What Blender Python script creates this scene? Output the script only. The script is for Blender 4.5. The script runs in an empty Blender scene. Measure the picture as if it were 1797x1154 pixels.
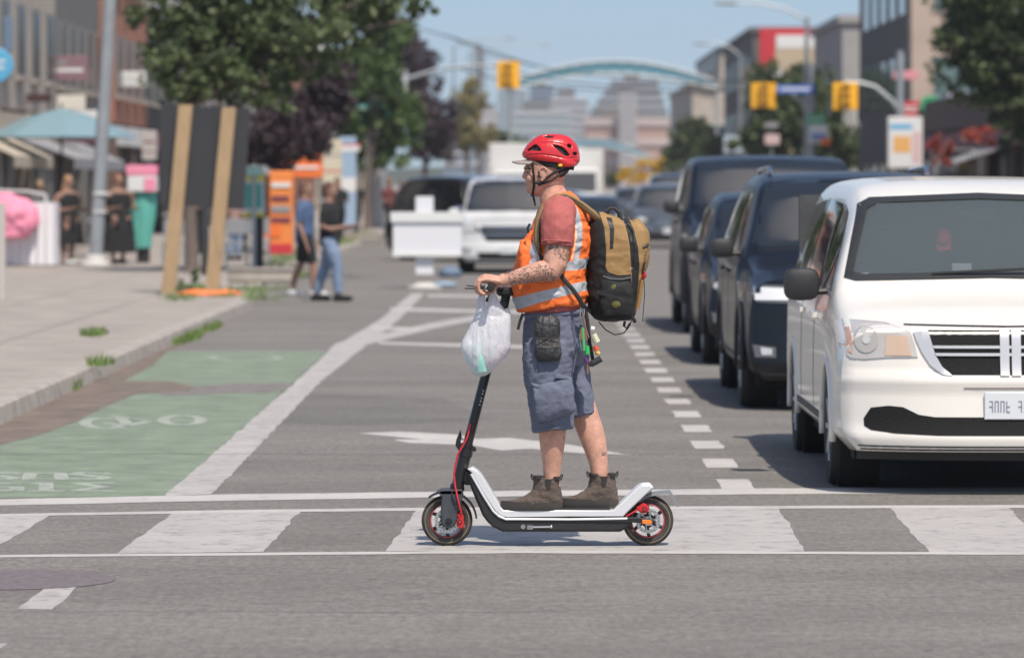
import bpy, bmesh, math, random
import numpy as np
from mathutils import Vector, Matrix, Euler
from mathutils import noise as mnoise
from mathutils.bvhtree import BVHTree
random.seed(7); RNG = np.random.default_rng(7)
C = bpy.context.scene.collection
SC = bpy.context.scene
PI = math.pi

# ------------------------------------------------------------------ camera, sky, sun, exposure
# a level camera with a shifted lens (long lens, about eye height), street running along +Y
F = 7300.0; CX = 923.0; CY = 320.0; H = 1.784; PW = 1797.0; PH = 1154.0
cd = bpy.data.cameras.new('camera'); cam = bpy.data.objects.new('camera', cd); C.objects.link(cam)
cam.location = (0, 0, H); cam.rotation_euler = (PI/2, 0, 0)
cd.sensor_width = 36; cd.lens = F/PW*36
cd.shift_x = -(CX-PW/2)/PW; cd.shift_y = -(PH/2-CY)/PW
cd.clip_start = 0.5; cd.clip_end = 9000
cd.dof.use_dof = True; cd.dof.focus_distance = 20.5; cd.dof.aperture_fstop = 3.3
SC.camera = cam
SUNV = Vector((0.24, -0.56, 1.0)).normalized()
EL = math.asin(SUNV.z); AZ = math.atan2(SUNV.x, SUNV.y)
w = bpy.data.worlds.new('World'); SC.world = w; w.use_nodes = True
nt = w.node_tree; bg = nt.nodes['Background']
sky = nt.nodes.new('ShaderNodeTexSky'); sky.sky_type = 'NISHITA'; sky.sun_disc = False
sky.sun_elevation = EL; sky.sun_rotation = AZ
sky.air_density = 1.0; sky.dust_density = 1.6; sky.ozone_density = 1.2
tcw = nt.nodes.new('ShaderNodeTexCoord'); sx = nt.nodes.new('ShaderNodeSeparateXYZ'); cxz = nt.nodes.new('ShaderNodeCombineXYZ'); mxz = nt.nodes.new('ShaderNodeMath'); mxz.operation = 'MULTIPLY_ADD'; mxz.inputs[1].default_value = 0.85; mxz.inputs[2].default_value = 0.10
nt.links.new(tcw.outputs['Generated'], sx.inputs[0]); nt.links.new(sx.outputs[0], cxz.inputs[0]); nt.links.new(sx.outputs[1], cxz.inputs[1]); nt.links.new(sx.outputs[2], mxz.inputs[0]); nt.links.new(mxz.outputs[0], cxz.inputs[2]); nt.links.new(cxz.outputs[0], sky.inputs[0])
nt.links.new(sky.outputs[0], bg.inputs[0]); bg.inputs[1].default_value = 0.105
sl = bpy.data.lights.new('sun', 'SUN'); sl.energy = 3.7; sl.angle = math.radians(0.6); sl.color = (1, 0.925, 0.82)
so = bpy.data.objects.new('sun', sl); C.objects.link(so); so.location = (20, -20, 40)
so.rotation_euler = SUNV.to_track_quat('Z', 'Y').to_euler()
SC.view_settings.view_transform = 'Standard'; SC.view_settings.look = 'None'
SC.view_settings.exposure = 0.42; SC.view_settings.gamma = 1.0
SC.cycles.max_bounces = 8; SC.cycles.transparent_max_bounces = 12

def P(px, py, D): return Vector(((px-CX)*D/F, D, H-(py-CY)*D/F))
def G(px, py, z=0.0):
    D = F*(H-z)/(py-CY); return Vector(((px-CX)*D/F, D, z))
D0 = F*H/637.0; S0 = F/D0                       # the rider's plane: wheels on the ground
def R(px, py, dy=0.0): return Vector(((px-CX)/S0, D0+dy, (957-py)/S0))

# ------------------------------------------------------------------ materials
MATS = {}
def mat(name, col, rough=0.6, metal=0.0, var=0.0, vs=4.0, bump=0.0, bs=60.0, coat=0.0, alpha=1.0, spec=0.5,
        layers=None, trans=0.0, emit=0.0, var2=None, stretch=None, subs=0.0):
    if name in MATS: return MATS[name]
    m = bpy.data.materials.new(name); m.use_nodes = True; MATS[name] = m
    t = m.node_tree; b = t.nodes['Principled BSDF']; L = t.links.new
    c = tuple(col)+(1,)
    b.inputs['Roughness'].default_value = rough; b.inputs['Metallic'].default_value = metal
    b.inputs['Coat Weight'].default_value = coat; b.inputs['Coat Roughness'].default_value = 0.04
    b.inputs['Alpha'].default_value = alpha; b.inputs['Specular IOR Level'].default_value = spec
    b.inputs['Transmission Weight'].default_value = trans
    if subs: b.inputs['Subsurface Weight'].default_value = subs; b.inputs['Subsurface Radius'].default_value = (0.02, 0.008, 0.004)
    tc = t.nodes.new('ShaderNodeTexCoord'); co = tc.outputs['Object']
    if stretch:
        mp = t.nodes.new('ShaderNodeMapping'); mp.inputs['Scale'].default_value = stretch; L(co, mp.inputs[0]); co = mp.outputs[0]
    src = None
    if var > 0 or var2:
        n = t.nodes.new('ShaderNodeTexNoise'); n.inputs['Scale'].default_value = vs; n.inputs['Detail'].default_value = 6; n.inputs['Roughness'].default_value = 0.62
        L(co, n.inputs[0])
        r = t.nodes.new('ShaderNodeValToRGB'); r.color_ramp.elements[0].position = 0.3; r.color_ramp.elements[1].position = 0.7
        lo = tuple(max(0, x*(1-var)) for x in col)+(1,); hi = tuple(min(1, x*(1+var)) for x in col)+(1,)
        if var2: lo = tuple(var2)+(1,); hi = c
        r.color_ramp.elements[0].color = lo; r.color_ramp.elements[1].color = hi
        L(n.outputs[0], r.inputs[0]); src = r.outputs[0]
    rs = None
    for (attr, lc, lr) in (layers or []):
        a = t.nodes.new('ShaderNodeAttribute'); a.attribute_name = attr
        mu = t.nodes.new('ShaderNodeMath'); mu.operation = 'MULTIPLY'; mu.inputs[1].default_value = 2000; mu.use_clamp = True
        L(a.outputs['Fac'], mu.inputs[0])
        mx = t.nodes.new('ShaderNodeMix'); mx.data_type = 'RGBA'
        L(mu.outputs[0], mx.inputs[0])
        if src: L(src, mx.inputs[6])
        else: mx.inputs[6].default_value = c
        mx.inputs[7].default_value = tuple(lc)+(1,); src = mx.outputs[2]
        if lr is not None:
            m2 = t.nodes.new('ShaderNodeMix'); m2.data_type = 'FLOAT'; L(mu.outputs[0], m2.inputs[0])
            if rs: L(rs, m2.inputs[2])
            else: m2.inputs[2].default_value = rough
            m2.inputs[3].default_value = lr; rs = m2.outputs[0]
    if rs: L(rs, b.inputs['Roughness'])
    if src: L(src, b.inputs['Base Color'])
    else: b.inputs['Base Color'].default_value = c
    if emit:
        b.inputs['Emission Color'].default_value = c; b.inputs['Emission Strength'].default_value = emit
    if bump > 0:
        n2 = t.nodes.new('ShaderNodeTexNoise'); n2.inputs['Scale'].default_value = bs; n2.inputs['Detail'].default_value = 4; L(co, n2.inputs[0])
        bp = t.nodes.new('ShaderNodeBump'); bp.inputs['Strength'].default_value = bump; bp.inputs['Distance'].default_value = 0.02
        L(n2.outputs[0], bp.inputs['Height']); L(bp.outputs[0], b.inputs['Normal'])
    return m

# ------------------------------------------------------------------ mesh helpers
class MB:
    def __init__(s): s.v = []; s.f = []
    def add(s, v, f):
        o = len(s.v); s.v += [tuple(x) for x in v]; s.f += [tuple(i+o for i in q) for q in f]; return s
    def box(s, x0, x1, y0, y1, z0, z1):
        return s.add([(x0,y0,z0),(x1,y0,z0),(x1,y1,z0),(x0,y1,z0),(x0,y0,z1),(x1,y0,z1),(x1,y1,z1),(x0,y1,z1)],
                     [(0,3,2,1),(4,5,6,7),(0,1,5,4),(1,2,6,5),(2,3,7,6),(3,0,4,7)])
    def bbox(s, x0, x1, y0, y1, z0, z1, b=0.01):      # box with chamfered vertical and horizontal edges
        rings = []
        for z, i in ((z0, b), (z0+b, 0), (z1-b, 0), (z1, b)):
            a0, a1, c0, c1 = x0+i, x1-i, y0+i, y1-i; q = b
            rings.append([(a0+q,c0,z),(a1-q,c0,z),(a1,c0+q,z),(a1,c1-q,z),(a1-q,c1,z),(a0+q,c1,z),(a0,c1-q,z),(a0,c0+q,z)])
        return s.loft(rings)
    def obox(s, c, sz, rot=None):
        M = rot or Matrix.Identity(3); hx, hy, hz = sz[0]/2, sz[1]/2, sz[2]/2; c = Vector(c)
        v = [c+M@Vector(p) for p in [(-hx,-hy,-hz),(hx,-hy,-hz),(hx,hy,-hz),(-hx,hy,-hz),(-hx,-hy,hz),(hx,-hy,hz),(hx,hy,hz),(-hx,hy,hz)]]
        return s.add(v, [(0,3,2,1),(4,5,6,7),(0,1,5,4),(1,2,6,5),(2,3,7,6),(3,0,4,7)])
    def loft(s, rings, cap=True, close=True):
        n = len(rings[0]); v = []; f = []
        for r in rings: v += [tuple(p) for p in r]
        for i in range(len(rings)-1):
            for j in range(n if close else n-1):
                k = (j+1) % n; f.append((i*n+j, i*n+k, (i+1)*n+k, (i+1)*n+j))
        if cap and close:
            f.append(tuple(reversed(range(n)))); f.append(tuple((len(rings)-1)*n+j for j in range(n)))
        return s.add(v, f)
    def tube(s, pts, rad, n=10, cap=True, flat=None):   # flat=(axis vector, factor)
        pts = [Vector(p) for p in pts]; N = len(pts)
        if not hasattr(rad, '__len__'): rad = [rad]*N
        up = None; rings = []
        for i, p in enumerate(pts):
            t = (pts[min(i+1, N-1)]-pts[max(i-1, 0)]).normalized()
            if up is None:
                up = Vector((0, 0, 1)) if abs(t.z) < 0.9 else Vector((1, 0, 0))
            a = (up-t*up.dot(t)).normalized(); b = t.cross(a); up = a
            ring = []
            for k in range(n):
                an = 2*PI*k/n; o = (a*math.cos(an)+b*math.sin(an))*rad[i]
                if flat: o -= flat[0]*(o.dot(flat[0]))*(1-flat[1])
                ring.append(p+o)
            rings.append(ring)
        return s.loft(rings, cap)
    def cyl(s, p, q, r, r2=None, n=20): return s.tube([p, q], [r, r if r2 is None else r2], n)
    def extr(s, pts, y0, y1, b=0.0):                    # polygon in XZ extruded along y; pts list of (x,z)
        def inset(d):
            if d == 0: return pts
            n = len(pts); out = []
            ar = sum(pts[i][0]*pts[(i+1) % n][1]-pts[(i+1) % n][0]*pts[i][1] for i in range(n)); sg = 1 if ar > 0 else -1
            for i in range(n):
                a = Vector(pts[i-1]); p = Vector(pts[i]); c = Vector(pts[(i+1) % n])
                e1 = (p-a).normalized(); e2 = (c-p).normalized()
                n1 = Vector((-e1.y, e1.x))*sg; n2 = Vector((-e2.y, e2.x))*sg
                m = n1+n2; m = m/max(0.5, m.dot(n1)) if m.length > 1e-6 else n1
                out.append((p.x+m.x*d, p.y+m.y*d))
            return out
        R_ = [(y0, b), (y0+b, 0), (y1-b, 0), (y1, b)] if b else [(y0, 0), (y1, 0)]
        return s.loft([[(x, y, z) for x, z in inset(d)] for y, d in R_])
    def plate(s, pts, z0, z1): return s.loft([[(p[0], p[1], z) for p in pts] for z in (z0, z1)])
    def torus(s, c, ax, Rr, r, n=40, m=10, sq=1.0):
        c = Vector(c); ax = Vector(ax).normalized(); u = ax.orthogonal().normalized(); w_ = ax.cross(u)
        v = []; f = []
        for i in range(n):
            a = 2*PI*i/n; d = u*math.cos(a)+w_*math.sin(a)
            for j in range(m):
                b = 2*PI*j/m; v.append(c+d*(Rr+r*math.cos(b))+ax*(r*sq*math.sin(b)))
        for i in range(n):
            for j in range(m):
                f.append((i*m+j, ((i+1) % n)*m+j, ((i+1) % n)*m+(j+1) % m, i*m+(j+1) % m))
        return s.add(v, f)
    def ball(s, c, r, n=14, m=8):
        if not hasattr(r, '__len__'): r = (r, r, r)
        v = [(c[0], c[1], c[2]+r[2])]; f = []
        for i in range(1, m):
            t = PI*i/m
            for j in range(n):
                a = 2*PI*j/n; v.append((c[0]+r[0]*math.sin(t)*math.cos(a), c[1]+r[1]*math.sin(t)*math.sin(a), c[2]+r[2]*math.cos(t)))
        v.append((c[0], c[1], c[2]-r[2])); e = len(v)-1
        for j in range(n):
            f.append((0, 1+j, 1+(j+1) % n)); f.append((e, 1+(m-2)*n+(j+1) % n, 1+(m-2)*n+j))
        for i in range(m-2):
            for j in range(n): f.append((1+i*n+j, 1+(i+1)*n+j, 1+(i+1)*n+(j+1) % n, 1+i*n+(j+1) % n))
        return s.add(v, f)
    def lathe(s, c, ax, prof, n=32):                   # prof: (radius, offset along axis)
        c = Vector(c); ax = Vector(ax).normalized(); u = ax.orthogonal().normalized(); w_ = ax.cross(u)
        return s.loft([[c+(u*math.cos(2*PI*k/n)+w_*math.sin(2*PI*k/n))*max(r, 1e-4)+ax*h for k in range(n)] for r, h in prof])
    def mesh(s, name='mesh'):
        me = bpy.data.meshes.new(name); me.from_pydata([tuple(p) for p in s.v], [], s.f); me.update(); return me

def wloc(o):
    v = Vector((0, 0, 0))
    while o is not None: v += Vector(o.location); o = o.parent
    return v
def link(name, me, m=None, parent=None, smooth=True, fix=True):
    if isinstance(me, MB): me = me.mesh(name)
    if parent is not None:
        off = wloc(parent)
        if off.length > 0: me.transform(Matrix.Translation(-off))
    if fix:
        bm = bmesh.new(); bm.from_mesh(me); bmesh.ops.recalc_face_normals(bm, faces=bm.faces); bm.to_mesh(me); bm.free()
    me.name = name
    if m is not None and len(me.materials) == 0: me.materials.append(m)
    o = bpy.data.objects.new(name, me); C.objects.link(o)
    if parent is not None: o.parent = parent
    if smooth is True:
        me.polygons.foreach_set('use_smooth', [True]*len(me.polygons))
        try: me.set_sharp_from_angle(angle=math.radians(38))
        except Exception: pass
    elif smooth == 'all':
        me.polygons.foreach_set('use_smooth', [True]*len(me.polygons))
    return o
def tag(o, label=None, cat=None, group=None, kind=None):
    if label: o['label'] = label
    if cat: o['category'] = cat
    if group: o['group'] = group
    if kind: o['kind'] = kind
    return o
def thing(name, label, cat, loc=(0, 0, 0), group=None):
    o = bpy.data.objects.new(name, None); C.objects.link(o); o.location = loc; o.empty_display_size = 0.2
    return tag(o, label, cat, group)
def struct(name, me, m, label, cat='ground', smooth=False):
    return tag(link(name, me, m, None, smooth), label, cat, kind='structure')
def copy_tree(o, parent=None):
    c = o.copy(); C.objects.link(c); c.parent = parent
    for ch in list(o.children): copy_tree(ch, c)
    return c

def Sx(l, r, hy, dy=0.0, e=2.0, n=28, conv=None):       # a section from a left and a right outline point of the profile
    a = (conv or R)(l[0], l[1], dy); b = (conv or R)(r[0], r[1], dy)
    c = (a+b)/2; h = (b-a)/2; out = []
    for k in range(n):
        t = 2*PI*k/n; ct, st = math.cos(t), math.sin(t)
        x = math.copysign(abs(ct)**(2/e), ct); y = math.copysign(abs(st)**(2/e), st)
        out.append(c+h*x+Vector((0, hy*y, 0)))
    return out
def secs(lst, e=2.0, conv=None, sub=4):
    # lst rows: (xl, yl, xr, yr, hy, dy); densified with a smooth curve
    A = np.array([list(q)+[0]*(6-len(q)) for q in lst], float); N = len(A); out = []
    for i in range(N-1):
        p0 = A[max(i-1, 0)]; p1 = A[i]; p2 = A[i+1]; p3 = A[min(i+2, N-1)]
        for k in range(sub):
            t = k/sub
            q = 0.5*((2*p1)+(-p0+p2)*t+(2*p0-5*p1+4*p2-p3)*t*t+(-p0+3*p1-3*p2+p3)*t**3); out.append(q)
    out.append(A[-1])
    return [Sx((q[0], q[1]), (q[2], q[3]), max(q[4], 0.002), q[5], e, conv=conv) for q in out]

def blob(mb, voxel=0.005, it=4, fac=0.5, name='b'):
    me = mb.mesh(name); o = bpy.data.objects.new('tmp', me); C.objects.link(o)
    md = o.modifiers.new('r', 'REMESH'); md.mode = 'VOXEL'; md.voxel_size = voxel; md.use_smooth_shade = True
    if it: ms = o.modifiers.new('s', 'SMOOTH'); ms.factor = fac; ms.iterations = it
    dg = bpy.context.evaluated_depsgraph_get(); e = o.evaluated_get(dg)
    out = bpy.data.meshes.new_from_object(e); bpy.data.objects.remove(o); bpy.data.meshes.remove(me)
    return out

def co_of(me):
    a = np.empty(len(me.vertices)*3); me.vertices.foreach_get('co', a); return a.reshape(-1, 3)
def set_co(me, a): me.vertices.foreach_set('co', a.ravel()); me.update()
def sd_poly(Pt, poly):
    Pt = np.asarray(Pt); n = len(poly); d = np.full(len(Pt), 1e9); ins = np.zeros(len(Pt), bool)
    for i in range(n):
        a = np.array(poly[i], float); b = np.array(poly[(i+1) % n], float); e = b-a
        w_ = Pt-a; t = np.clip((w_@e)/max(e@e, 1e-12), 0, 1); q = w_-np.outer(t, e); d = np.minimum(d, np.hypot(q[:, 0], q[:, 1]))
        cond = (a[1] > Pt[:, 1]) != (b[1] > Pt[:, 1])
        with np.errstate(divide='ignore', invalid='ignore'):
            xi = a[0]+(Pt[:, 1]-a[1])/(b[1]-a[1])*e[0]
        ins ^= cond & (Pt[:, 0] < xi)
    return np.where(ins, d, -d)
def rxz(p): q = R(p[0], p[1]); return (q.x, q.z)
def sdf(me, polys, axes=(0, 2), near=None, conv=rxz):
    co = co_of(me); pt = co[:, axes]; d = np.full(len(co), -1.0)
    for p in polys: d = np.maximum(d, sd_poly(pt, [conv(q) for q in p] if conv else p))
    if near is not None: d = np.where(co[:, 1] < near, d, -0.01)
    return d
def put_attr(me, name, d):
    a = me.attributes.new(name, 'FLOAT', 'POINT'); a.data.foreach_set('value', np.asarray(d, np.float32))
def push(me, d, depth, soft=0.006):
    me.update(); nn = np.empty(len(me.vertices)*3); me.vertices.foreach_get('normal', nn); nn = nn.reshape(-1, 3)
    k = np.clip(d/soft+0.5, 0, 1); k = k*k*(3-2*k); co = co_of(me)-nn*(k*depth)[:, None]; set_co(me, co)
def wrinkle(me, amp, sc, seed=0, aniso=(1, 1, 1), mask=None, ridged=False):
    me.update(); nn = np.empty(len(me.vertices)*3); me.vertices.foreach_get('normal', nn); nn = nn.reshape(-1, 3); co = co_of(me)
    v = np.empty(len(co)); o = Vector((seed*7.1, seed*3.3, seed))
    for i, c in enumerate(co):
        q = Vector((c[0]*sc*aniso[0], c[1]*sc*aniso[1], c[2]*sc*aniso[2]))+o
        x = mnoise.noise(q)+0.5*mnoise.noise(q*2.1)
        v[i] = (1-2*abs(x)) if ridged else x
    if mask is not None: v = v*mask
    set_co(me, co+nn*(v*amp)[:, None])
# ------------------------------------------------------------------ ground, road, markings
def asphalt(name, col, seed):
    m = bpy.data.materials.new(name); m.use_nodes = True; t = m.node_tree; L = t.links.new; b = t.nodes['Principled BSDF']
    tc = t.nodes.new('ShaderNodeTexCoord')
    def N(scale, det, mapsc=(1, 1, 1), rough=0.6):
        mp = t.nodes.new('ShaderNodeMapping'); mp.inputs['Scale'].default_value = mapsc; mp.inputs['Location'].default_value = (seed*3.1, seed, 0)
        L(tc.outputs['Object'], mp.inputs[0]); n = t.nodes.new('ShaderNodeTexNoise'); n.inputs['Scale'].default_value = scale
        n.inputs['Detail'].default_value = det; n.inputs['Roughness'].default_value = rough; L(mp.outputs[0], n.inputs[0]); return n.outputs[0]
    def ramp(src, p0, c0, p1, c1):
        r = t.nodes.new('ShaderNodeValToRGB'); e = r.color_ramp.elements
        e[0].position = p0; e[0].color = (c0, c0, c0, 1); e[1].position = p1; e[1].color = (c1, c1, c1, 1); L(src, r.inputs[0]); return r.outputs[0]
    def mul(a, bb):
        x = t.nodes.new('ShaderNodeMix'); x.data_type = 'RGBA'; x.blend_type = 'MULTIPLY'; x.inputs[0].default_value = 1
        L(a, x.inputs[6]); L(bb, x.inputs[7]); return x.outputs[2]
    base = t.nodes.new('ShaderNodeRGB'); base.outputs[0].default_value = tuple(col)+(1,)
    c = mul(base.outputs[0], ramp(N(0.5, 6, (.5, 1.3, 1)), 0.32, 0.80, 0.68, 1.1))
    c = mul(c, ramp(N(110, 4, (1, 1, 1), .8), 0.3, 0.55, 0.7, 1.38))
    c = mul(c, ramp(N(26, 5, (1, .4, 1), .75), 0.34, 0.74, 0.66, 1.2))
    c = mul(c, ramp(N(9, 4, (1, .45, 1), .7), 0.27, 0.62, 0.36, 1.0))
    c = mul(c, ramp(N(7, 6, (.6, 1.6, 1)), 0.3, 0.86, 0.7, 1.1))
    # cracks and sealed joints
    v = t.nodes.new('ShaderNodeTexVoronoi'); v.feature = 'DISTANCE_TO_EDGE'; v.inputs['Scale'].default_value = 0.22
    mp = t.nodes.new('ShaderNodeMapping'); mp.inputs['Location'].default_value = (seed*5, 1.7, 0)
    nz = t.nodes.new('ShaderNodeTexNoise'); nz.inputs['Scale'].default_value = 1.3; nz.inputs['Detail'].default_value = 6
    L(tc.outputs['Object'], nz.inputs[0]); ad = t.nodes.new('ShaderNodeVectorMath'); ad.operation = 'ADD'
    L(tc.outputs['Object'], ad.inputs[0]); L(nz.outputs[1], ad.inputs[1]); L(ad.outputs[0], mp.inputs[0]); L(mp.outputs[0], v.inputs[0])
    c = mul(c, ramp(v.outputs[0], 0.0, 0.86, 0.004, 1.0))
    L(c, b.inputs['Base Color']); b.inputs['Roughness'].default_value = 0.85; b.inputs['Specular IOR Level'].default_value = 0.25
    bp = t.nodes.new('ShaderNodeBump'); bp.inputs['Strength'].default_value = 0.5; bp.inputs['Distance'].default_value = 0.01
    L(N(180, 3), bp.inputs['Height']); L(bp.outputs[0], b.inputs['Normal']); return m
A1 = (0.203, 0.189, 0.174)
M_ASPH = asphalt('asphalt', A1, 1)
M_PATCH = asphalt('asphalt_patch', (0.172, 0.163, 0.153), 4)
def paint(name, col, wear=0.5, sc=9, stain=.8, ssc=1.8):
    m = bpy.data.materials.new(name); m.use_nodes = True; t = m.node_tree; L = t.links.new; b = t.nodes['Principled BSDF']
    tc = t.nodes.new('ShaderNodeTexCoord'); n = t.nodes.new('ShaderNodeTexNoise'); n.inputs['Scale'].default_value = sc; n.inputs['Detail'].default_value = 9; n.inputs['Roughness'].default_value = 0.72
    L(tc.outputs['Object'], n.inputs[0]); r = t.nodes.new('ShaderNodeValToRGB'); e = r.color_ramp.elements
    e[0].position = wear-0.16; e[0].color = (0.24, 0.23, 0.22, 1); e[1].position = wear-0.03; e[1].color = tuple(col)+(1,)
    L(n.outputs[0], r.inputs[0])
    n2 = t.nodes.new('ShaderNodeTexNoise'); n2.inputs['Scale'].default_value = ssc; n2.inputs['Detail'].default_value = 8; n2.inputs['Roughness'].default_value = .7; L(tc.outputs['Object'], n2.inputs[0])
    r2 = t.nodes.new('ShaderNodeValToRGB'); r2.color_ramp.elements[0].position = .3; r2.color_ramp.elements[0].color = (stain, stain, stain, 1); r2.color_ramp.elements[1].position = .7
    L(n2.outputs[0], r2.inputs[0])
    x = t.nodes.new('ShaderNodeMix'); x.data_type = 'RGBA'; x.blend_type = 'MULTIPLY'; x.inputs[0].default_value = 1; L(r.outputs[0], x.inputs[6]); L(r2.outputs[0], x.inputs[7])
    L(x.outputs[2], b.inputs['Base Color']); b.inputs['Roughness'].default_value = 0.7; return m
M_WPAINT = paint('white_road_paint', (0.48, 0.455, 0.43), 0.47)
M_WPAINT2 = paint('worn_white_road_paint', (0.42, 0.395, 0.375), 0.51, 7)
M_GREEN = paint('green_lane_paint', (0.225, 0.28, 0.19), 0.51, 6, .55, 2.6)
M_DIRT = mat('kerb_dirt', (0.2, 0.16, 0.13), .95, var2=(0.11, 0.085, 0.07), vs=3, bump=.5, bs=40)

g = MB(); g.add([(-400, -60, -0.012), (400, -60, -0.012), (400, 3500, -0.012), (-400, 3500, -0.012)], [(0, 1, 2, 3)])
struct('ground', g, mat('ground_far', (0.2, 0.19, 0.17), .9, var=.2, vs=.1), 'flat city ground reaching to the horizon', 'ground')
g = MB(); g.add([(-60, -20, 0), (70, -20, 0), (70, 26, 0), (-60, 26, 0)], [(0, 1, 2, 3)])
g.add([(-14, 26, 0), (16, 26, 0), (16, 1500, 0), (-14, 1500, 0)], [(0, 1, 2, 3)])
struct('road', g, M_ASPH, 'grey asphalt street and intersection', 'road')

KX = -3.9
def rough_edge(pts, amp=.008, step=.14):
    out = []
    for i in range(len(pts)):
        a = Vector(pts[i]); c = Vector(pts[(i+1) % len(pts)]); L_ = (c-a).length; n = max(1, min(160, int(L_/step))); e = (c-a).normalized() if L_ > 0 else Vector((1, 0)); nn = Vector((-e.y, e.x))
        for k in range(n):
            p = a+(c-a)*k/n; j = amp*(mnoise.noise(Vector((p.x*3.1, p.y*3.1, 1)))+.8*mnoise.noise(Vector((p.x*11, p.y*11, 5)))+.5*mnoise.noise(Vector((p.x*31, p.y*31, 9))))*2
            out.append((p.x+nn.x*j, p.y+nn.y*j))
    return out
def marking(name, polys, m, label, z=0.004):
    b = MB()
    for p in polys:
        pts = rough_edge([tuple(G(x, y))[:2] for x, y in p]); b.add([(q[0], q[1], z*.36) for q in pts], [tuple(range(len(pts)))])
    return struct(name, b, m, label, 'road marking')
def xy_marking(name, polys, m, label, z=0.004):
    b = MB()
    for p in polys:
        if name == 'dashed_lane_line': p = rough_edge(p)
        b.add([(q[0], q[1], z if z > .1 else z*.36) for q in p], [tuple(range(len(p)))])
    return struct(name, b, m, label, 'road marking')
# green bike lane with a broken edge where the dirt lies on it
gl = [(-300, 876), (0, 874), (296, 870), (573, 616), (292, 617), (268, 640), (215, 668), (238, 690), (180, 712), (140, 735), (62, 764), (0, 779), (-300, 800)]
marking('road_repair', [[(380, 700), (560, 690), (780, 700), (860, 735), (640, 745), (420, 740)]], M_PATCH, 'slightly darker asphalt repair in the middle lane', .003)
marking('green_bike_lane', [gl], M_GREEN, 'green painted bike lane beside the left kerb')
marking('dirt_strip', [[(-60, 800), (0, 781), (62, 766), (140, 737), (182, 714), (240, 691), (330, 686), (345, 679), (300, 669), (217, 668), (270, 640), (293, 617), (400, 566), (385, 562), (360, 578), (100, 697), (-60, 776)]],
        M_DIRT, 'brown dirt and leaf litter along the left kerb', 0.008)
marking('stop_line', [[(-400, 884), (0, 876), (420, 867), (900, 861), (1350, 857), (1797, 855), (2200, 853), (2200, 865), (1797, 866), (1350, 867), (900, 871), (420, 878), (0, 887), (-400, 896)]], M_WPAINT, 'white stop line across the whole street', 0.0055)
marking('crosswalk_far_line', [[(-400, 906), (0, 902), (450, 894), (900, 889.5), (1797, 886), (2200, 885), (2200, 890), (1797, 891), (900, 894), (450, 899), (0, 906), (-400, 910)]], M_WPAINT, 'thin white line on the far side of the crosswalk', 0.0055)
marking('crosswalk_near_line', [[(-400, 977), (0, 973.5), (900, 966), (1797, 969), (2200, 971), (2200, 976), (1797, 973.5), (900, 970.5), (0, 978), (-400, 982)]], M_WPAINT, 'thin white line on the near side of the crosswalk', 0.0055)
zeb = [[(-230, 908), (88, 904), (18, 946), (-40, 974), (-420, 976)], [(303, 900), (527, 897), (462, 968), (300, 970), (205, 971)],
       [(733, 893), (1366, 890), (1412, 967), (1100, 968), (676, 967)], [(1560, 890), (1768, 889), (1850, 970), (1632, 970)], [(1960, 889), (2160, 888), (2280, 972), (2060, 972)]]
marking('crosswalk_bars', zeb, M_WPAINT2, 'broad worn white bars of the crosswalk')
# wide bike lane edge line, hatched buffer beyond it
def seg(x0, y0, x1, y1, w_):
    a = Vector((x0, y0)); b_ = Vector((x1, y1)); n = (b_-a).normalized(); n = Vector((-n.y, n.x))*w_/2
    return [tuple(a-n), tuple(b_-n), tuple(b_+n), tuple(a+n)]
marking('bike_lane_line', [[(289, 870), (372, 867), (560, 672), (655, 596), (700, 561), (745, 515), (722, 515), (668, 560), (590, 606), (520, 668)]], M_WPAINT2, 'wide white edge line of the green bike lane', 0.0055)
marking('buffer_line', [[(590, 602), (650, 590), (760, 566), (850, 551), (850, 559), (760, 577), (655, 602), (570, 622)]], M_WPAINT2, 'white line branching right from the bike lane line', 0.007)
marking('buffer_hatching', [[(682, 540), (980, 547), (980, 552), (690, 545)], [(650, 573), (740, 575), (735, 580), (655, 578)], [(662, 600), (940, 607), (1000, 609), (1000, 613), (935, 612), (668, 604)],
                            [(750, 517), (980, 519), (980, 523), (750, 521)]], M_WPAINT, 'thin white hatching bars in the lane buffer', 0.0085)
marking('lane_arrow', [[(628, 760), (700, 757), (800, 762), (838, 770), (895, 768), (985, 778), (1112, 799), (1020, 795), (930, 787), (880, 790), (828, 781), (720, 777), (690, 771), (742, 771)]], M_WPAINT, 'white arrow painted in the middle lane')
b = []; y = 24.6
for k in range(22):
    b.append([(1.135, y-.42), (1.335, y-.42), (1.335, y+.42), (1.135, y+.42)]); y += 1.86
xy_marking('dashed_lane_line', b, M_WPAINT, 'short white dashes between the middle lane and the queue')
xy_marking('centre_line', [[(4.6, 26), (4.7, 26), (4.7, 900), (4.6, 900)], [(4.85, 26), (4.95, 26), (4.95, 900), (4.85, 900)]], paint('yellow_road_paint', (.55, .38, .06), .45), 'double yellow line beyond the queue of cars')
marking('foreground_dash', [[(30, 1068), (92, 1069), (142, 1026), (84, 1026)]], M_WPAINT2, 'short white dash beside the manhole')
marking('foreground_dash', [[(-60, 1140), (0, 1137), (14, 1128), (-40, 1130)]], M_WPAINT2, 'sliver of a white dash in the near left corner')
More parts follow.
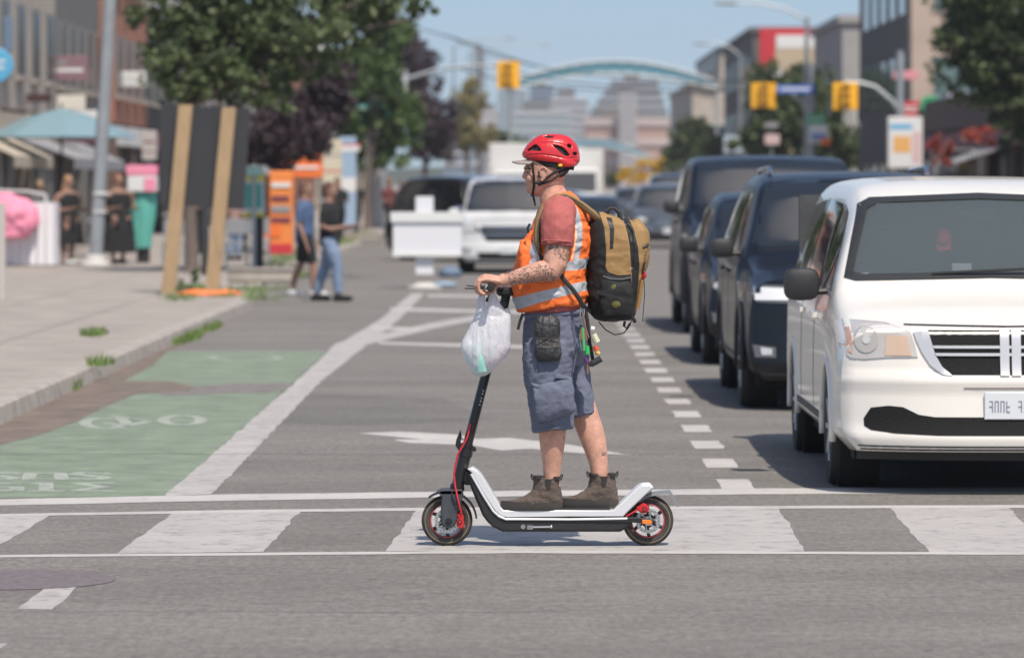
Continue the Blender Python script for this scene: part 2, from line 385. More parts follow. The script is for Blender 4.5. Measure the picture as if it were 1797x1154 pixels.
# writing and bicycle symbol in the green lane (worn)
M_SYM = paint('worn_symbol_paint', (0.36, 0.40, 0.33), 0.56, 16)
def stroke(b, pts, w_, z=.0062):
    for i in range(len(pts)-1):
        p = Vector(pts[i]); q = Vector(pts[i+1]); n = (q-p).normalized(); e = n*w_*.3; n = Vector((-n.y, n.x))*w_/2
        v = [p-n-e, q-n+e, q+n+e, p+n-e]; b.add([(x[0], x[1], (z+.00004*i)*.36) for x in v], [(0, 1, 2, 3)])
def gxy(x, y): q = G(x, y); return (q.x, q.y)
b = MB()
def ell(cx, cy, rx, ry, n=18, a0=0, a1=2*PI): return [gxy(cx+rx*math.cos(a0+(a1-a0)*i/n), cy+ry*math.sin(a0+(a1-a0)*i/n)) for i in range(n+1)]
stroke(b, ell(320, 737, 34, 8), .09); stroke(b, ell(185, 742, 36, 9), .09)
stroke(b, [gxy(185, 742), gxy(225, 747), gxy(262, 738), gxy(320, 737)], .09, .0055); stroke(b, [gxy(225, 747), gxy(210, 733), gxy(262, 738)], .09, .012); stroke(b, [gxy(195, 731), gxy(225, 733)], .09, .014)
struct('bicycle_symbol', b, M_SYM, 'worn white bicycle symbol painted on the green lane', 'road marking')
b = MB()
def glyph(x0, y0, x1, y1, pts, w_=.085): stroke(b, [gxy(x0+(x1-x0)*u, y0+(y1-y0)*v) for u, v in pts], w_)
S_ = [(1, .1), (.2, 0), (0, .25), (.9, .7), (.8, .95), (0, .9)]; Z_ = [(1, 0), (.05, .05), (.75, .5), (.05, .95), (1, 1)]
glyph(-30, 829, 30, 841, S_); glyph(50, 829, 112, 841, [(0, 1), (.05, .1), (.9, .1), (.95, 1)]); glyph(130, 829, 190, 841, S_)
glyph(-30, 847, 30, 861, [(1, .1), (0, .1), (0, .95), (1, .95), (1, .5), (.5, .5)]); glyph(50, 847, 112, 861, [(.1, 1), (.9, 1), (.5, 1), (.5, 0), (.2, .1)]); glyph(132, 847, 195, 861, Z_)
struct('lane_lettering', b, M_SYM, 'worn white lettering painted on the green lane', 'road marking')
b = MB(); stroke(b, ell(430, 628, 60, 4), .08); struct('lane_symbol_far', b, M_SYM, 'faint worn white symbol at the far end of the green lane', 'road marking')
marking('tar_patch', [[(255, 688), (300, 680), (420, 673), (500, 672), (515, 677), (470, 688), (300, 694)]], mat('tar', (.17, .15, .14), .8, var=.3, vs=6), 'dark worn patch across the green lane', .0062)

# long transverse saw cuts and repairs seen as thin dark lines
M_CUT = mat('crack_filler', (.11, .105, .1), .8, var=.2, vs=10)
cuts = []
for (x0, x1, yy, t_) in ((-300, 2100, 797, .018), (700, 1500, 596, .02), (-300, 800, 536, .03), (-100, 1000, 1073, .008), (1240, 1390, 740, .02), (600, 1200, 700, .012)):
    D = F*H/(yy-CY); xa = (x0-CX)*D/F; xb = (x1-CX)*D/F; n = 40
    top = []; bot = []
    for i in range(n+1):
        x = xa+(xb-xa)*i/n; o = .05*mnoise.noise(Vector((x*.9, yy, 0)))*2
        top.append((x, D+o+t_/2)); bot.append((x, D+o-t_/2))
    for i in range(n): cuts.append([bot[i], bot[i+1], top[i+1], top[i]])
xy_marking('crack_sealing', cuts, M_CUT, 'thin dark sealed cracks running across the road', .0095)
mh = MB(); c0 = G(20, 1017); mh.add([(c0.x+.47*math.cos(a*PI/24), c0.y+.47*math.sin(a*PI/24), .0026) for a in range(48)], [tuple(range(48))])
mo = tag(link('manhole_cover', mh, mat('cast_iron', (.15, .125, .125), .6, var=.3, vs=20, bump=.6, bs=30), None, False), 'round dark iron manhole cover in the near left road', 'manhole cover')

# pavements with kerbs
M_CONC = mat('concrete_pavement', (0.30, 0.265, 0.235), .9, var=.18, vs=1.6, bump=.15, bs=60)
M_KERB = mat('concrete_kerb', (0.33, 0.295, 0.265), .9, var=.25, vs=5, bump=.3, bs=40)
KH = .14
def side(x): return x
lp = [(-60, 27.5), (-16, 26), (-7, 26.5), (-4.6, 27.5), (KX, 29.5), (KX, 50), (KX+.02, 58), (-4.05, 61), (-4.3, 66), (-4.6, 90), (-4.7, 200), (-5.2, 1500), (-60, 1500)]
kerb_in = [(x-.18 if i > 1 else x, y+.16 if i < 4 else y) for i, (x, y) in enumerate(lp)]
b = MB(); b.plate([(x, y) for x, y in kerb_in[:12]]+[(-60, 1500)], -.01, KH-.004)
struct('pavement', b, M_CONC, 'broad concrete pavement on the left side of the street', 'pavement')
b = MB()
for i in range(11):
    p, q, p2, q2 = lp[i], lp[i+1], kerb_in[i], kerb_in[i+1]
    b.add([(p[0]+.03, p[1]-.02, -.01), (q[0]+.03, q[1]-.02, -.01), (q[0], q[1], KH-.02), (p[0], p[1], KH-.02), (p2[0], p2[1], KH), (q2[0], q2[1], KH), (p[0]-.03, p[1]+.02, KH), (q[0]-.03, q[1]+.02, KH)],
          [(0, 1, 2, 3), (3, 2, 7, 6), (6, 7, 5, 4)])
struct('kerb', b, M_KERB, 'concrete kerb edging the left pavement', 'kerb')
rb = [(60, 26), (16, 26.5), (12.2, 28), (11, 32), (11, 1500), (60, 1500)]
b = MB(); b.plate(rb, -.01, KH); struct('pavement_right', b, M_CONC, 'concrete pavement on the right side beyond the cars', 'pavement')
# pavement joints
j = []
for yy in [x*1.6+33 for x in range(60)]: j.append([(-12, yy), (KX-.25, yy), (KX-.25, yy+.012), (-12, yy+.012)])
for xx in (-5.4, -6.9, -8.4, -9.9): j.append([(xx, 31), (xx+.012, 31), (xx+.012, 130), (xx, 130)])
xy_marking('pavement_joints', j, mat('joint', (.2, .18, .16), .9), 'dark joints between the pavement slabs', KH+.002)
# grass tufts growing from the kerb joint
def grass(name, spots, label, h=.09, m=None, dens=90):
    v = []; f = []
    for (x, y, z, rx, ry, k) in spots:
        for i in range(int(dens*k)):
            a = random.random()*2*PI; r = math.sqrt(random.random())
            px_, py_ = x+rx*r*math.cos(a), y+ry*r*math.sin(a); hh = h*(.4+random.random()*.8); t = random.random()*2*PI
            dx, dy = math.cos(t)*.006, math.sin(t)*.006; lx, ly = random.uniform(-.5, .5)*hh, random.uniform(-.5, .5)*hh
            o = len(v); v += [(px_-dx, py_-dy, z), (px_+dx, py_+dy, z), (px_+lx*.5+dx, py_+ly*.5+dy, z+hh*.6), (px_+lx*.5-dx, py_+ly*.5-dy, z+hh*.6), (px_+lx, py_+ly, z+hh)]
            f += [(o, o+1, o+2, o+3), (o+3, o+2, o+4)]
    b = MB(); b.add(v, f); o = link(name, b, m or mat('grass_blade', (.12, .19, .04), .7, var=.35, vs=3), None, False, fix=False)
    return tag(o, label, 'grass', kind='stuff')
sp = []
for (x, y, rx, ry, k) in ((125, 683, .05, .5, 1.6), (180, 650, .06, .6, 1.2), (205, 642, .05, .5, 1), (330, 596, .08, 1.6, 4), (365, 578, .08, 1.6, 3.5), (300, 604, .08, .8, 1.2)):
    q = G(x, y); sp.append((q.x, q.y, .0, rx*1.5, ry, k))
for (x, y, rx, ry, k) in ((165, 588, .14, .5, 2.2), (175, 640, .12, .4, 1.2)):
    q = G(x, y, KH); sp.append((q.x, q.y, KH, rx, ry, k))
grass('kerb_grass', sp, 'green grass tufts growing along the left kerb')
sp = []
for i in range(26):
    x = random.choice([random.uniform(300, 350), random.uniform(385, 500)]); y = random.uniform(505, 528); q = G(x, y, KH); sp.append((q.x, q.y, KH, .2, .4, .35))
for i in range(30):
    x = random.uniform(560, 690); y = random.uniform(405, 432); q = G(x, y, KH); sp.append((min(q.x, -5), q.y, KH, .3, 1.2, .6))
for i in range(20):
    x = random.uniform(460, 520); y = random.uniform(440, 490); q = G(x, y, KH); sp.append((q.x, q.y, KH, .3, .7, .6))
grass('verge_grass', sp, 'patchy green grass round the tree and along the planters', .10)
# ------------------------------------------------------------------ electric scooter (built in the rider's plane)
def z1(ox, oy, s): return lambda x, y: (ox+x/s, oy+y/s)
def RP(pts): return [rxz(p) for p in pts]
M_BLK = mat('scooter_black', (.012, .012, .013), .4, coat=.2)
M_BLK2 = mat('scooter_satin_black', (.015, .0155, .017), .55, var=.2, vs=30)
M_SILV = mat('scooter_silver', (.72, .72, .73), .35, metal=.35, bump=.02, bs=300)
M_GUN = mat('fork_gunmetal', (.055, .06, .07), .5, metal=.2, var=.2, vs=25)
M_TYRE = mat('tyre_rubber', (.045, .04, .035), .85, var=.35, vs=30)
M_RIM = mat('rim_black', (.02, .02, .02), .4)
M_ROT = mat('brushed_aluminium', (.55, .55, .54), .35, metal=.9)
M_RED = mat('red_anodised', (.55, .03, .035), .35, metal=.3)
M_REDC = mat('red_cable', (.5, .02, .03), .45)
M_OR = mat('orange_reflector', (.8, .2, .02), .3, coat=.6)
M_CHR = mat('chrome', (.62, .62, .63), .2, metal=1)
sc = thing('electric_scooter', 'silver and black electric scooter with red brakes rolling along the crosswalk', 'scooter', (R(960, 957).x, D0, 0))
Z4 = z1(720, 740, 5.017); Z5 = z1(860, 740, 5.018)
dk = MB(); outer = [(820, 826), (822.5, 843), (830, 862), (847, 902), (856, 914), (865, 922), (882, 930.5), (1088, 930.5), (1100, 924), (1108, 918), (1112, 906), (1090, 903), (890, 905), (879, 902), (868, 893), (850, 865), (830, 826)]
dk.extr(RP(outer), D0-.075, D0+.075, .012); deck = link('deck', dk, M_BLK2, sc)
st = MB(); st.extr(RP([(821, 821), (829, 818.5), (838, 824), (846, 832), (862, 858), (879, 887), (884, 892.5), (1076, 892.5), (1122, 849.5), (1139, 847.5), (1146, 853), (1140, 858), (1093, 903), (890, 904.6), (879, 902), (869, 893), (850, 865), (828, 827)]), D0-.083, D0+.083, .005)
link('deck_frame', st, M_SILV, sc)
gr = MB(); gr.extr(RP([(892, 890.6), (1070, 890.6), (1070, 893), (892, 893)]), D0-.07, D0+.07, .0); link('grip_mat', gr, mat('grip_mat', (.03, .03, .03), .9), sc)
st = MB(); st.tube([R(*p, -.080) for p in ((827, 829), (848, 866), (866, 894), (876, 903), (888, 908), (1000, 908.5), (1100, 907))], .006, 8); link('deck_rail', st, M_SILV, sc)
st = MB(); st.extr(RP([(888, 906.5), (1120, 905), (1146, 909), (1152, 913), (1146, 917), (1110, 914), (888, 910.5)]), D0-.082, D0-.06, .003)
st.extr(RP([(1085, 905), (1120, 905), (1146, 909), (1152, 913), (1146, 917), (1110, 914), (1085, 912)]), D0+.06, D0+.082, .003); link('rear_fork', st, M_BLK, sc)
b = MB(); b.extr(RP([(1126, 908.5), (1141, 909.5), (1144, 913), (1141, 917), (1126, 915.5)]), D0-.09, D0-.08, .002); link('reflector', b, M_OR, sc)
b = MB(); b.tube([R(918, 921, -.077), R(918, 921, -.092)], .012, 12); b.tube([R(926, 922, -.082), R(966, 921, -.088)], .0055, 8); b.obox(R(930, 922, -.083), (.028, .02, .02)); b.ball(R(967, 921, -.086), .009); link('kickstand', b, M_CHR, sc)
# front fork, head tube, stem
b = MB(); fk = [(767, 861), (775, 857.5), (811, 857), (813, 868), (806, 890), (800.5, 915), (795, 922), (787.5, 924.5), (780, 922), (775, 916), (774, 890), (775.5, 869)]
b.extr(RP(fk), D0-.07, D0-.05, .005); b.extr(RP(fk), D0+.05, D0+.07, .005); b.extr(RP([(767, 861), (775, 857.5), (811, 857), (813, 866), (776, 866)]), D0-.07, D0+.07, .004); fork = link('fork', b, M_GUN, sc)
b = MB(); b.tube([R(788, 912, -.069), R(788, 912, -.078)], .016, 16); b.tube([R(788, 912, -.077), R(788, 912, -.084)], .007, 6); link('axle_cap', b, M_BLK, fork)
def arcpts(cx, cy, r, a0, a1, n=14): return [(cx+r*math.cos(math.radians(a0+(a1-a0)*i/n)), cy-r*math.sin(math.radians(a0+(a1-a0)*i/n))) for i in range(n+1)]
b = MB(); rs = []
for (x, y) in arcpts(784.5, 913, 53, 128, 5, 20):
    rs.append([R(x, y, -.038), R(784.5+(x-784.5)*.985, 913+(y-913)*.985, -.045), R(784.5+(x-784.5)*.95, 913+(y-913)*.95, -.045), R(784.5+(x-784.5)*.95, 913+(y-913)*.95, .045), R(784.5+(x-784.5)*.985, 913+(y-913)*.985, .045), R(x, y, .038)])
b.loft(rs); link('front_mudguard', b, M_BLK2, sc)
b = MB(); b.tube([R(802.5, 856), R(816.5, 797)], [.031, .030], 20); b.tube([R(801.5, 858), R(803.5, 851)], .036, 20); b.tube([R(816, 800), R(818, 790)], .035, 20)
b.extr(RP([(812, 842), (816, 828), (828, 820), (832, 838), (824, 850), (817, 850)]), D0-.025, D0+.025, .006); link('head_tube', b, M_BLK, sc)
b = MB(); b.tube([R(819, 786), R(885, 530)], [.0235, .0235], 20, flat=(Vector((0, 1, 0)), 1.3)); b.tube([R(817.5, 792), R(821, 778)], .028, 20); stem = link('stem', b, M_BLK, sc)
b = MB()
for i, (t, w_) in enumerate(((.30, .7), (.325, .9), (.345, .6), (.375, .8), (.395, .7))):
    p = R(819+66*t+3.2, 786-256*t, -.0305); b.obox(p, (.006, .0012, .012*w_))
link('stem_lettering', b, mat('grey_letters', (.4, .4, .4), .5), stem)
b = MB(); b.extr(RP([(803, 786), (799, 781), (801, 770), (804.5, 762), (808.5, 753), (810.5, 768), (808, 775), (812, 780), (812, 790), (806, 792)]), D0-.02, D0+.02, .003); lv = link('folding_latch', b, M_BLK, sc)
b = MB(); b.tube([R(801.5, 787.5, -.03), R(801.5, 787.5, .03)], .006, 10); b.tube([R(812, 770, -.02), R(812, 770, .0)], .006, 10); b.tube([R(833, 788, -.01), R(833, 788, .01)], .010, 12); link('bolt', b, M_CHR, lv)
b = MB(); b.obox(R(829, 787), (.03, .03, .022)); b.tube([R(832, 788, -.012), R(832, 788, .012)], .011, 12); link('hinge', b, M_BLK, sc)
b = MB(); b.tube([R(*p) for p in ((886, 500.5, 0), (884.5, 538, 0))][:0] or [R(884, 541), R(889, 512)], [.021, .023], 18); link('stem_collar', b, M_BLK2, sc)
b = MB(); b.bbox(R(871, 0).x, R(903, 0).x, D0-.05, D0+.05, R(0, 519).z, R(0, 503.5).z, .012); link('display', b, M_BLK2, sc)
b = MB()
for s_ in (-1, 1):
    b.tube([R(888, 508, 0), R(878, 507, .06*s_), R(866, 504, .13*s_), R(861.5, 502.5, .17*s_), R(861.5, 502.5, .30*s_)], .0115, 14)
hb = link('handlebar', b, M_BLK, sc)
for s_ in (-1, 1):
    b = MB(); b.lathe(R(861.5, 502.5, .17*s_), (0, s_, 0), [(.0, 0), (.0165, 0), (.0165, .125), (.0185, .127), (.0185, .135), (.014, .139), (.0, .139)], 20); link('grip', b, mat('grip_rubber', (.02, .02, .02), .85, bump=.4, bs=200), hb)
    b = MB(); b.tube([R(864, 503, .15*s_), R(852, 504, .16*s_), R(835, 504.5, .19*s_), R(818, 503.5, .27*s_)], [.008, .007, .006, .005], 8, flat=(Vector((0, 0, 1)), .6)); link('brake_lever', b, M_BLK, hb)
    b = MB(); b.tube([R(862, 509, .155*s_), R(858, 524, .15*s_), R(853, 526, .15*s_)], .009, 8); link('thumb_throttle', b, M_BLK2, hb)
b = MB(); b.tube([R(*p) for p in ((826, 742, -.035), (820.5, 765, -.045), (814, 778, -.05), (804, 795, -.052), (800, 812, -.05), (797, 830, -.055), (799, 850, -.06), (801.5, 862, -.075), (805, 878, -.08), (809, 893, -.08), (810, 898, -.078))], .0048, 8); link('brake_cable', b, M_REDC, sc)
b = MB(); b.tube([R(*p) for p in ((793, 855, -.06), (794, 868, -.077), (800, 882, -.08), (806, 890, -.08))], .0038, 8); link('wire', b, M_BLK, sc)
# wheels
def wheel(cx, cy, rr):
    c = R(cx, cy)
    b = MB(); b.torus(c, (0, 1, 0), .1255-.024, .024, 64, 16, .95); root = link('tyre', b, M_TYRE, sc, 'all')
    b = MB(); b.torus(c+Vector((0, -.021, 0)), (0, 1, 0), .108, .002, 64, 6); b.torus(c+Vector((0, .021, 0)), (0, 1, 0), .108, .002, 64, 6); link('tyre_line', b, mat('tan_line', (.25, .2, .13), .7), root)
    b = MB(); b.torus(c, (0, 1, 0), .084, .006, 64, 8, 3.2); link('rim', b, M_RIM, root, 'all')
    b = MB(); b.torus(c+Vector((0, -.0165, 0)), (0, 1, 0), .0815, .0028, 64, 8); b.torus(c+Vector((0, .0165, 0)), (0, 1, 0), .0815, .0028, 64, 8); link('red_stripe', b, mat('red_rim', (.5, .05, .05), .4), root, 'all')
    b = MB()
    for k in range(6):
        a = k*PI/3+.3; d = Vector((math.cos(a), 0, math.sin(a))); d2 = Vector((math.cos(a+.3), 0, math.sin(a+.3)))
        b.tube([c+d*.028, c+d2*.08], [.011, .008], 8, flat=(Vector((0, 1, 0)), .9))
    b.lathe(c-Vector((0, .03, 0)), (0, 1, 0), [(0, 0), (.03, 0), (.034, .006), (.034, .054), (.03, .06), (0, .06)], 28); link('hub', b, M_RIM, root)
    # brake disc with slots: ring made of two radii plus spider
    b = MB(); n = 48; y0, y1 = -.040, -.037
    for (ra, rb_) in ((.044, .0605),):
        rg = []
        for (r_, yy) in ((ra, y0), (rb_, y0), (rb_, y1), (ra, y1)): rg.append([c+Vector((r_*math.cos(2*PI*k/n), yy, r_*math.sin(2*PI*k/n))) for k in range(n)])
        rg.append(rg[0]); b.loft(rg, cap=False)
    for k in range(6):
        a = k*PI/3; b.tube([c+Vector((.02*math.cos(a), y0, .02*math.sin(a))), c+Vector((.047*math.cos(a+.35), y0, .047*math.sin(a+.35)))], .0042, 6)
    b.lathe(c+Vector((0, y0-.002, 0)), (0, 1, 0), [(0, 0), (.023, 0), (.023, .004), (0, .004)], 24); rt = link('brake_disc', b, M_ROT, root)
    b = MB()
    for k in range(20):
        a = k*PI/10; rad = .049+.007*(k % 2); b.tube([c+Vector((rad*math.cos(a), y0-.0006, rad*math.sin(a))), c+Vector((rad*math.cos(a), y1+.0006, rad*math.sin(a)))], .0028, 8)
    for k in range(5):
        a = k*2*PI/5; b.tube([c+Vector((.016*math.cos(a), y0-.005, .016*math.sin(a))), c+Vector((.016*math.cos(a), y0, .016*math.sin(a)))], .003, 6)
    link('disc_hole', b, M_RIM, rt)
    return root
wheel(784.5, 912.5, 45); wheel(1137, 912.5, 45)
def caliper(pts, cx, cy):
    b = MB(); b.extr(RP(pts), D0-.072, D0-.03, .005); o = link('brake_caliper', b, M_RED, sc)
    b = MB(); b.tube([R(cx, cy, -.07), R(cx, cy, -.078)], .0105, 14); link('caliper_bolt', b, mat('red_dark', (.3, .01, .02), .3, metal=.5), o)
    b = MB(); b.tube([R(cx, cy, -.077), R(cx, cy, -.082)], .004, 6); b.tube([R(cx-4, cy+10, -.065), R(cx-4, cy+10, -.075)], .004, 8); b.tube([R(cx+8, cy+8, -.065), R(cx+8, cy+8, -.075)], .0035, 8); link('screw', b, M_CHR, o)
caliper([(802, 902), (805, 898), (810, 897), (814, 903), (814, 912), (816, 920), (811, 925), (804, 924), (801, 914), (805, 908)], 807.5, 913)
caliper([(1116, 888), (1122, 884), (1128, 880), (1134, 883), (1139, 888), (1137, 896), (1129, 899), (1123, 896), (1117, 893)], 1130.5, 891)
b = MB(); b.tube([R(*p) for p in ((1098, 904, -.07), (1108, 898, -.075), (1118, 892, -.07))], .0045, 8); link('rear_cable', b, M_REDC, sc)
# rear mudguard with its hooked flap
b = MB(); rs = []
prof = [((1119, 877), (1122, 881)), ((1131, 868), (1133, 873)), ((1146, 863), (1147, 868)), ((1160, 861), (1160, 866)), ((1176, 860), (1173, 865.5)), ((1180, 866), (1177, 868)), ((1191, 887), (1187, 888))]
for (a, c) in prof: rs.append([R(*a, -.04), R(*c, -.044), R(*c, .044), R(*a, .04)])
b.loft(rs); link('rear_mudguard', b, mat('mudguard_grey', (.16, .17, .18), .45), sc)
b = MB(); b.extr(RP([(1121, 850), (1126, 847), (1138, 846), (1143, 849), (1144, 862), (1120, 877), (1104, 890), (1100, 888)]), D0-.03, D0+.03, .006); link('rear_housing', b, M_SILV, sc)
b = MB(); b.obox(R(1142.5, 855, -.0), (.012, .05, .02), Matrix.Rotation(.6, 3, 'Y')); link('tail_light', b, mat('tail_red', (.6, .02, .02), .3), sc)

# ------------------------------------------------------------------ the rider
M_SKIN = mat('rider_skin', (.56, .30, .215), .5, var=.22, vs=26, subs=.10, bump=.25, bs=160, layers=None)  # rider's base skin tone with random mottling
rider = thing('person', 'person in an orange vest and red helmet riding the electric scooter', 'person', (R(975, 893).x, D0, R(0, 893).z))
bd = MB()
# torso core
bd.loft(secs([(958, 350, 1008, 345, .10), (948, 368, 1016, 362, .15), (935, 400, 1024, 395, .16), (922, 440, 1024, 440, .165), (915, 480, 1018, 480, .17), (915, 520, 1016, 520, .17), (930, 560, 1015, 560, .15), (935, 600, 1010, 600, .13)], 2.3))
# neck and head
bd.loft(secs([(950, 375, 1005, 372, .075), (947, 352, 999, 346, .065), (945.5, 338, 993, 332, .060), (944, 326, 990, 320, .058), (944, 310, 988, 306, .058)]))
bd.loft(secs([(941, 345.5, 955, 342, .018), (930.5, 340, 966, 334, .040), (926, 334, 976, 328, .053), (923.5, 326, 984, 320, .062), (922.5, 317, 990, 312, .068), (922.2, 308, 996, 304, .072), (922.5, 300, 1000, 297, .074), (921.5, 294, 1002, 291, .075), (923, 284, 1004, 282, .077), (927, 268, 1002, 266, .073), (938, 256, 993, 255, .055), (955, 250, 980, 250, .03)], 2.15))
hd = -.0
bd.tube([R(923.5, 297), R(921.5, 304), R(919.2, 310.0), R(921.2, 314)], [.008, .0092, .010, .0085], 10)          # nose
for s_ in (-1, 1): bd.ball(R(922.2, 312.0, .010*s_), (.007, .007, .006))
bd.tube([R(925.5, 294.6, -.046), R(921.3, 294.3, -.022), R(920.5, 295, 0), R(921.3, 294.3, .022), R(925.5, 294.6, .046)], [.005, .006, .006, .006, .005], 8)   # brow
bd.tube([R(924.5, 320.6, -.022), R(922.6, 320.0, 0), R(924.5, 320.6, .022)], [.004, .0055, .004], 8)
bd.tube([R(925.0, 325, -.018), R(923.3, 325.2, 0), R(925.0, 325, .018)], [.004, .007, .004], 8)
bd.ball(R(928, 335, 0), (.013, .02, .012))                                                                 # chin
for s_ in (-1, 1):
    bd.ball(R(932, 313, .045*s_), (.022, .018, .024))                                                          # cheek
    # ear
    e0 = .079*s_
    bd.tube([R(948.5, 310, e0*.94), R(947, 301, e0), R(949.5, 295, e0*1.08), R(955, 293.5, e0*1.12), R(960, 298, e0*1.12), R(960, 306, e0*1.08), R(955.5, 313, e0*1.02), R(951, 318, e0*.95), R(948.5, 314, e0*.93)], .0048, 8)
    bd.ball(R(953.5, 305, e0*.97), (.016, .007, .028))
# arms
def arm(sgn, el, wr, sh):
    k = sgn
    bd.tube([R(985, 366, .13*k), R(984, 385, .19*k), R(981, 415, .215*k), R(977, 440, .225*k), R(973, 462, .235*k), R(966, 474, .24*k), R(950, 474, .24*k), R(930, 478.5, .238*k), R(908, 484, .235*k), R(892, 489, .232*k), R(879, 492.5, .23*k)],
            [.062, .066, .064, .062, .060, .057, .052, .046, .037, .031, .0275], 18)
    # palm over the grip
    bd.tube([R(884, 492, .23*k), R(872, 491, .229*k), R(861, 489.5, .228*k), R(850, 488.5, .228*k), R(845, 491, .228*k)], [.027, .029, .032, .033, .026], 14, flat=(Vector((0, 0, 1)), .58))
    for i, (dy, dx, ln) in enumerate(((.264, 3.0, .86), (.242, .6, .97), (.219, -1.8, 1.03), (.196, -1.6, .95))):
        q = [(849, 488.5), (841.5+dx*.6, 491), (837.5+dx, 499), (839+dx, 508*ln+499*(1-ln)+1), (846+dx*.5, 514.5*ln+499*(1-ln)), (853, 513)]
        bd.tube([R(a, c, dy*k) for a, c in q], [.0105, .0105, .0095, .0088, .0082, .0068], 10)
        bd.ball(R(841.5+dx*.6, 491, dy*k), .0108); bd.ball(R(838.5+dx, 507, dy*k), .0093)
    bd.tube([R(876, 494, .212*k), R(870, 501, .195*k), R(864.5, 510, .186*k), R(855, 513.5, .186*k), R(849, 511.5, .19*k)], [.016, .0135, .011, .010, .0075], 10)
arm(-1, 0, 0, 0); arm(1, 0, 0, 0)
# legs
bd.loft(secs([(935, 600, 1012, 600, .085, -.09), (940, 660, 1003, 660, .078, -.08), (945, 715, 998, 715, .066, -.07), (944.5, 742, 994.5, 742, .062, -.065), (945.5, 762, 992.5, 762, .062, -.06), (948, 785, 990, 785, .056, -.055), (951.5, 808, 986, 808, .047, -.048), (953, 825, 983.5, 825, .042, -.044), (953, 842, 983, 842, .041, -.042), (940, 868, 984, 866, .043, -.04), (910, 882, 984, 884, .04, -.04)]))
bd.loft(secs([(955, 600, 1020, 600, .085, .09), (975, 660, 1030, 660, .078, .085), (990, 700, 1044, 705, .066, .07), (1000.5, 727, 1052, 730, .060, .062), (1008, 748, 1058, 748, .060, .056), (1016, 768, 1063, 768, .056, .05), (1024, 788, 1065.5, 788, .050, .046), (1031, 806, 1066.5, 806, .044, .043), (1036, 824, 1068, 824, .041, .042), (1037, 842, 1069, 842, .041, .04), (1030, 866, 1072, 866, .043, .04), (1005, 882, 1074, 884, .04, .04)]))
me = blob(bd, .0036, 3, .5, 'body')
d1 = sdf(me, [[(949, 425), (1004, 425), (1003, 446), (992, 458), (978, 452), (968, 441), (953, 447)]])
d2 = sdf(me, [[(890, 474), (914, 470), (940, 460), (965, 462), (975, 474), (978, 490), (950, 497), (912, 500), (893, 497)]])
dl = sdf(me, [[(1054, 793), (1066, 792), (1066, 800), (1054, 801)], [(987, 763), (993, 763), (993, 774), (987, 772)]])
put_attr(me, 'tatA', np.maximum(d1, dl)); put_attr(me, 'tatB', d2)
m = M_SKIN; t = m.node_tree; L = t.links.new; bs = t.nodes['Principled BSDF']; srcl = bs.inputs['Base Color'].links[0].from_socket
tcn = t.nodes.new('ShaderNodeTexCoord')
def tattoo(src, attr, scale, lo, hi, dist, feat='F1'):
    a = t.nodes.new('ShaderNodeAttribute'); a.attribute_name = attr
    mu = t.nodes.new('ShaderNodeMath'); mu.operation = 'MULTIPLY'; mu.inputs[1].default_value = 220; mu.use_clamp = True; L(a.outputs['Fac'], mu.inputs[0])
    n = t.nodes.new('ShaderNodeTexNoise'); n.inputs['Scale'].default_value = scale; n.inputs['Detail'].default_value = 3; n.inputs['Distortion'].default_value = dist; L(tcn.outputs['Object'], n.inputs[0])
    r = t.nodes.new('ShaderNodeValToRGB'); e = r.color_ramp.elements; e[0].position = lo; e[0].color = (0, 0, 0, 1); e[1].position = lo+.02; e[1].color = (1, 1, 1, 1)
    e2 = r.color_ramp.elements.new(hi); e2.color = (1, 1, 1, 1); e3 = r.color_ramp.elements.new(hi+.02); e3.color = (0, 0, 0, 1); L(n.outputs[0], r.inputs[0])
    m2 = t.nodes.new('ShaderNodeMath'); m2.operation = 'MULTIPLY'; L(mu.outputs[0], m2.inputs[0]); L(r.outputs[0], m2.inputs[1])
    m3 = t.nodes.new('ShaderNodeMath'); m3.operation = 'MULTIPLY'; L(m2.outputs[0], m3.inputs[0]); m3.inputs[1].default_value = .72
    x = t.nodes.new('ShaderNodeMix'); x.data_type = 'RGBA'; L(m3.outputs[0], x.inputs[0]); L(src, x.inputs[6]); x.inputs[7].default_value = (.045, .05, .05, 1); return x.outputs[2]
s1 = tattoo(srcl, 'tatA', 26, .47, .56, 1.6); s1 = tattoo(s1, 'tatB', 42, .46, .535, 1.2); s1 = tattoo(s1, 'tatB', 75, .60, .70, .8); L(s1, bs.inputs['Base Color'])
body = link('body', me, M_SKIN, rider, 'all')
# face details
b = MB(); b.ball(R(925.6, 302.5, -.044), (.0065, .006, .0035)); b.ball(R(925.6, 302.5, .044), (.0065, .006, .0035)); link('eye', b, mat('eye_dark', (.03, .02, .018), .2, coat=.8), rider)
b = MB()
for s_ in (-1, 1): b.tube([R(921.5, 296.6, .026*s_), R(926, 295.2, .045*s_), R(932, 296.8, .062*s_)], [.0025, .0032, .002], 6)
link('eyebrow', b, mat('dark_hair', (.035, .022, .015), .7, bump=.5, bs=200), rider)
b = MB(); b.tube([R(924.2, 322.9, -.021), R(922.4, 322.8, 0), R(924.2, 322.9, .021)], .0012, 6); link('mouth', b, mat('lips', (.3, .12, .1), .5), rider)
hm = MB(); hm.loft(secs([(976, 313, 992, 309, .052, 0), (969, 303, 999, 299, .068, 0), (962, 292, 1004, 291, .0795, 0), (940, 280, 1007, 278, .081, 0), (934, 268, 1004, 266, .076, 0)]))
me = blob(hm, .004, 2); wrinkle(me, .0025, 60, 3, (1, 1, .3)); link('hair', me, MATS['dark_hair'], rider, 'all')
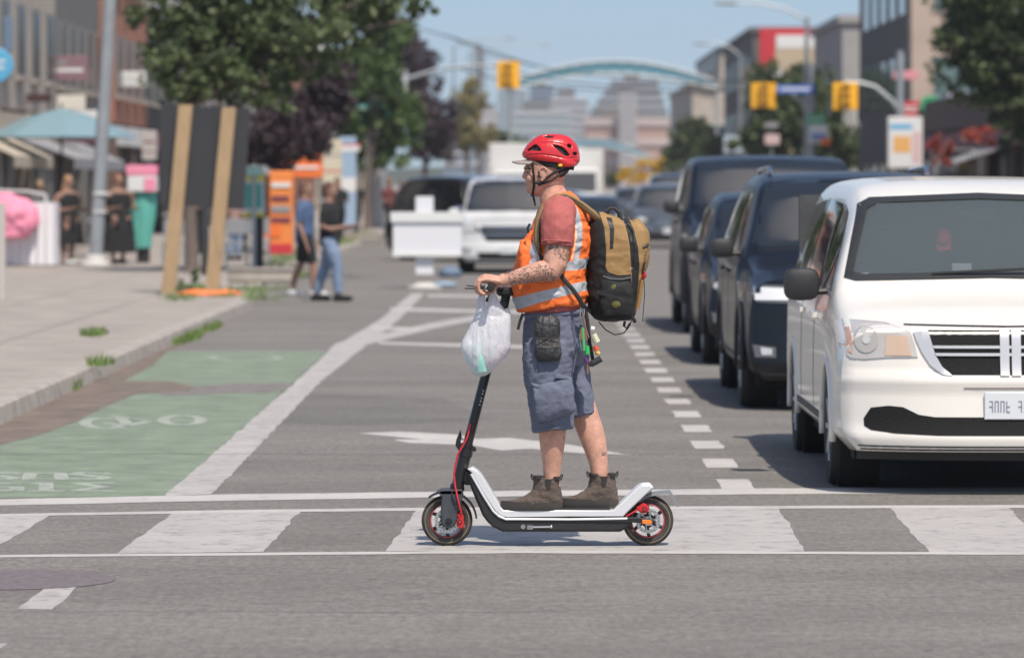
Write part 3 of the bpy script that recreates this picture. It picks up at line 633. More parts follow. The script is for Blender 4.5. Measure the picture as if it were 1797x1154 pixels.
# stubble / sideburn
b = MB(); b.loft(secs([(944, 300, 949, 300, .002, -.0795), (944, 312, 949.5, 311, .003, -.074)])); link('sideburn', b, MATS['dark_hair'], rider)

# tee shirt: shoulders, sleeves and the hem below the vest
M_TEE = mat('brick_red_cotton', (.38, .10, .09), .85, var=.10, vs=30, bump=.15, bs=400)
tb = MB()
tb.loft(secs([(955, 352, 1005, 347, .12), (946, 366, 1014, 362, .165), (938, 385, 1024, 385, .185), (930, 410, 1026, 410, .185)], 2.4))
for k in (-1, 1):
    tb.tube([R(984, 362, .10*k), R(981, 372, .165*k), R(979, 388, .205*k), R(978.5, 405, .22*k), (R(977.5, 420, .226*k)), R(976.5, 430.5, .229*k)], [.07, .082, .084, .082, .079, .077], 22, flat=(Vector((0, 1, 0)), .86))
tb.loft(secs([(925, 515, 1020, 515, .18), (921, 535, 1026, 530, .182), (922, 549, 1027, 541, .184)], 2.3))
me = blob(tb, .0045, 3); wrinkle(me, .004, 14, 5, (1, 1, .7)); wrinkle(me, .003, 13, 8, (1, 1, .7), None, True); wrinkle(me, .0018, 34, 8); tee = link('t_shirt', me, M_TEE, rider, 'all')
b = MB(); b.torus(R(977, 424, -.226), (.05, .12, 1), .0765, .0035, 40, 6); link('sleeve_hem', b, M_TEE, tee, 'all')

# vest
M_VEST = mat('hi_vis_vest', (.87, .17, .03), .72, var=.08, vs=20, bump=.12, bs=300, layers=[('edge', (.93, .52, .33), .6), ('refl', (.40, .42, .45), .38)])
vb = MB()
vb.loft(secs([(969, 343, 1000, 334.5, .085), (961, 351, 1011, 343, .14), (952, 362, 1020, 354, .168), (944, 376, 1028, 371, .182), (937, 392, 1034, 389, .19), (927, 410, 1037, 407, .197), (914, 430, 1037.5, 430, .203), (909.5, 448, 1034, 450, .205), (907, 468, 1029, 470, .207), (901.5, 487, 1027, 488, .209), (899.5, 503, 1031, 502, .21), (903, 522, 1033, 516, .208), (909, 545, 1029, 530, .203)], 2.35))
me = blob(vb, .0045, 2)
co = co_of(me); zz = co[:, 2]
msk = np.clip((R(0, 350).z-zz)*10, 0, 1)
wrinkle(me, .0085, 7, 2, (1, 1, 1.7), msk); wrinkle(me, .0045, 15, 9, (1, 1, 1.4), msk); wrinkle(me, .0075, 9, 14, (.5, 1, 1.4), msk, True); wrinkle(me, .003, 24, 15, (.8, 1, 1.2), msk, True)
arm_poly = [(950, 378), (958, 362), (975, 354), (992, 356), (1003, 368), (1009, 392), (1008, 420), (1000, 445), (990, 470), (970, 470), (953, 440), (946, 405)]
g_poly = [[(984, 345), (992, 343), (1004, 352), (1014, 368), (1021, 392), (1022, 415), (1019, 435), (1014, 456), (1005, 458), (1009, 436), (1011.5, 415), (1010, 392), (1004, 372), (994, 358)],
          [(927, 437), (934, 425), (944, 430), (949, 445), (944, 468), (925, 466)], [(940, 388), (950, 380), (945, 430), (934, 428)],
          [(995, 458), (1016, 453), (1040, 451), (1040, 466), (1018, 472), (990, 474)],
          [(890, 524), (904, 521), (940, 511), (980, 502), (1010, 495), (1040, 490), (1040, 507), (1012, 512), (982, 519), (942, 530), (912, 541), (890, 546)]]
put_attr(me, 'refl', sdf(me, g_poly))
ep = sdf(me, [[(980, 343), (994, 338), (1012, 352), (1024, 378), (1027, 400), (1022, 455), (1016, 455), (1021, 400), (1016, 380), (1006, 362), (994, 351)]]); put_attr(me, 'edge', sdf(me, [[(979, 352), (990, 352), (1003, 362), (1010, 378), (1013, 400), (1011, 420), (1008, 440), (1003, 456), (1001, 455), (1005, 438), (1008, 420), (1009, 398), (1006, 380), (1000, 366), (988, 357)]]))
vest = link('safety_vest', me, M_VEST, rider, 'all')
b = MB(); b.loft(secs([(914, 421, 936, 421, .04, -.12), (910, 432, 938, 432, .045, -.13), (908.5, 450, 936, 450, .045, -.135), (911, 470, 932, 470, .04, -.14)], 2.6)); me = blob(b, .004, 2); wrinkle(me, .006, 22, 31)
link('vest_pocket', me, mat('vest_cloth', (.87, .17, .03), .72, bump=.12, bs=300), vest, 'all')

# shorts
M_SH = mat('slate_blue_cotton', (.125, .138, .19), .85, var=.10, vs=18, bump=.15, bs=400)
sb = MB()
sb.loft(secs([(926, 538, 1024, 530, .158), (923, 552, 1026, 545, .165), (920, 575, 1028, 575, .172), (918, 600, 1030, 600, .175), (920, 622, 1026, 622, .172), (935, 640, 1015, 640, .14)], 2.4))
sb.loft(secs([(920, 600, 1008, 598, .10, -.085), (917.5, 630, 1006, 628, .105, -.088), (921, 660, 1005, 658, .103, -.088), (928, 690, 1005, 690, .10, -.082), (932, 720, 1004, 718, .098, -.076), (934, 740, 1003, 736, .094, -.072), (936, 755, 1003.5, 747, .092, -.07)], 2.4))
sb.loft(secs([(945, 600, 1030, 595, .10, .085), (955, 630, 1031, 628, .102, .088), (962, 660, 1033, 655, .10, .086), (970, 690, 1038, 690, .096, .078), (978, 712, 1042, 710, .09, .072), (985, 733, 1043.5, 725, .086, .068)], 2.4))
me = blob(sb, .0048, 3); wrinkle(me, .008, 7, 4, (1, 1, .6)); wrinkle(me, .004, 18, 6, (1, 1, .8)); wrinkle(me, .007, 8, 12, (1.3, 1.3, .5), None, True); wrinkle(me, .003, 20, 19, (.7, 1, 1.3), None, True)
fly = sdf(me, [[(1020, 555), (1032, 552), (1034, 600), (1026, 650), (1019, 640), (1022, 600)]])
shorts = link('shorts', me, M_SH, rider, 'all')
b = MB(); b.loft(secs([(934, 673, 1003, 660, .018, -.193), (936, 690, 1006, 676, .030, -.193), (938, 712, 1008, 700, .036, -.185), (940, 728, 1008, 715, .032, -.178), (943, 738, 1004, 722, .018, -.170)], 3.4)); me = blob(b, .004, 3)
wrinkle(me, .005, 16, 41); wrinkle(me, .0025, 34, 42); link('cargo_pocket', me, M_SH, shorts, 'all')
b = MB(); b.loft(secs([(932, 668, 960, 674, .012, -.196), (934, 675, 962, 680, .012, -.198)], 3)); b.loft(secs([(975, 652, 1004, 659, .012, -.197), (972, 660, 1004, 664, .012, -.199)], 3)); link('pocket_flap', blob(b, .004, 2), M_SH, shorts, 'all')
for (l, r_, hy, dy, tilt) in (((935.5, 752), (1004, 744), .095, -.07, 0), ((985, 730.5), (1044, 722), .089, .068, 0)):
    s0 = Sx(l, r_, hy, dy, 2.4, 40); b = MB(); b.tube(s0+[s0[0]], .004, 6, False); link('hem', b, M_SH, shorts, 'all')
b = MB(); s0 = Sx((923, 553), (1027, 545), .169, 0, 2.4, 40); b.tube(s0+[s0[0]], .011, 8, False, flat=(Vector((0, 0, 1)), 1.5)); link('waistband', b, M_SH, shorts, 'all')
b = MB(); b.tube([R(*p, -.195) for p in ((940, 600), (943, 640), (938, 660))], .003, 6); b.tube([R(*p, -.168) for p in ((1005, 560), (1012, 610), (1005, 650))], .003, 6); link('seam', b, M_SH, shorts)

# boots
M_BOOT = mat('brown_suede', (.10, .075, .061), .9, var=.25, vs=25, bump=.3, bs=120)
M_SOLE = mat('dark_sole', (.038, .034, .031), .85, var=.15, vs=30)
def boot(ox, oy, dy):
    def q(l): return [(a+ox, b_+oy, c+ox, d+oy, e, dy) for a, b_, c, d, e in l]
    b = MB()
    b.loft(secs(q([(936.5, 836, 982.5, 836, .050), (936, 846, 983, 846, .050), (934, 857, 984.5, 857, .051), (926, 865, 986, 865, .052), (913, 871, 987, 872, .051), (900, 876, 987.5, 877, .050), (889, 880.5, 987, 881, .048), (881, 885, 987, 885, .046), (879, 888, 987, 888, .045)]), 2.3))
    for (x, y) in ((952, 834), (966, 834)): pass
    me = blob(b, .0038, 3)
    wrinkle(me, .0035, 22, int(ox)+3, (1, 1, 1.6)); wrinkle(me, .0018, 50, 7)
    dd = sdf(me, [[(955+ox, 830+oy), (969+ox, 830+oy), (966+ox, 848+oy), (958+ox, 848+oy)]]); push(me, dd, .008, .004)
    o = link('boot', me, M_BOOT, rider, 'all')
    b = MB(); rg = []
    for (y, e0, hh) in ((880, 1.5, .049), (884, 0, .0505), (889.5, 0, .0505), (893.2, 2, .048)):
        pts = Sx((877.5+e0+ox, y+oy+(-3 if y < 883 else 0)), (988-e0*.5+ox, y+oy), hh, dy, 2.8, 40); rg.append(pts)
    b.loft(rg); link('sole', b, M_SOLE, o)
    b = MB()
    for (x, y, s_) in ((936, 836, -1), (983, 836, 1)):
        b.tube([R(x+ox-s_*1, y+oy+3, dy-.012), R(x+ox+s_*1.5, y+oy-4, dy-.012), R(x+ox+s_*3.5, y+oy-5.5, dy), R(x+ox+s_*4, y+oy-1, dy), R(x+ox+s_*1, y+oy+5, dy)], .0032, 6, flat=(Vector((0, 1, 0)), 2.2))
    b.loft(secs([(936+ox, 833.5+oy, 954+ox, 834+oy, .051, dy), (936+ox, 837.5+oy, 954.5+ox, 838+oy, .051, dy)], 2.6)); b.loft(secs([(968+ox, 833.5+oy, 984+ox, 834+oy, .050, dy), (968+ox, 837.5+oy, 984+ox, 838+oy, .050, dy)], 2.6))
    link('pull_tab', b, mat('dark_webbing', (.03, .026, .024), .9), o)
    b = MB(); b.extr(RP([(956+ox, 838+oy), (968+ox, 838+oy), (965+ox, 856+oy), (959+ox, 856+oy)]), D0+dy-.0535, D0+dy-.05, 0); link('elastic_panel', b, mat('elastic', (.04, .034, .03), .95, bump=.6, bs=150), o)
boot(0, 0, -.04); boot(98, -3, .04)

# pouch, keys, strap ends at the hip
M_PCH = mat('grey_nylon', (.085, .078, .072), .6, var=.15, vs=20, bump=.1, bs=200, layers=[('dark', (.028, .028, .03), .55)])
b = MB(); b.loft(secs([(946, 552, 972, 551, .016, -.195), (939, 559, 980, 558, .030, -.198), (936.5, 572, 982, 571, .040, -.20), (937.5, 584, 981, 584, .040, -.20), (939, 592, 981, 592, .037, -.20), (938.5, 610, 984, 609, .042, -.20), (939, 622, 984, 621, .040, -.20), (943, 630, 980, 629, .026, -.198)], 2.6))
me = blob(b, .0038, 2); wrinkle(me, .006, 26, 21, (1.6, 1, .35)); wrinkle(me, .0025, 55, 22)
put_attr(me, 'dark', sdf(me, [[(930, 607), (990, 605), (990, 640), (930, 640)], [(930, 545), (990, 545), (990, 586), (960, 590), (930, 587)]])); pch = link('pouch', me, M_PCH, rider, 'all')
b = MB(); b.tube([R(*p, -.243) for p in ((940, 589), (950, 592), (965, 591), (981, 588))], .003, 6); b.tube([R(*p, -.246) for p in ((952, 596), (962, 600), (972, 597))], .002, 6); link('drawstring', b, mat('cord', (.015, .015, .015), .8), pch)
kc = MATS
def bit(name, pts, r, m, d=-.19, n=8): b = MB(); b.tube([R(x, y, d) for x, y in pts], r, n); return link(name, b, m, rider)
bit('carabiner', [(1018, 538), (1021, 534), (1025, 537), (1024, 552), (1020, 556), (1017, 550), (1018, 538)], .003, M_CHR)
bit('lanyard', [(1021, 545), (1026, 570), (1032, 590), (1028, 594), (1024, 575)], .004, mat('brown_cord', (.25, .12, .09), .8))
bit('strap_tail', [(1026, 540), (1030, 560), (1034, 600), (1040, 632)], .009, mat('webbing', (.02, .02, .02), .8), -.17)
bit('key_tag', [(1021, 572), (1023, 596), (1024, 612)], .008, mat('green_tag', (.1, .35, .12), .5), -.2)
bit('key_tag', [(1029, 604), (1030, 618)], .011, mat('bright_green', (.03, .45, .09), .4), -.2)
bit('key_tag', [(1036, 574), (1042, 575)], .013, mat('white_tag', (.6, .6, .56), .4), -.2)
bit('key_tag', [(1040, 584), (1047, 598)], .016, mat('cream_tag', (.55, .55, .38), .6), -.195)
bit('key_tag', [(1043, 604), (1046, 612)], .014, mat('red_tag', (.6, .09, .04), .6), -.195)
bit('key_tag', [(1045, 614), (1050, 618)], .012, mat('yellow_tag', (.6, .38, .07), .6), -.195)
bit('key_tag', [(1026, 625), (1030, 634)], .008, mat('purple_tag', (.18, .05, .2), .4, metal=.5), -.2)
bit('key', [(1030, 634), (1030, 652)], .005, mat('brass', (.4, .22, .1), .4, metal=.6), -.2)
bit('key', [(1018, 576), (1019, 592)], .005, MATS['brass'], -.21)
bit('torch', [(1036, 636), (1054, 626)], .016, mat('torch_black', (.05, .05, .055), .4, metal=.4), -.19, 14)
b = MB(); b.tube([R(1036, 636, -.21), R(1036, 636, -.2)], .012, 12); link('torch_lens', b, M_BLK, rider)

# helmet (worn: clothing of the rider)
hb_ = MB()
hb_.loft(secs([(956, 235.5, 984, 235.5, .028), (944, 238.5, 998, 239.5, .052), (934, 245, 1008, 248, .074), (925, 254, 1014, 257, .088), (919, 263, 1016.5, 266, .095), (916, 270, 1017.5, 275, .097), (918, 276, 1017.5, 283, .096), (927, 280.5, 1013, 289.5, .091)], 2.12))
hb_.loft(secs([(950, 270, 1005, 276, .093), (957, 279, 1012, 284, .0945), (970, 288, 1012, 290.5, .091), (979, 293.5, 1003, 293, .086)], 2.4))
me = blob(hb_, .003, 3)
vents = [[(924, 264), (930, 259.5), (936.5, 254), (942, 255), (946, 259), (949.5, 264.5), (940, 264.5), (930, 262.5)],
         [(970, 254.5), (977, 255), (986, 258), (994, 265), (999.5, 273.5), (992, 273.5), (983, 267), (977, 261)],
         [(953, 238.6), (960, 237), (970, 237.6), (970.5, 240.8), (961, 241.8)], [(996, 254), (1000, 252), (1003.5, 256), (1002, 260), (997.5, 259)], [(1005, 269), (1010, 267), (1014, 270), (1013, 273), (1007, 272)]]
ridge = [[(918, 270), (935, 258), (948, 250), (965, 249), (985, 251.5), (1000, 257), (1000, 258.5), (985, 253.2), (965, 250.8), (949, 252), (936, 260), (919, 272)],
         [(925, 272), (950, 270), (970, 273), (990, 277), (1012, 276), (1012, 277.6), (990, 278.8), (969, 274.8), (950, 271.8), (925, 274)]]
d = sdf(me, vents); push(me, d, .016, .006); push(me, sdf(me, ridge), .004, .004)
co = co_of(me); dmask = (co[:, 2] > R(0, 300).z); put_attr(me, 'vent', d+.0012)
M_HEL = mat('red_helmet', (.55, .018, .022), .3, coat=.5, layers=[('vent', (.015, .008, .008), .8)])
hel = link('helmet', me, M_HEL, rider, 'all')
b = MB(); b.loft(secs([(926, 279, 1010, 288, .087), (930, 285, 1008, 293, .085), (938, 290.5, 1007, 299, .082)], 2.2)); link('helmet_liner', b, mat('black_foam', (.012, .012, .012), .9), hel)
b = MB(); b.ball(R(983, 290.5, -.0905), (.0115, .003, .0075)); link('helmet_badge', b, mat('yellow_badge', (.75, .4, .03), .4), hel)
# cap peak
b = MB(); rg = []
for i in range(13):
    v_ = -1+2*i/12; dy = .078*v_; k = math.sqrt(max(0, 1-v_*v_)); dr = 6.5*v_*v_
    rg.append([R(929-30*k**.7-1, 282.5+2*k+dr+.3, dy), R(929-30*k**.7, 281+2*k+dr, dy), R(934, 279+dr*.8, dy), R(934, 281+dr*.8, dy)])
b.loft(rg); link('cap_peak', b, mat('grey_peak', (.25, .215, .205), .8), hel, 'all')
b = MB()
for k in (-1, 1):
    b.tube([R(*p) for p in ((934, 286, .083*k), (935.5, 300, .078*k), (937, 314, .071*k), (937, 326, .058*k), (935.5, 338, .032*k), (935.5, 343, .0))], .0062, 8, flat=(Vector((0, 1, 0)), .45))
    b.tube([R(*p) for p in ((990, 293, .080*k), (975, 301.5, .082*k), (960, 312, .079*k), (947, 321, .071*k), (939, 321, .066*k))], .0072, 8, flat=(Vector((0, 1, 0)), .45))
    b.tube([R(*p) for p in ((1000, 296, .055*k), (985, 305, .076*k), (968, 317, .073*k), (944, 325, .062*k))], .005, 8, flat=(Vector((0, 1, 0)), .45))
b.tube([R(935, 341, -.012), R(937, 350, -.018), R(939.5, 361, -.02)], [.006, .0055, .005], 8)
link('chin_strap', b, mat('black_webbing', (.015, .016, .02), .7), hel)
b = MB(); b.obox(R(934.5, 340.5, -.012), (.018, .016, .022)); link('buckle', b, mat('buckle_navy', (.02, .03, .07), .4), hel)

# backpack
M_PACK = mat('tan_nylon', (.295, .175, .066), .75, var=.08, vs=18, bump=.12, bs=260, layers=[('blk', (.007, .007, .0075), .75), ('strp', (.014, .013, .013), .5)])
pk = thing('backpack', 'tan and black backpack with a red bauble worn by the scooter rider', 'backpack', tuple(R(1085, 560)))
b = MB(); b.loft(secs([(1046, 372, 1060, 373, .05), (1037, 377, 1085, 383, .10), (1032, 386, 1118, 392, .13), (1029, 398, 1131, 404, .142), (1028, 420, 1137, 424, .15), (1029, 450, 1138, 450, .152), (1030, 478, 1133, 478, .152), (1031, 505, 1125, 505, .15), (1032, 530, 1119, 530, .146), (1034, 547, 1115, 548, .138), (1046, 558, 1109, 560, .12), (1060, 562.5, 1100, 563, .09)], 2.9))
b.loft(secs([(1112, 386, 1122, 388, .06), (1110, 394, 1132, 398, .10), (1108, 410, 1138.5, 412, .118), (1108, 440, 1139.5, 440, .12), (1108, 462, 1137, 464, .115), (1108, 480, 1130, 482, .10)], 2.7))
me = blob(b, .0046, 3); wrinkle(me, .006, 9, 51, (1, 1, .8)); wrinkle(me, .0035, 20, 52, (1, 1, .8)); wrinkle(me, .003, 14, 53, (.8, 1, 1), None, True)
push(me, sdf(me, [[(1088, 382), (1094, 380), (1109, 408), (1112, 440), (1110, 470), (1105, 470), (1105, 430), (1100, 405)]]), .008, .008)
put_attr(me, 'blk', sdf(me, [[(1020, 365), (1049, 365), (1055, 384), (1060, 400), (1063, 440), (1062, 468), (1066, 476), (1084, 482), (1106, 480), (1108, 500), (1113, 540), (1116, 570), (1020, 570)]]))
put_attr(me, 'strp', sdf(me, [[(1091, 380), (1103, 383), (1112, 405), (1118, 432), (1121, 462), (1119, 500), (1114, 545), (1108, 560), (1104, 560), (1108, 500), (1106, 462), (1104, 432), (1100, 408)], [(1063, 380), (1073, 382), (1077, 400), (1075, 436), (1069, 437), (1069, 402)]]))
pbody = link('pack_body', me, M_PACK, pk, 'all')
b = MB(); b.loft(secs([(1056, 484, 1106, 484, .012, -.150), (1053, 500, 1108, 500, .022, -.150), (1052, 530, 1110, 530, .024, -.146), (1058, 552, 1108, 552, .018, -.138)], 3)); me = blob(b, .004, 3); wrinkle(me, .005, 18, 60)
link('mesh_pocket', me, mat('black_mesh', (.012, .0125, .012), .75, var=.4, vs=200), pbody, 'all')
b = MB(); b.tube([R(*p, -.168) for p in ((1057, 483), (1070, 488), (1090, 489), (1107, 485))], .003, 6); link('pocket_trim', b, mat('grey_trim', (.12, .12, .12), .7), pbody)
for (x, y) in ((1077, 503), (1080, 532)): b = MB(); b.ball(R(x, y, -.163), (.026, .011, .022)); link('fruit_in_mesh', b, mat('olive_yellow', (.10, .095, .02), .8, var=.5, vs=60), pbody)
b = MB(); b.tube([R(*p) for p in ((1063, 384, -.03), (1065, 372, -.03), (1071, 364, -.03), (1080, 366, -.03), (1087, 374, -.03), (1089, 390, -.03))], .013, 8, flat=(Vector((0, 0, 1)), .5)); link('grab_handle', b, M_BLK2, pk)
b = MB()
for k in range(2):
    b.tube([R(*p, .03-.0*k) for p in ((1060, 480), (1060, 481))], .001, 4)
strap_pts = [(1052, 388), (1040, 376), (1022, 362), (1004, 351), (992, 346), (978, 347), (964, 355), (952, 369), (945, 386), (942, 404), (942, 424), (947, 444)]
for k, s_ in enumerate((-1, 1)):
    dys = [.09, .10, .115, .125, .13, .135, .15, .165, .172, .178, .188, .195]
    b = MB(); b.tube([R(x, y-1.5, s_*(d+.004)) for (x, y), d in zip(strap_pts, dys)], [.018, .018, .0175, .017, .0165, .0165, .0165, .0165, .0165, .016, .015, .012], 14, flat=(Vector((0, 1, 0)), 1.25))
    so_ = link('shoulder_strap', b, mat('tan_strap', (.22, .15, .062), .8, bump=.2, bs=200), pk, 'all')
    b = MB(); b.tube([R(x+(1.5 if i > 5 else 0), y-2.5+(2 if i > 5 else 0), s_*(d+.021)) for i, ((x, y), d) in enumerate(zip(strap_pts, dys))], .006, 8); link('strap_piping', b, mat('dark_piping', (.05, .045, .03), .8), so_)
    b = MB(); b.tube([R(946, 440, s_*.20), R(950, 452, s_*.203), R(962, 462, s_*.206)], .009, 8, flat=(Vector((0, 1, 0)), .5)); b.tube([R(982, 478, s_*.214), R(990, 490, s_*.218), R(1005, 507, s_*.217), (R(1016, 523, s_*.212)), R(1023, 536, s_*.20)], .0115, 8, flat=(Vector((0, 1, 0)), .35)); b.tube([R(1023, 536, s_*.20), R(1034, 545, s_*.14)], .008, 8); link('lower_strap', b, M_BLK2, pk)
b = MB(); b.tube([R(*p, -.2) for p in ((930, 392), (926, 399), (927, 408))], .006, 6); link('strap_end', b, M_BLK2, pk); b = MB(); b.tube([R(*p, -.16) for p in ((918, 548), (913, 560), (909, 576))], .007, 6, flat=(Vector((0, 1, 0)), .5)); link('strap_end', b, M_BLK2, pk)
b = MB(); b.ball(R(1127.5, 482, -.09), (.018, .018, .02), 16, 10); b.tube([R(1127.5, 478, -.09), R(1127, 470, -.09)], .005, 6); link('red_bauble', b, M_RED, pk)
b = MB()
for i in range(14): b.torus(R(1130-i*.25+(1.3 if i % 2 else -.5), 438+i*3.0, -.11), (1, .2*(i % 2), .3), .006, .0025, 12, 5)
b.tube([R(1127, 434, -.118), R(1137, 428, -.11)], .008, 8); link('chain', b, M_BLK, pk)
b = MB(); b.tube([R(*p, -.1) for p in ((1129, 488), (1130, 515), (1128, 545), (1126.5, 563))], .0022, 5); b.tube([R(*p, -.1) for p in ((1050, 563), (1062, 577), (1078, 586), (1094, 583), (1103, 570), (1108, 560))], .003, 6); link('loose_cord', b, M_BLK, pk)
b = MB(); b.tube([R(*p, -.1) for p in ((1096, 562), (1094, 570), (1099, 576), (1105, 566))], .007, 6, flat=(Vector((0, 1, 0)), .5)); b.tube([R(*p, -.08) for p in ((1106, 552), (1112, 560), (1114, 565))], .009, 6); b.obox(R(1054, 512, -.17), (.05, .01, .02), Matrix.Rotation(.3, 3, 'Y')); link('buckle', b, M_BLK, pk)
b = MB(); b.tube([R(*p, -.10) for p in ((1126, 490), (1124, 505), (1121, 525), (1118, 540))], .009, 8); link('side_cord', b, mat('tan_cord', (.3, .16, .05), .8), pk)

# carrier bag hanging from the grip
cb = thing('plastic_bag', 'thin white plastic carrier bag hanging from the scooter handlebar', 'bag', tuple(R(855, 656, -.16)))
m = bpy.data.materials.new('thin_white_plastic'); m.use_nodes = True; t = m.node_tree; bs = t.nodes['Principled BSDF']; bs.inputs['Base Color'].default_value = (.82, .81, .84, 1); bs.inputs['Roughness'].default_value = .38; bs.inputs['Alpha'].default_value = .82
tr = t.nodes.new('ShaderNodeBsdfTranslucent'); tr.inputs[0].default_value = (.85, .85, .88, 1); ad = t.nodes.new('ShaderNodeMixShader'); ad.inputs[0].default_value = .4
t.links.new(bs.outputs[0], ad.inputs[1]); t.links.new(tr.outputs[0], ad.inputs[2]); t.links.new(ad.outputs[0], t.nodes['Material Output'].inputs[0])
b = MB(); b.loft(secs([(838, 546, 893, 543, .012, -.16), (833, 556, 894.5, 554, .032, -.16), (826, 572, 895, 572, .048, -.16), (818, 590, 895.5, 590, .060, -.16), (811.5, 606, 894, 607, .068, -.16), (816, 620, 887, 621, .068, -.16), (823, 635, 873, 636, .058, -.16), (830, 648, 860, 648, .040, -.16), (834, 656, 850, 656, .02, -.16)], 2.7))
b.loft(secs([(861, 512, 868, 512, .008, -.165), (860, 525, 873, 525, .016, -.162), (857, 537, 882, 540, .026, -.16), (850, 550, 890, 552, .03, -.16)], 2.2)); b.loft(secs([(843, 512, 850, 511, .008, -.165), (840, 525, 849, 525, .014, -.162), (838, 540, 850, 540, .022, -.16), (834, 558, 856, 555, .03, -.16)], 2.2))
b.loft(secs([(888, 541, 894, 541, .006, -.15), (880, 552, 895, 552, .016, -.155)], 2))
me = blob(b, .0038, 5); wrinkle(me, .003, 8, 71, (1.6, 1, .5)); wrinkle(me, .0055, 9, 72, (2.2, 1, .22), None, True); wrinkle(me, .0022, 17, 75, (1.6, 1, .8), None, True); wrinkle(me, .0012, 40, 73, (1.5, 1, .5), None, True)
link('bag_skin', me, m, cb, 'all')
b = MB(); b.tube([R(862, 515, -.165), R(863, 508, -.165), R(862, 499, -.165), R(856, 500, -.165), R(846, 515, -.165)], .006, 8, flat=(Vector((0, 1, 0)), 1.6)); link('handle_loop', b, m, cb, 'all')
b = MB(); b.loft(secs([(828, 600, 848, 598, .05, -.17), (832, 625, 853, 622, .055, -.175), (836, 650, 856, 648, .03, -.18)], 3.5)); link('mint_packet', b, mat('mint_packet', (.35, .7, .6), .5), cb)
b = MB(); b.loft(secs([(862, 625, 888, 600, .03, -.17), (856, 642, 880, 622, .03, -.17)], 3.5)); link('pink_packet', b, mat('pink_packet', (.8, .4, .5), .5), cb)
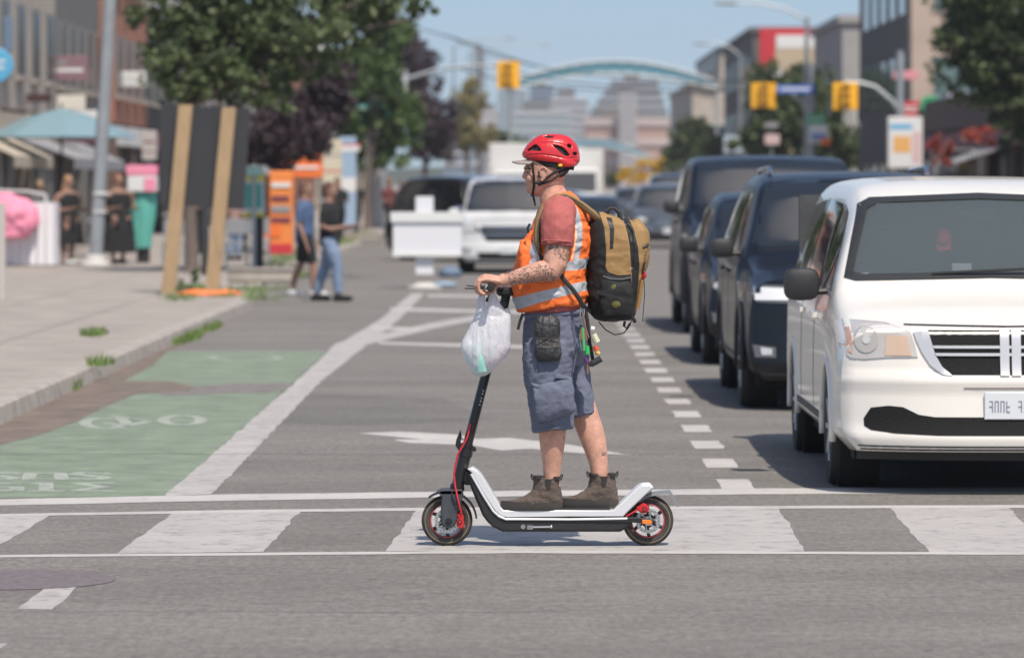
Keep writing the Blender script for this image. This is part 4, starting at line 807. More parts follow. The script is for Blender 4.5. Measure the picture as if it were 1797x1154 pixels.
# ------------------------------------------------------------------ vehicles: a smooth hull from cross sections, parts laid on it
def pchip(xs, ys, x):
    xs = np.asarray(xs, float); ys = np.asarray(ys, float); h = np.diff(xs); dl = np.diff(ys)/h; m = np.zeros_like(ys)
    for i in range(1, len(xs)-1):
        if dl[i-1]*dl[i] > 0: w1 = 2*h[i]+h[i-1]; w2 = h[i]+2*h[i-1]; m[i] = (w1+w2)/(w1/dl[i-1]+w2/dl[i])
    m[0] = dl[0]; m[-1] = dl[-1]; x = np.clip(x, xs[0], xs[-1]); k = np.clip(np.searchsorted(xs, x)-1, 0, len(xs)-2)
    t = (x-xs[k])/h[k]; return ((2*t**3-3*t**2+1)*ys[k]+(t**3-2*t**2+t)*h[k]*m[k]+(-2*t**3+3*t**2)*ys[k+1]+(t**3-t**2)*h[k]*m[k+1])
class Hull:
    def __init__(s, keys, bow=.25, bowlen=1.5, prof=None, rbow=.12, nu=90, nv=44):
        ys = np.array([k[0] for k in keys]); A = np.array([k[1] for k in keys]); s.L = ys[-1]; K = A.shape[1]
        u = np.unique(np.concatenate([np.linspace(0, ys[-1], nu), ys, [ys[-1]-.01, .01]])); v = np.linspace(0, K-1, nv)
        X = np.zeros((len(u), nv)); Z = np.zeros((len(u), nv)); B = np.zeros((len(u), K, 2))
        for j in range(K):
            for c in (0, 1): B[:, j, c] = pchip(ys, A[:, j, c], u)
        for i in range(len(u)):
            X[i] = pchip(np.arange(K), B[i, :, 0], v); Z[i] = pchip(np.arange(K), B[i, :, 1], v)
        W = A[:, :, 0].max()
        full = []
        for i, y in enumerate(u):
            row = [(-X[i, j], y, Z[i, j]) for j in range(nv-1, 0, -1)]+[(X[i, j], y, Z[i, j]) for j in range(nv)]; full.append(row)
        b = MB(); n = len(full[0]); b.loft(full, cap=False)
        # front and rear faces as horizontal rows
        for idx, sg in ((0, 1), (len(u)-1, -1)):
            m_ = 24; rows = []
            for j in range(nv):
                rows.append([(X[idx, j]*(2*k/m_-1), u[idx], Z[idx, j]) for k in range(m_+1)])
            o = len(b.v); b.v += [p for r in rows for p in r]
            for j in range(nv-1):
                for k in range(m_): b.f.append((o+j*(m_+1)+k, o+j*(m_+1)+k+1, o+(j+1)*(m_+1)+k+1, o+(j+1)*(m_+1)+k))
        V = np.array(b.v); f = np.clip(1-V[:, 1]/bowlen, 0, 1); V2 = V.copy()
        V2[:, 1] += bow*(np.abs(V[:, 0])/W)**3*f
        if prof is not None:
            zz = [p[0] for p in prof]; dd = [p[1] for p in prof]; V2[:, 1] += np.interp(V[:, 2], zz, dd)*np.clip(1-V[:, 1]/.5, 0, 1)
        fr = np.clip(1-(s.L-V[:, 1])/.6, 0, 1); V2[:, 1] -= rbow*(np.abs(V[:, 0])/W)**3*fr
        me = b.mesh('hull'); set_co(me, V2); bm = bmesh.new(); bm.from_mesh(me); bmesh.ops.remove_doubles(bm, verts=bm.verts, dist=.0008)
        bmesh.ops.recalc_face_normals(bm, faces=bm.faces); s.bm = bm; s.bvh = BVHTree.FromBMesh(bm); bpy.data.meshes.remove(me); s.W = W
    def cut(s, fn):
        kill = [f for f in s.bm.faces if fn(f.calc_center_median())]; bmesh.ops.delete(s.bm, geom=kill, context='FACES')
    def mesh(s):
        me = bpy.data.meshes.new('body'); s.bm.to_mesh(me); return me
    def patch(s, poly, d='front', off=.004, th=.01, step=.05, sgn=1, inset=0, flat=None):
        """polygon in (x,z) for front/rear or (y,z) for side, draped on the hull, with thickness"""
        b = bmesh.new(); vs = [b.verts.new((p[0], 0, p[1])) for p in poly]; b.faces.new(vs)
        xs = [p[0] for p in poly]; zs = [p[1] for p in poly]
        for ax, lo, hi in ((0, min(xs), max(xs)), (2, min(zs), max(zs))):
            k = lo+step
            while k < hi-1e-4:
                no = Vector((1, 0, 0)) if ax == 0 else Vector((0, 0, 1)); co = no*k
                bmesh.ops.bisect_plane(b, geom=b.verts[:]+b.edges[:]+b.faces[:], plane_co=co, plane_no=no); k += step
        bmesh.ops.triangulate(b, faces=[f for f in b.faces if len(f.verts) > 4]); b.verts.index_update()
        dirs = {'front': Vector((0, 1, 0)), 'rear': Vector((0, -1, 0)), 'side': Vector((-sgn, 0, 0)), 'top': Vector((0, 0, -1))}[d]
        outp = []; inn = []; last = None
        for v in b.verts:
            p = v.co
            if d == 'front': o = Vector((p.x, -3, p.z))
            elif d == 'rear': o = Vector((p.x, s.L+3, p.z))
            elif d == 'top': o = Vector((p.x, p.z, 5))
            else: o = Vector((3*sgn, p.x, p.z))
            h = s.bvh.ray_cast(o, dirs)
            if h[0] is None: q = last or o+dirs*3; nrm = -dirs
            else: q = h[0]; nrm = h[1]; last = q
            if flat is not None: q = Vector((q.x, flat, q.z)) if d == 'front' else q
            outp.append(q-dirs*off); inn.append(q+dirs*th)
        n = len(outp); r = MB(); fs = [tuple(v.index for v in f.verts) for f in b.faces]
        be = [(e.verts[0].index, e.verts[1].index) for e in b.edges if len(e.link_faces) == 1]
        r.add(outp+inn, fs+[tuple(reversed([i+n for i in f])) for f in fs]+[(a, c, c+n, a+n) for a, c in be]); b.free(); return r

def glassmat(name, col, rough=.04): return mat(name, col, rough, coat=.6, spec=.8)
M_GLASS = glassmat('dark_window_glass', (.012, .015, .018))
M_GLASS2 = glassmat('tinted_glass', (.05, .06, .065))
M_TY = mat('car_tyre', (.03, .03, .03), .85, bump=.2, bs=80)
M_WELL = mat('wheel_well', (.012, .012, .012), .95)
M_ALLOY = mat('alloy_wheel', (.42, .43, .45), .3, metal=.8)
M_TRIM = mat('black_plastic_trim', (.022, .022, .023), .55)
M_LAMP = mat('headlamp_lens', (.55, .55, .56), .12, coat=.8, var=.2, vs=8)
M_LAMPD = mat('lamp_dark', (.12, .12, .125), .15, coat=.8)
M_PLATE = mat('number_plate_white', (.62, .64, .66), .4)
M_PTXT = mat('plate_characters', (.20, .22, .28), .5)
def car_wheel(parent, x, y, r, wd=.22, sg=1):
    b = MB(); b.lathe((x-sg*wd, y, r), (sg, 0, 0), [(r*.62, 0), (r*.95, .0), (r, .03), (r, wd-.03), (r*.95, wd), (r*.64, wd-.005)], 40); w_ = link('wheel', b, M_TY, parent)
    b = MB(); b.lathe((x-sg*.06, y, r), (sg, 0, 0), [(r*.66, -.1), (r*.66, .045), (r*.60, .05), (r*.56, .0), (r*.56, -.05), (.0, -.05)], 36)
    for k in range(7):
        a = 2*PI*k/7; d = Vector((0, math.cos(a), math.sin(a))); b.tube([Vector((x-sg*.035, y, r))+d*.04, Vector((x-sg*.02, y, r))+d*r*.6], [.035, .022], 6)
    b.lathe((x-sg*.05, y, r), (sg, 0, 0), [(0, 0), (.07, 0), (.06, .035), (0, .04)], 16); link('rim', b, M_ALLOY, w_)
def mirror(parent, x, y, z, sg, m, sz=(.2, .14, .17)):
    b = MB(); o = Vector((x+sg*(sz[0]/2+.06), y, z))
    rg = []
    for t, k in ((-.5, .55), (-.4, .9), (-.1, 1), (.3, .95), (.5, .6)): rg.append([o+Vector((math.copysign(abs(math.cos(a))**.6, math.cos(a))*sz[0]/2*k, t*sz[1], math.copysign(abs(math.sin(a))**.6, math.sin(a))*sz[2]/2*k)) for a in [2*PI*i/16 for i in range(16)]])
    b.loft(rg); b.tube([Vector((x-sg*.05, y+.03, z-.04)), o+Vector((0, 0, -.05))], .035, 8, flat=(Vector((0, 0, 1)), .6)); mo = link('wing_mirror', b, m, parent)
    b = MB(); b.obox(o+Vector((0, sz[1]*.5+.004, 0)), (sz[0]*.8, .004, sz[2]*.75)); link('mirror_glass', b, M_LAMP, mo)

def S9(*p): return list(p)
def gen_keys(L_, W, Hh, hood, nose, cowl=1.2, wst=1.85, boxy=0.0, roofw=.70, cargo=.9):
    """generic estate / SUV hull; W is half width, Hh roof height, hood cowl height, nose leading-edge height"""
    w_ = W; belt = hood-.06
    def sec(y, zt, xr, zr_, xb, zb, full=1.0, zc=None):
        return (y, [(0, zt), (xr*.55, zt-.008), (xr, zt-zr_), (xr+.075*w_, zt-zr_-.045), (xb, zb), (w_*.995*full, zb-.14), (w_*full, .58), (w_*.975*full, .34), (w_*.80*full, .22)])
    def low(y, zt, xr, k): return (y, [(0, zt), (w_*.45, zt-.006), (w_*.76, zt-.022), (w_*.88*k, zt-.055), (w_*.94*k, zt-.13), (w_*.975*k, zt-.27), (w_*.99*k, .55), (w_*.96*k, .34), (w_*.85*k, .24)])
    return [low(0, nose, 0, .96), low(.45, nose+.35*(hood-nose), 0, .99), low(cowl, hood, 0, 1.0),
            sec(cowl+.06, hood+.05, w_*.80, .03, w_*.945, belt, 1.0), sec(wst, Hh-.055, w_*roofw, .035, w_*.955, belt+.02, 1.0), sec(wst+.5, Hh-.008, w_*roofw, .03, w_*.96, belt+.03, 1.0),
            sec(L_*.6, Hh, w_*roofw, .03, w_*.96, belt+.05, 1.0), sec(L_-cargo, Hh-.03, w_*roofw*.98, .03, w_*.955, belt+.07, 1.0), sec(L_-cargo*.25, Hh-.16-(1-boxy)*.14, w_*roofw*.92, .03, w_*.93, belt+.07, .985),
            sec(L_-.04, Hh-.45-(1-boxy)*.25, w_*roofw*.88, .03, w_*.88, belt-.05, .96), sec(L_, Hh-.52-(1-boxy)*.27, w_*roofw*.86, .03, w_*.86, belt-.09, .95)]
def plate_bars(parent, x, z, y, seed=1):
    b = MB(); b.bbox(x-.152, x+.152, y-.008, y, z-.078, z+.078, .004); p = link('number_plate', b, M_PLATE, parent); rr = random.Random(seed); b = MB()
    for i in range(8):
        if i == 4: continue
        cx_ = x-.115+i*.033; k = rr.choice(((0, 1, 2), (1, 2, 3), (0, 2, 3), (0, 3, 4), (1, 3, 4)))
        segs = {0: (0, .03, .018, .005), 1: (-.009, 0, .005, .062), 2: (.009, 0, .005, .062), 3: (0, 0, .018, .005), 4: (0, -.029, .018, .005)}
        for q in k: a = segs[q]; b.obox((cx_+a[0], y-.0095-.0004*q, z+a[1]-.004), (a[2], .002, a[3]))
    link('plate_characters', b, M_PTXT, p)
def make_car(name, label, cat, loc, paint_m, keys, wheels, wr=.35, group=None, style='suv', front=None, rz=0.0, bow=.25, prof=None, mirror_m=None, detail=1, pillar=None, g_front=None, interior=False):
    root = thing(name, label, cat, (0, 0, 0), group)
    hl = Hull(keys, bow, 1.5, prof, nu=90 if detail else 50, nv=44 if detail else 28); W = hl.W
    for y in wheels: hl.cut(lambda c, y=y: abs(c.x) > W-.32 and (c.y-y)**2+(c.z-wr)**2 < (wr+.055)**2)
    P_ = lambda poly, nm, m, par=None, **k: link(nm, hl.patch(poly, **k), m, par or root)
    ws = front['ws']
    if interior:
        gz0 = min(p[1] for p in ws)+.03; gz1 = max(p[1] for p in ws)-.03
        pl = [(p[0]*.965, gz0+(p[1]-gz0+.03)*(gz1-gz0)/(gz1-gz0+.06)) for p in ws]
        hl.cut(lambda c: c.y < 2.4 and c.z > 1.0 and sd_poly(np.array([[c.x, c.z]]), pl)[0] > 0)
    body = link('body', hl.mesh(), paint_m, root, 'all', fix=False)
    b = MB(); b.box(-W+.12, W-.12, .35, hl.L-.35, .19, .6); link('underbody', b, M_WELL, root)
    for y in wheels:
        for sg in (-1, 1):
            car_wheel(root, sg*(W-.015), y, wr, .22, sg)
            b = MB(); b.tube([(sg*(W-.012), y+(wr+.06)*math.cos(a), wr+(wr+.06)*math.sin(a)) for a in [PI*(-.05+1.1*i/18) for i in range(19)]], .022, 6); link('arch_trim', b, M_TRIM if style != 'van' else paint_m, root, 'all')
            b = MB(); b.lathe((sg*(W-.3), y, wr), (sg, 0, 0), [(0, 0), (wr+.05, 0), (wr+.05, .24)], 24); link('wheel_well', b, M_WELL, root)
    gm = M_GLASS
    if detail:
        yw = wheels[0]; ws_y = sorted({round(p[0], 3) for poly in front['side'] for p in poly}); zb_ = front['side'][0][0][1]
        for sg in (-1, 1):
            for yy in (front['side'][1][0][0]-.04, front['side'][2][0][0]-.04): P_([(yy, .42), (yy+.014, .42), (yy+.014, zb_), (yy, zb_)], 'door_gap', M_WELL, off=.0015, th=.01, d='side', sgn=sg)
            P_([(wheels[0]+.5, .40), (wheels[1]-.5, .40), (wheels[1]-.5, .36), (wheels[0]+.5, .36)], 'sill_trim', M_TRIM, off=.008, th=.01, d='side', sgn=sg)
            for yy in (front['side'][1][0][0]-.28, front['side'][2][0][0]-.28): P_([(yy, zb_-.17), (yy+.17, zb_-.17), (yy+.17, zb_-.14), (yy, zb_-.14)], 'door_handle', paint_m, off=.03, th=.01, d='side', sgn=sg)
    # windscreen with black band and rim
    xs = [p[0] for p in ws]
    if interior:
        P_([(p[0]*1.0, p[1]) for p in ws], 'windscreen', mat('reflection_toned_windscreen', (.13, .155, .155), .03, spec=.9, coat=1, alpha=.38), off=.006, th=-.002)  # grey teal base colour stands in for reflections on the glass
        zt = max(p[1] for p in ws); zb = min(p[1] for p in ws); zc = (zt+zb)/2; bm_ = MB(); n_ = len(ws)
        for i in range(n_):
            a, c = ws[i], ws[(i+1) % n_]; k_ = lambda p: (p[0]*.935, zc+(p[1]-zc)*.86)
            q_ = hl.patch([a, c, k_(c), k_(a)], off=.015, th=.002, step=.03); bm_.add(q_.v, q_.f)
        link('windscreen_band', bm_, M_TRIM, root)
    else:
        P_(ws, 'windscreen', g_front or gm, off=.006, th=.012)
    z0 = min(p[1] for p in ws)
    for sx_ in (-.35, .25):
        b = MB(); 
        q = [hl.bvh.ray_cast(Vector((sx_+t, -3, z0+.012+.035*t+.0)), Vector((0, 1, 0)))[0] for t in (0, .3, .55)]
        if interior: q = [Vector((sx_+t, keys[2][0]+.10+.12*(sx_+t)**2, z0+.035+.05*t)) for t in (0, .3, .55)]
        if all(p is not None for p in q): b.tube([p-Vector((0, .025, -.005)) for p in q], .009, 6); link('wiper', b, M_TRIM, root)
    for sg in (-1, 1):
        for poly in front['side']: P_([(p[0], p[1]) for p in poly], 'side_window', gm, off=.006, th=.015, d='side', sgn=sg)
    for (nm, poly, m, off, sym) in front['parts']:
        for sg in ((1, -1) if sym else (1,)):
            P_([(p[0]*sg, p[1]) for p in poly], nm, m, off=off, th=.02)
    if front.get('rear'):
        for (nm, poly, m) in front['rear']:
            P_(poly, nm, m, off=.006, th=.02, d='rear')
    h = hl.bvh.ray_cast(Vector((front['plate'][0], -3, front['plate'][1])), Vector((0, 1, 0)))[0]
    plate_bars(root, front['plate'][0], front['plate'][1], h.y-.008, int(loc[1]))
    mz, my = front['mirror']
    for sg in (-1, 1):
        hx = hl.bvh.ray_cast(Vector((3*sg, my, mz)), Vector((-sg, 0, 0)))[0]; mirror(root, hx.x, my, mz, sg, mirror_m or paint_m, front.get('msz', (.2, .14, .16)))
    root.location = loc; root.rotation_euler = (0, 0, rz); root['hull_length'] = hl.L
    return root, hl

# ---- the white minivan heading the queue
M_VAN = mat('white_van_paint', (.76, .72, .655), .3, coat=.7, var=.03, vs=3)
vx = 2.757; VD = 23.62
def vp(px, py, D=23.7): return ((px-CX)*D/F-vx, H-(py-CY)*D/F)
w_ = .985
LAMPC = mat('bulb_centre', (.60, .59, .56), .2, coat=.6)
vk = [(0, [(0, .955), (.42, .952), (.72, .945), (.83, .92), (.90, .86), (.94, .74), (.95, .55), (.94, .37), (.86, .25)]),
      (.30, [(0, 1.02), (.42, 1.015), (.74, 1.0), (.87, .975), (.935, .91), (.968, .77), (.98, .55), (.975, .37), (.88, .24)]),
      (.95, [(0, 1.185), (.42, 1.18), (.80, 1.155), (.90, 1.12), (.95, 1.03), (.978, .86), (w_, .6), (.98, .36), (.85, .22)]),
      (1.05, [(0, 1.24), (.42, 1.235), (.81, 1.21), (.895, 1.17), (.95, 1.05), (.98, .88), (w_, .6), (.98, .36), (.85, .22)]),
      (1.78, [(0, 1.725), (.40, 1.715), (.685, 1.68), (.755, 1.63), (.945, 1.09), (.98, .92), (w_, .62), (.98, .36), (.85, .22)]),
      (2.25, [(0, 1.80), (.40, 1.795), (.68, 1.765), (.76, 1.70), (.95, 1.10), (.98, .93), (w_, .62), (.98, .36), (.85, .22)]),
      (3.4, [(0, 1.825), (.40, 1.82), (.69, 1.79), (.77, 1.72), (.95, 1.12), (.98, .95), (w_, .62), (.98, .36), (.85, .22)]),
      (4.7, [(0, 1.79), (.40, 1.785), (.68, 1.755), (.76, 1.69), (.94, 1.12), (.975, .95), (.98, .62), (.97, .36), (.85, .24)]),
      (5.08, [(0, 1.60), (.40, 1.595), (.66, 1.56), (.74, 1.50), (.91, 1.12), (.94, .95), (.95, .62), (.94, .4), (.85, .3)]),
      (5.14, [(0, 1.5), (.40, 1.495), (.64, 1.46), (.72, 1.40), (.88, 1.1), (.92, .95), (.93, .62), (.92, .42), (.83, .34)])]
vprof = [(.2, .10), (.27, .015), (.33, .0), (.40, .025), (.60, .035), (.66, .01), (.70, .045), (.93, .075), (.96, .10), (1.05, .10)]
M_GR = mat('grille_mesh', (.012, .012, .012), .7, bump=.4, bs=150, spec=.2)
M_VCHR = mat('satin_chrome', (.62, .61, .60), .3, metal=.45)
def mir(poly): return poly+[(-x, z) for x, z in reversed(poly)]
gl_ = [vp(1628, 579), vp(1633, 597), vp(1640, 622), vp(1652, 645), vp(1667, 657)]; gz = [z for x, z in gl_]
front = dict(ws=[(-.865, 1.222), (-.80, 1.205), (0, 1.222), (.80, 1.205), (.865, 1.222), (.80, 1.45), (.735, 1.655), (.66, 1.695), (0, 1.722), (-.66, 1.695), (-.735, 1.655), (-.80, 1.45)],
    side=[[(1.28, 1.13), (2.02, 1.135), (2.02, 1.64), (1.86, 1.60)], [(2.08, 1.14), (3.15, 1.15), (3.15, 1.68), (2.08, 1.65)], [(3.22, 1.16), (4.55, 1.18), (4.45, 1.63), (3.22, 1.68)]],
    parts=[('headlight', [vp(1470, 575, 23.9), vp(1478, 563, 23.9), vp(1500, 562, 23.9), vp(1560, 567), vp(1598, 581), vp(1606, 604), vp(1611, 626), vp(1560, 627), vp(1520, 631), vp(1492, 627, 23.9), vp(1474, 612, 23.9)], mat('aged_lamp_lens', (.50, .47, .44), .12, coat=.8, var=.12, vs=6), .008, True),
           ('turn_lamp', [vp(1472, 580, 23.9), vp(1494, 574, 23.9), vp(1500, 600), vp(1494, 620, 23.9), vp(1477, 610, 23.9)], mat('amber_lens', (.62, .33, .20), .2, coat=.6), .011, True),
           ('turn_lamp', [vp(1556, 588), vp(1594, 590), vp(1600, 624), vp(1554, 624)], mat('pale_amber_lens', (.60, .44, .33), .2, coat=.6), .011, True),
           ('headlight_bulb', [(vp(1523, 597)[0]+.068*math.cos(a*PI/10), vp(1523, 597)[1]+.075*math.sin(a*PI/10)) for a in range(20)], mat('lamp_reflector', (.44, .42, .39), .25, coat=.6), .013, True),
           ('headlight_bulb_centre', [(vp(1523, 597)[0]+.022*math.cos(a*PI/6), vp(1523, 597)[1]+.024*math.sin(a*PI/6)) for a in range(12)], LAMPC, .017, True),
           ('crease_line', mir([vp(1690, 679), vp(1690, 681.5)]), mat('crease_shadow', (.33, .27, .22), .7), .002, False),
           ('grille', mir(gl_), M_GR, .004, False),
           ('grille_bar', mir([vp(1636, 606), vp(1639, 611)]), M_VCHR, .012, False), ('grille_bar', mir([vp(1640, 619), vp(1643, 624)]), M_VCHR, .014, False),
           ('grille_surround', [vp(1604, 583), vp(1629, 579), vp(1634, 597), vp(1641, 622), vp(1653, 643), vp(1670, 658), vp(1652, 656), vp(1632, 640), vp(1618, 618), vp(1609, 598)], M_VCHR, .010, True),
           ('grille_bar', [vp(1754, 580), vp(1770, 580), vp(1770, 658), vp(1754, 658)], M_VCHR, .016, True),
           ('lower_intake', mir([vp(1640, 731), vp(1612, 727), vp(1585, 714), vp(1560, 712), vp(1530, 716), vp(1518, 735), vp(1519, 748), vp(1530, 755), vp(1570, 760), vp(1645, 763)]), M_GR, .003, False),
           ('bumper_lip', mir([vp(1480, 789), vp(1488, 770), vp(1560, 766), vp(1777, 768)])[:-1] if False else mir([(-.86, .285), (-.84, .258)]), M_TRIM, .004, False),
           ('hood_seam', [vp(1590, 569), vp(1776, 572), vp(1776, 575), vp(1590, 572)], M_WELL, .001, True)],
    plate=(0.0, .515), mirror=(1.17, 1.55), msz=(.22, .15, .20), rear=[('rear_window', [(-.62, 1.15), (.62, 1.15), (.55, 1.45), (-.55, 1.45)], M_GLASS), ('tail_lamp', [(-.88, .8), (-.76, .8), (-.76, 1.2), (-.85, 1.2)], M_RED), ('tail_lamp', [(.76, .8), (.88, .8), (.85, 1.2), (.76, 1.2)], M_RED)])
van, vh = make_car('minivan', 'white minivan with a chrome cross grille heading the queue at the stop line', 'van', (vx, VD, 0), M_VAN, vk, (1.0, 4.05), .34, 'cars waiting in the queue', 'van', front, bow=.26, prof=vprof, mirror_m=M_TRIM, interior=True)
b = MB(); b.loft([[(x, .03+.26*(abs(x)/.985)**3+d, z) for x in [-.86+.086*i for i in range(21)]] for d, z in ((.02, .29), (.06, .20), (.5, .19), (.5, .29))], cap=False, close=False); o_ = link('air_dam', b, M_TRIM, None); o_.parent = van
M_INT = mat('grey_interior', (.055, .058, .062), .85, var=.2, vs=10)
def local(nm, b, m, root): 
    me = b.mesh(nm); o = link(nm, me, m, None); o.parent = root; return o
b = MB(); b.bbox(-.84, .84, 1.10, 1.62, .70, 1.165, .05); local('dashboard', b, mat('dash_grey_green', (.10, .115, .11), .8), van)
b = MB(); b.box(-.9, .9, 4.6, 4.7, .5, 1.7); b.box(-.88, .88, 1.6, 4.6, .35, .5); local('cabin_floor', b, M_INT, van)
for sx_ in (-.42, .42):
    b = MB(); b.bbox(sx_-.25, sx_+.25, 2.25, 2.42, .6, 1.28, .06); b.bbox(sx_-.13, sx_+.13, 2.26, 2.36, 1.3, 1.52, .04); b.bbox(sx_-.25, sx_+.25, 1.8, 2.3, .5, .75, .06); local('seat', b, M_INT, van)
b = MB(); b.bbox(-.7, .7, 3.3, 3.5, .6, 1.3, .06); local('rear_bench', b, M_INT, van)
b = MB(); b.torus((-.42+.84, 1.72, 1.08), (0, -.8, .5), .19, .016, 28, 8); local('steering_wheel', b, M_TRIM, van)
b = MB(); b.bbox(-.12, .12, 1.72, 1.75, 1.56, 1.63, .01); b.tube([(0, 1.74, 1.62), (0, 1.76, 1.70)], .01, 6); local('rear_view_mirror', b, M_TRIM, van)
rd = tag(local('hanging_ornament', (lambda b: (b.ball((-.205, 1.80, 1.45), (.05, .03, .06)), b.bbox(-.25, -.16, 1.79, 1.82, 1.36, 1.43, .01), b.tube([(-.2, 1.8, 1.5), (-.12, 1.77, 1.6)], .003, 5), b)[-1])(MB()), mat('red_plush', (.6, .02, .03), .8), van))
b = MB(); b.add([(-.34, 1.13, 1.170), (-.12, 1.13, 1.170), (-.12, 1.30, 1.172), (-.34, 1.30, 1.172)], [(0, 1, 2, 3)]); b.add([(-.06, 1.16, 1.170), (.08, 1.16, 1.170), (.08, 1.3, 1.172), (-.06, 1.3, 1.172)], [(0, 1, 2, 3)]); local('paper', b, M_PLATE, van)
b = MB(); b.bbox(-.16, -.04, 1.74, 1.752, 1.21, 1.29, .004); local('sticker', b, M_PLATE, van)
# driver inside the van
def bust(root, x, y, z, shirt, hairc, lab):
    b = MB(); b.tube([(x, y, z), (x, y, z+.18), (x, y-.01, z+.34), (x, y-.02, z+.42)], [.19, .21, .17, .07], 16, flat=(Vector((0, 1, 0)), .6)); b.tube([(x, y-.02, z+.38), (x, y-.03, z+.50)], .055, 10); b.ball((x, y-.04, z+.60), (.078, .095, .115)); b.ball((x, y-.135, z+.59), (.014, .02, .018))
    for sg in (-1, 1): b.tube([(x+sg*.2, y, z+.30), (x+sg*.24, y-.08, z+.12), (x+sg*.14, y-.34, z+.14)], [.06, .05, .035], 10)
    me = blob(b, .012, 3); o = bpy.data.objects.new('person', me); C.objects.link(o); me.materials.append(mat('skin_seated', (.35, .2, .14), .6)); o.parent = None
    for p in me.polygons: p.use_smooth = True
    tag(o, lab, 'person'); o.location = root.location
    b = MB(); b.tube([(x, y, z-.01), (x, y, z+.18), (x, y-.01, z+.345), (x, y-.015, z+.385)], [.21, .225, .185, .08], 16, flat=(Vector((0, 1, 0)), .66)); s_ = link('shirt', b, shirt, None, 'all'); s_.parent = o
    b = MB(); b.ball((x, y-.02, z+.625), (.088, .10, .115)); s_ = link('hair', b, hairc, None, 'all'); s_.parent = o
    return o
bust(van, .42, 2.18, .78, mat('dark_shirt', (.04, .05, .07), .9), MATS['dark_hair'], 'driver in a dark shirt sitting behind the wheel of the white minivan')

# ---- paints
NAVY = mat('navy_paint', (.0045, .0055, .010), .34, coat=.2, spec=.4); BLUEG = mat('slate_blue_paint', (.035, .06, .13), .25, coat=1.0); NVD = mat('dark_blue_black_paint', (.005, .006, .010), .34, coat=.2, spec=.4)
SILV = mat('silver_blue_paint', (.12, .135, .16), .3, metal=.3, coat=.6); WHT = mat('white_car_paint', (.62, .62, .62), .3, coat=.7); BLKP = mat('black_car_paint', (.015, .015, .017), .25, coat=1)
GREYP = mat('grey_car_paint', (.13, .135, .14), .3, coat=.8); LAMPW = mat('bright_lamp', (.8, .8, .8), .1, coat=1)
def suv_front(W, Hh, hood, nose, wst=1.85, cowl=1.2, lamp=(.13, .34), grille='bars', roofw=.70, lampm=None, L_=4.6, cargo=.9):
    z0 = hood+.035; z1_ = Hh-.085; xb = W*.86; xt = W*(roofw+.01)
    ws = [(-xb, z0+.02), (-xb*.9, z0), (0, z0+.02), (xb*.9, z0), (xb, z0+.02), ((xb+xt)/2+.012, (z0+z1_)/2), (xt, z1_), (0, z1_+.025), (-xt, z1_), (-(xb+xt)/2-.012, (z0+z1_)/2)]
    lz1 = nose-.05; lz0 = lz1-.14; gz1_ = nose-.06; gz0_ = nose-.36
    lm = lampm or M_LAMP
    parts = [('headlight', [(W*.99, lz1), (W*.62, lz1-.01), (W*.54, lz0+.03), (W*.60, lz0-.01), (W*.98, lz0)], M_LAMPD, .006, True), ('headlight_lens', [(W*.95, lz1-.02), (W*.66, lz1-.03), (W*.63, lz0+.015), (W*.94, lz0+.015)], lm, .012, True),
             ('grille', mir([(-W*.52, gz1_), (-W*.56, (gz0_+gz1_)/2+.05), (-W*.42, gz0_)]), M_GR, .004, False), ('lower_intake', mir([(-W*.62, .42), (-W*.56, .30)]), M_GR, .004, False),
             ('fog_lamp', [(W*.92, .52), (W*.74, .50), (W*.74, .42), (W*.90, .42)], M_LAMPD, .006, True), ('fog_lens', [(W*.86, .50), (W*.77, .49), (W*.77, .44), (W*.85, .44)], M_LAMP, .011, True), ('bumper_trim', mir([(-W*.9, .30), (-W*.85, .23)]), M_TRIM, .004, False)]
    n = 4 if grille == 'bars' else 2
    for i in range(n):
        z = gz1_-.04-i*(gz1_-gz0_-.06)/n; parts.append(('grille_bar', mir([(-W*(.53-.02*i), z), (-W*(.53-.02*i), z-.022)]), M_CHR, .010+.001*i, False))
    belt = hood-.02; y0 = cowl+.35
    side = [[(y0, belt), (wst+.62, belt+.02), (wst+.62, Hh-.17), (wst+.05, Hh-.20)], [(wst+.68, belt+.02), (wst+1.55, belt+.04), (wst+1.55, Hh-.17), (wst+.68, Hh-.17)], [(wst+1.62, belt+.05), (L_-cargo*.45, belt+.08), (L_-cargo, Hh-.2), (wst+1.62, Hh-.17)]]
    return dict(ws=ws, side=side, parts=parts, plate=(0, .47), mirror=(hood+.02, cowl+.45), rear=[('rear_window', [(-W*.6, hood+.12), (W*.6, hood+.12), (W*.5, Hh-.35), (-W*.5, Hh-.35)], M_GLASS), ('tail_lamp', [(-W*.9, hood-.3), (-W*.72, hood-.3), (-W*.74, hood-.05), (-W*.88, hood-.05)], M_RED), ('tail_lamp', [(W*.72, hood-.3), (W*.9, hood-.3), (W*.88, hood-.05), (W*.74, hood-.05)], M_RED)])
SPROF = [(.2, .08), (.27, .02), (.36, .0), (.55, .01), (.62, .035), (.80, .05), (.9, .07), (1.1, .12)]
Q = 'cars waiting in the queue'
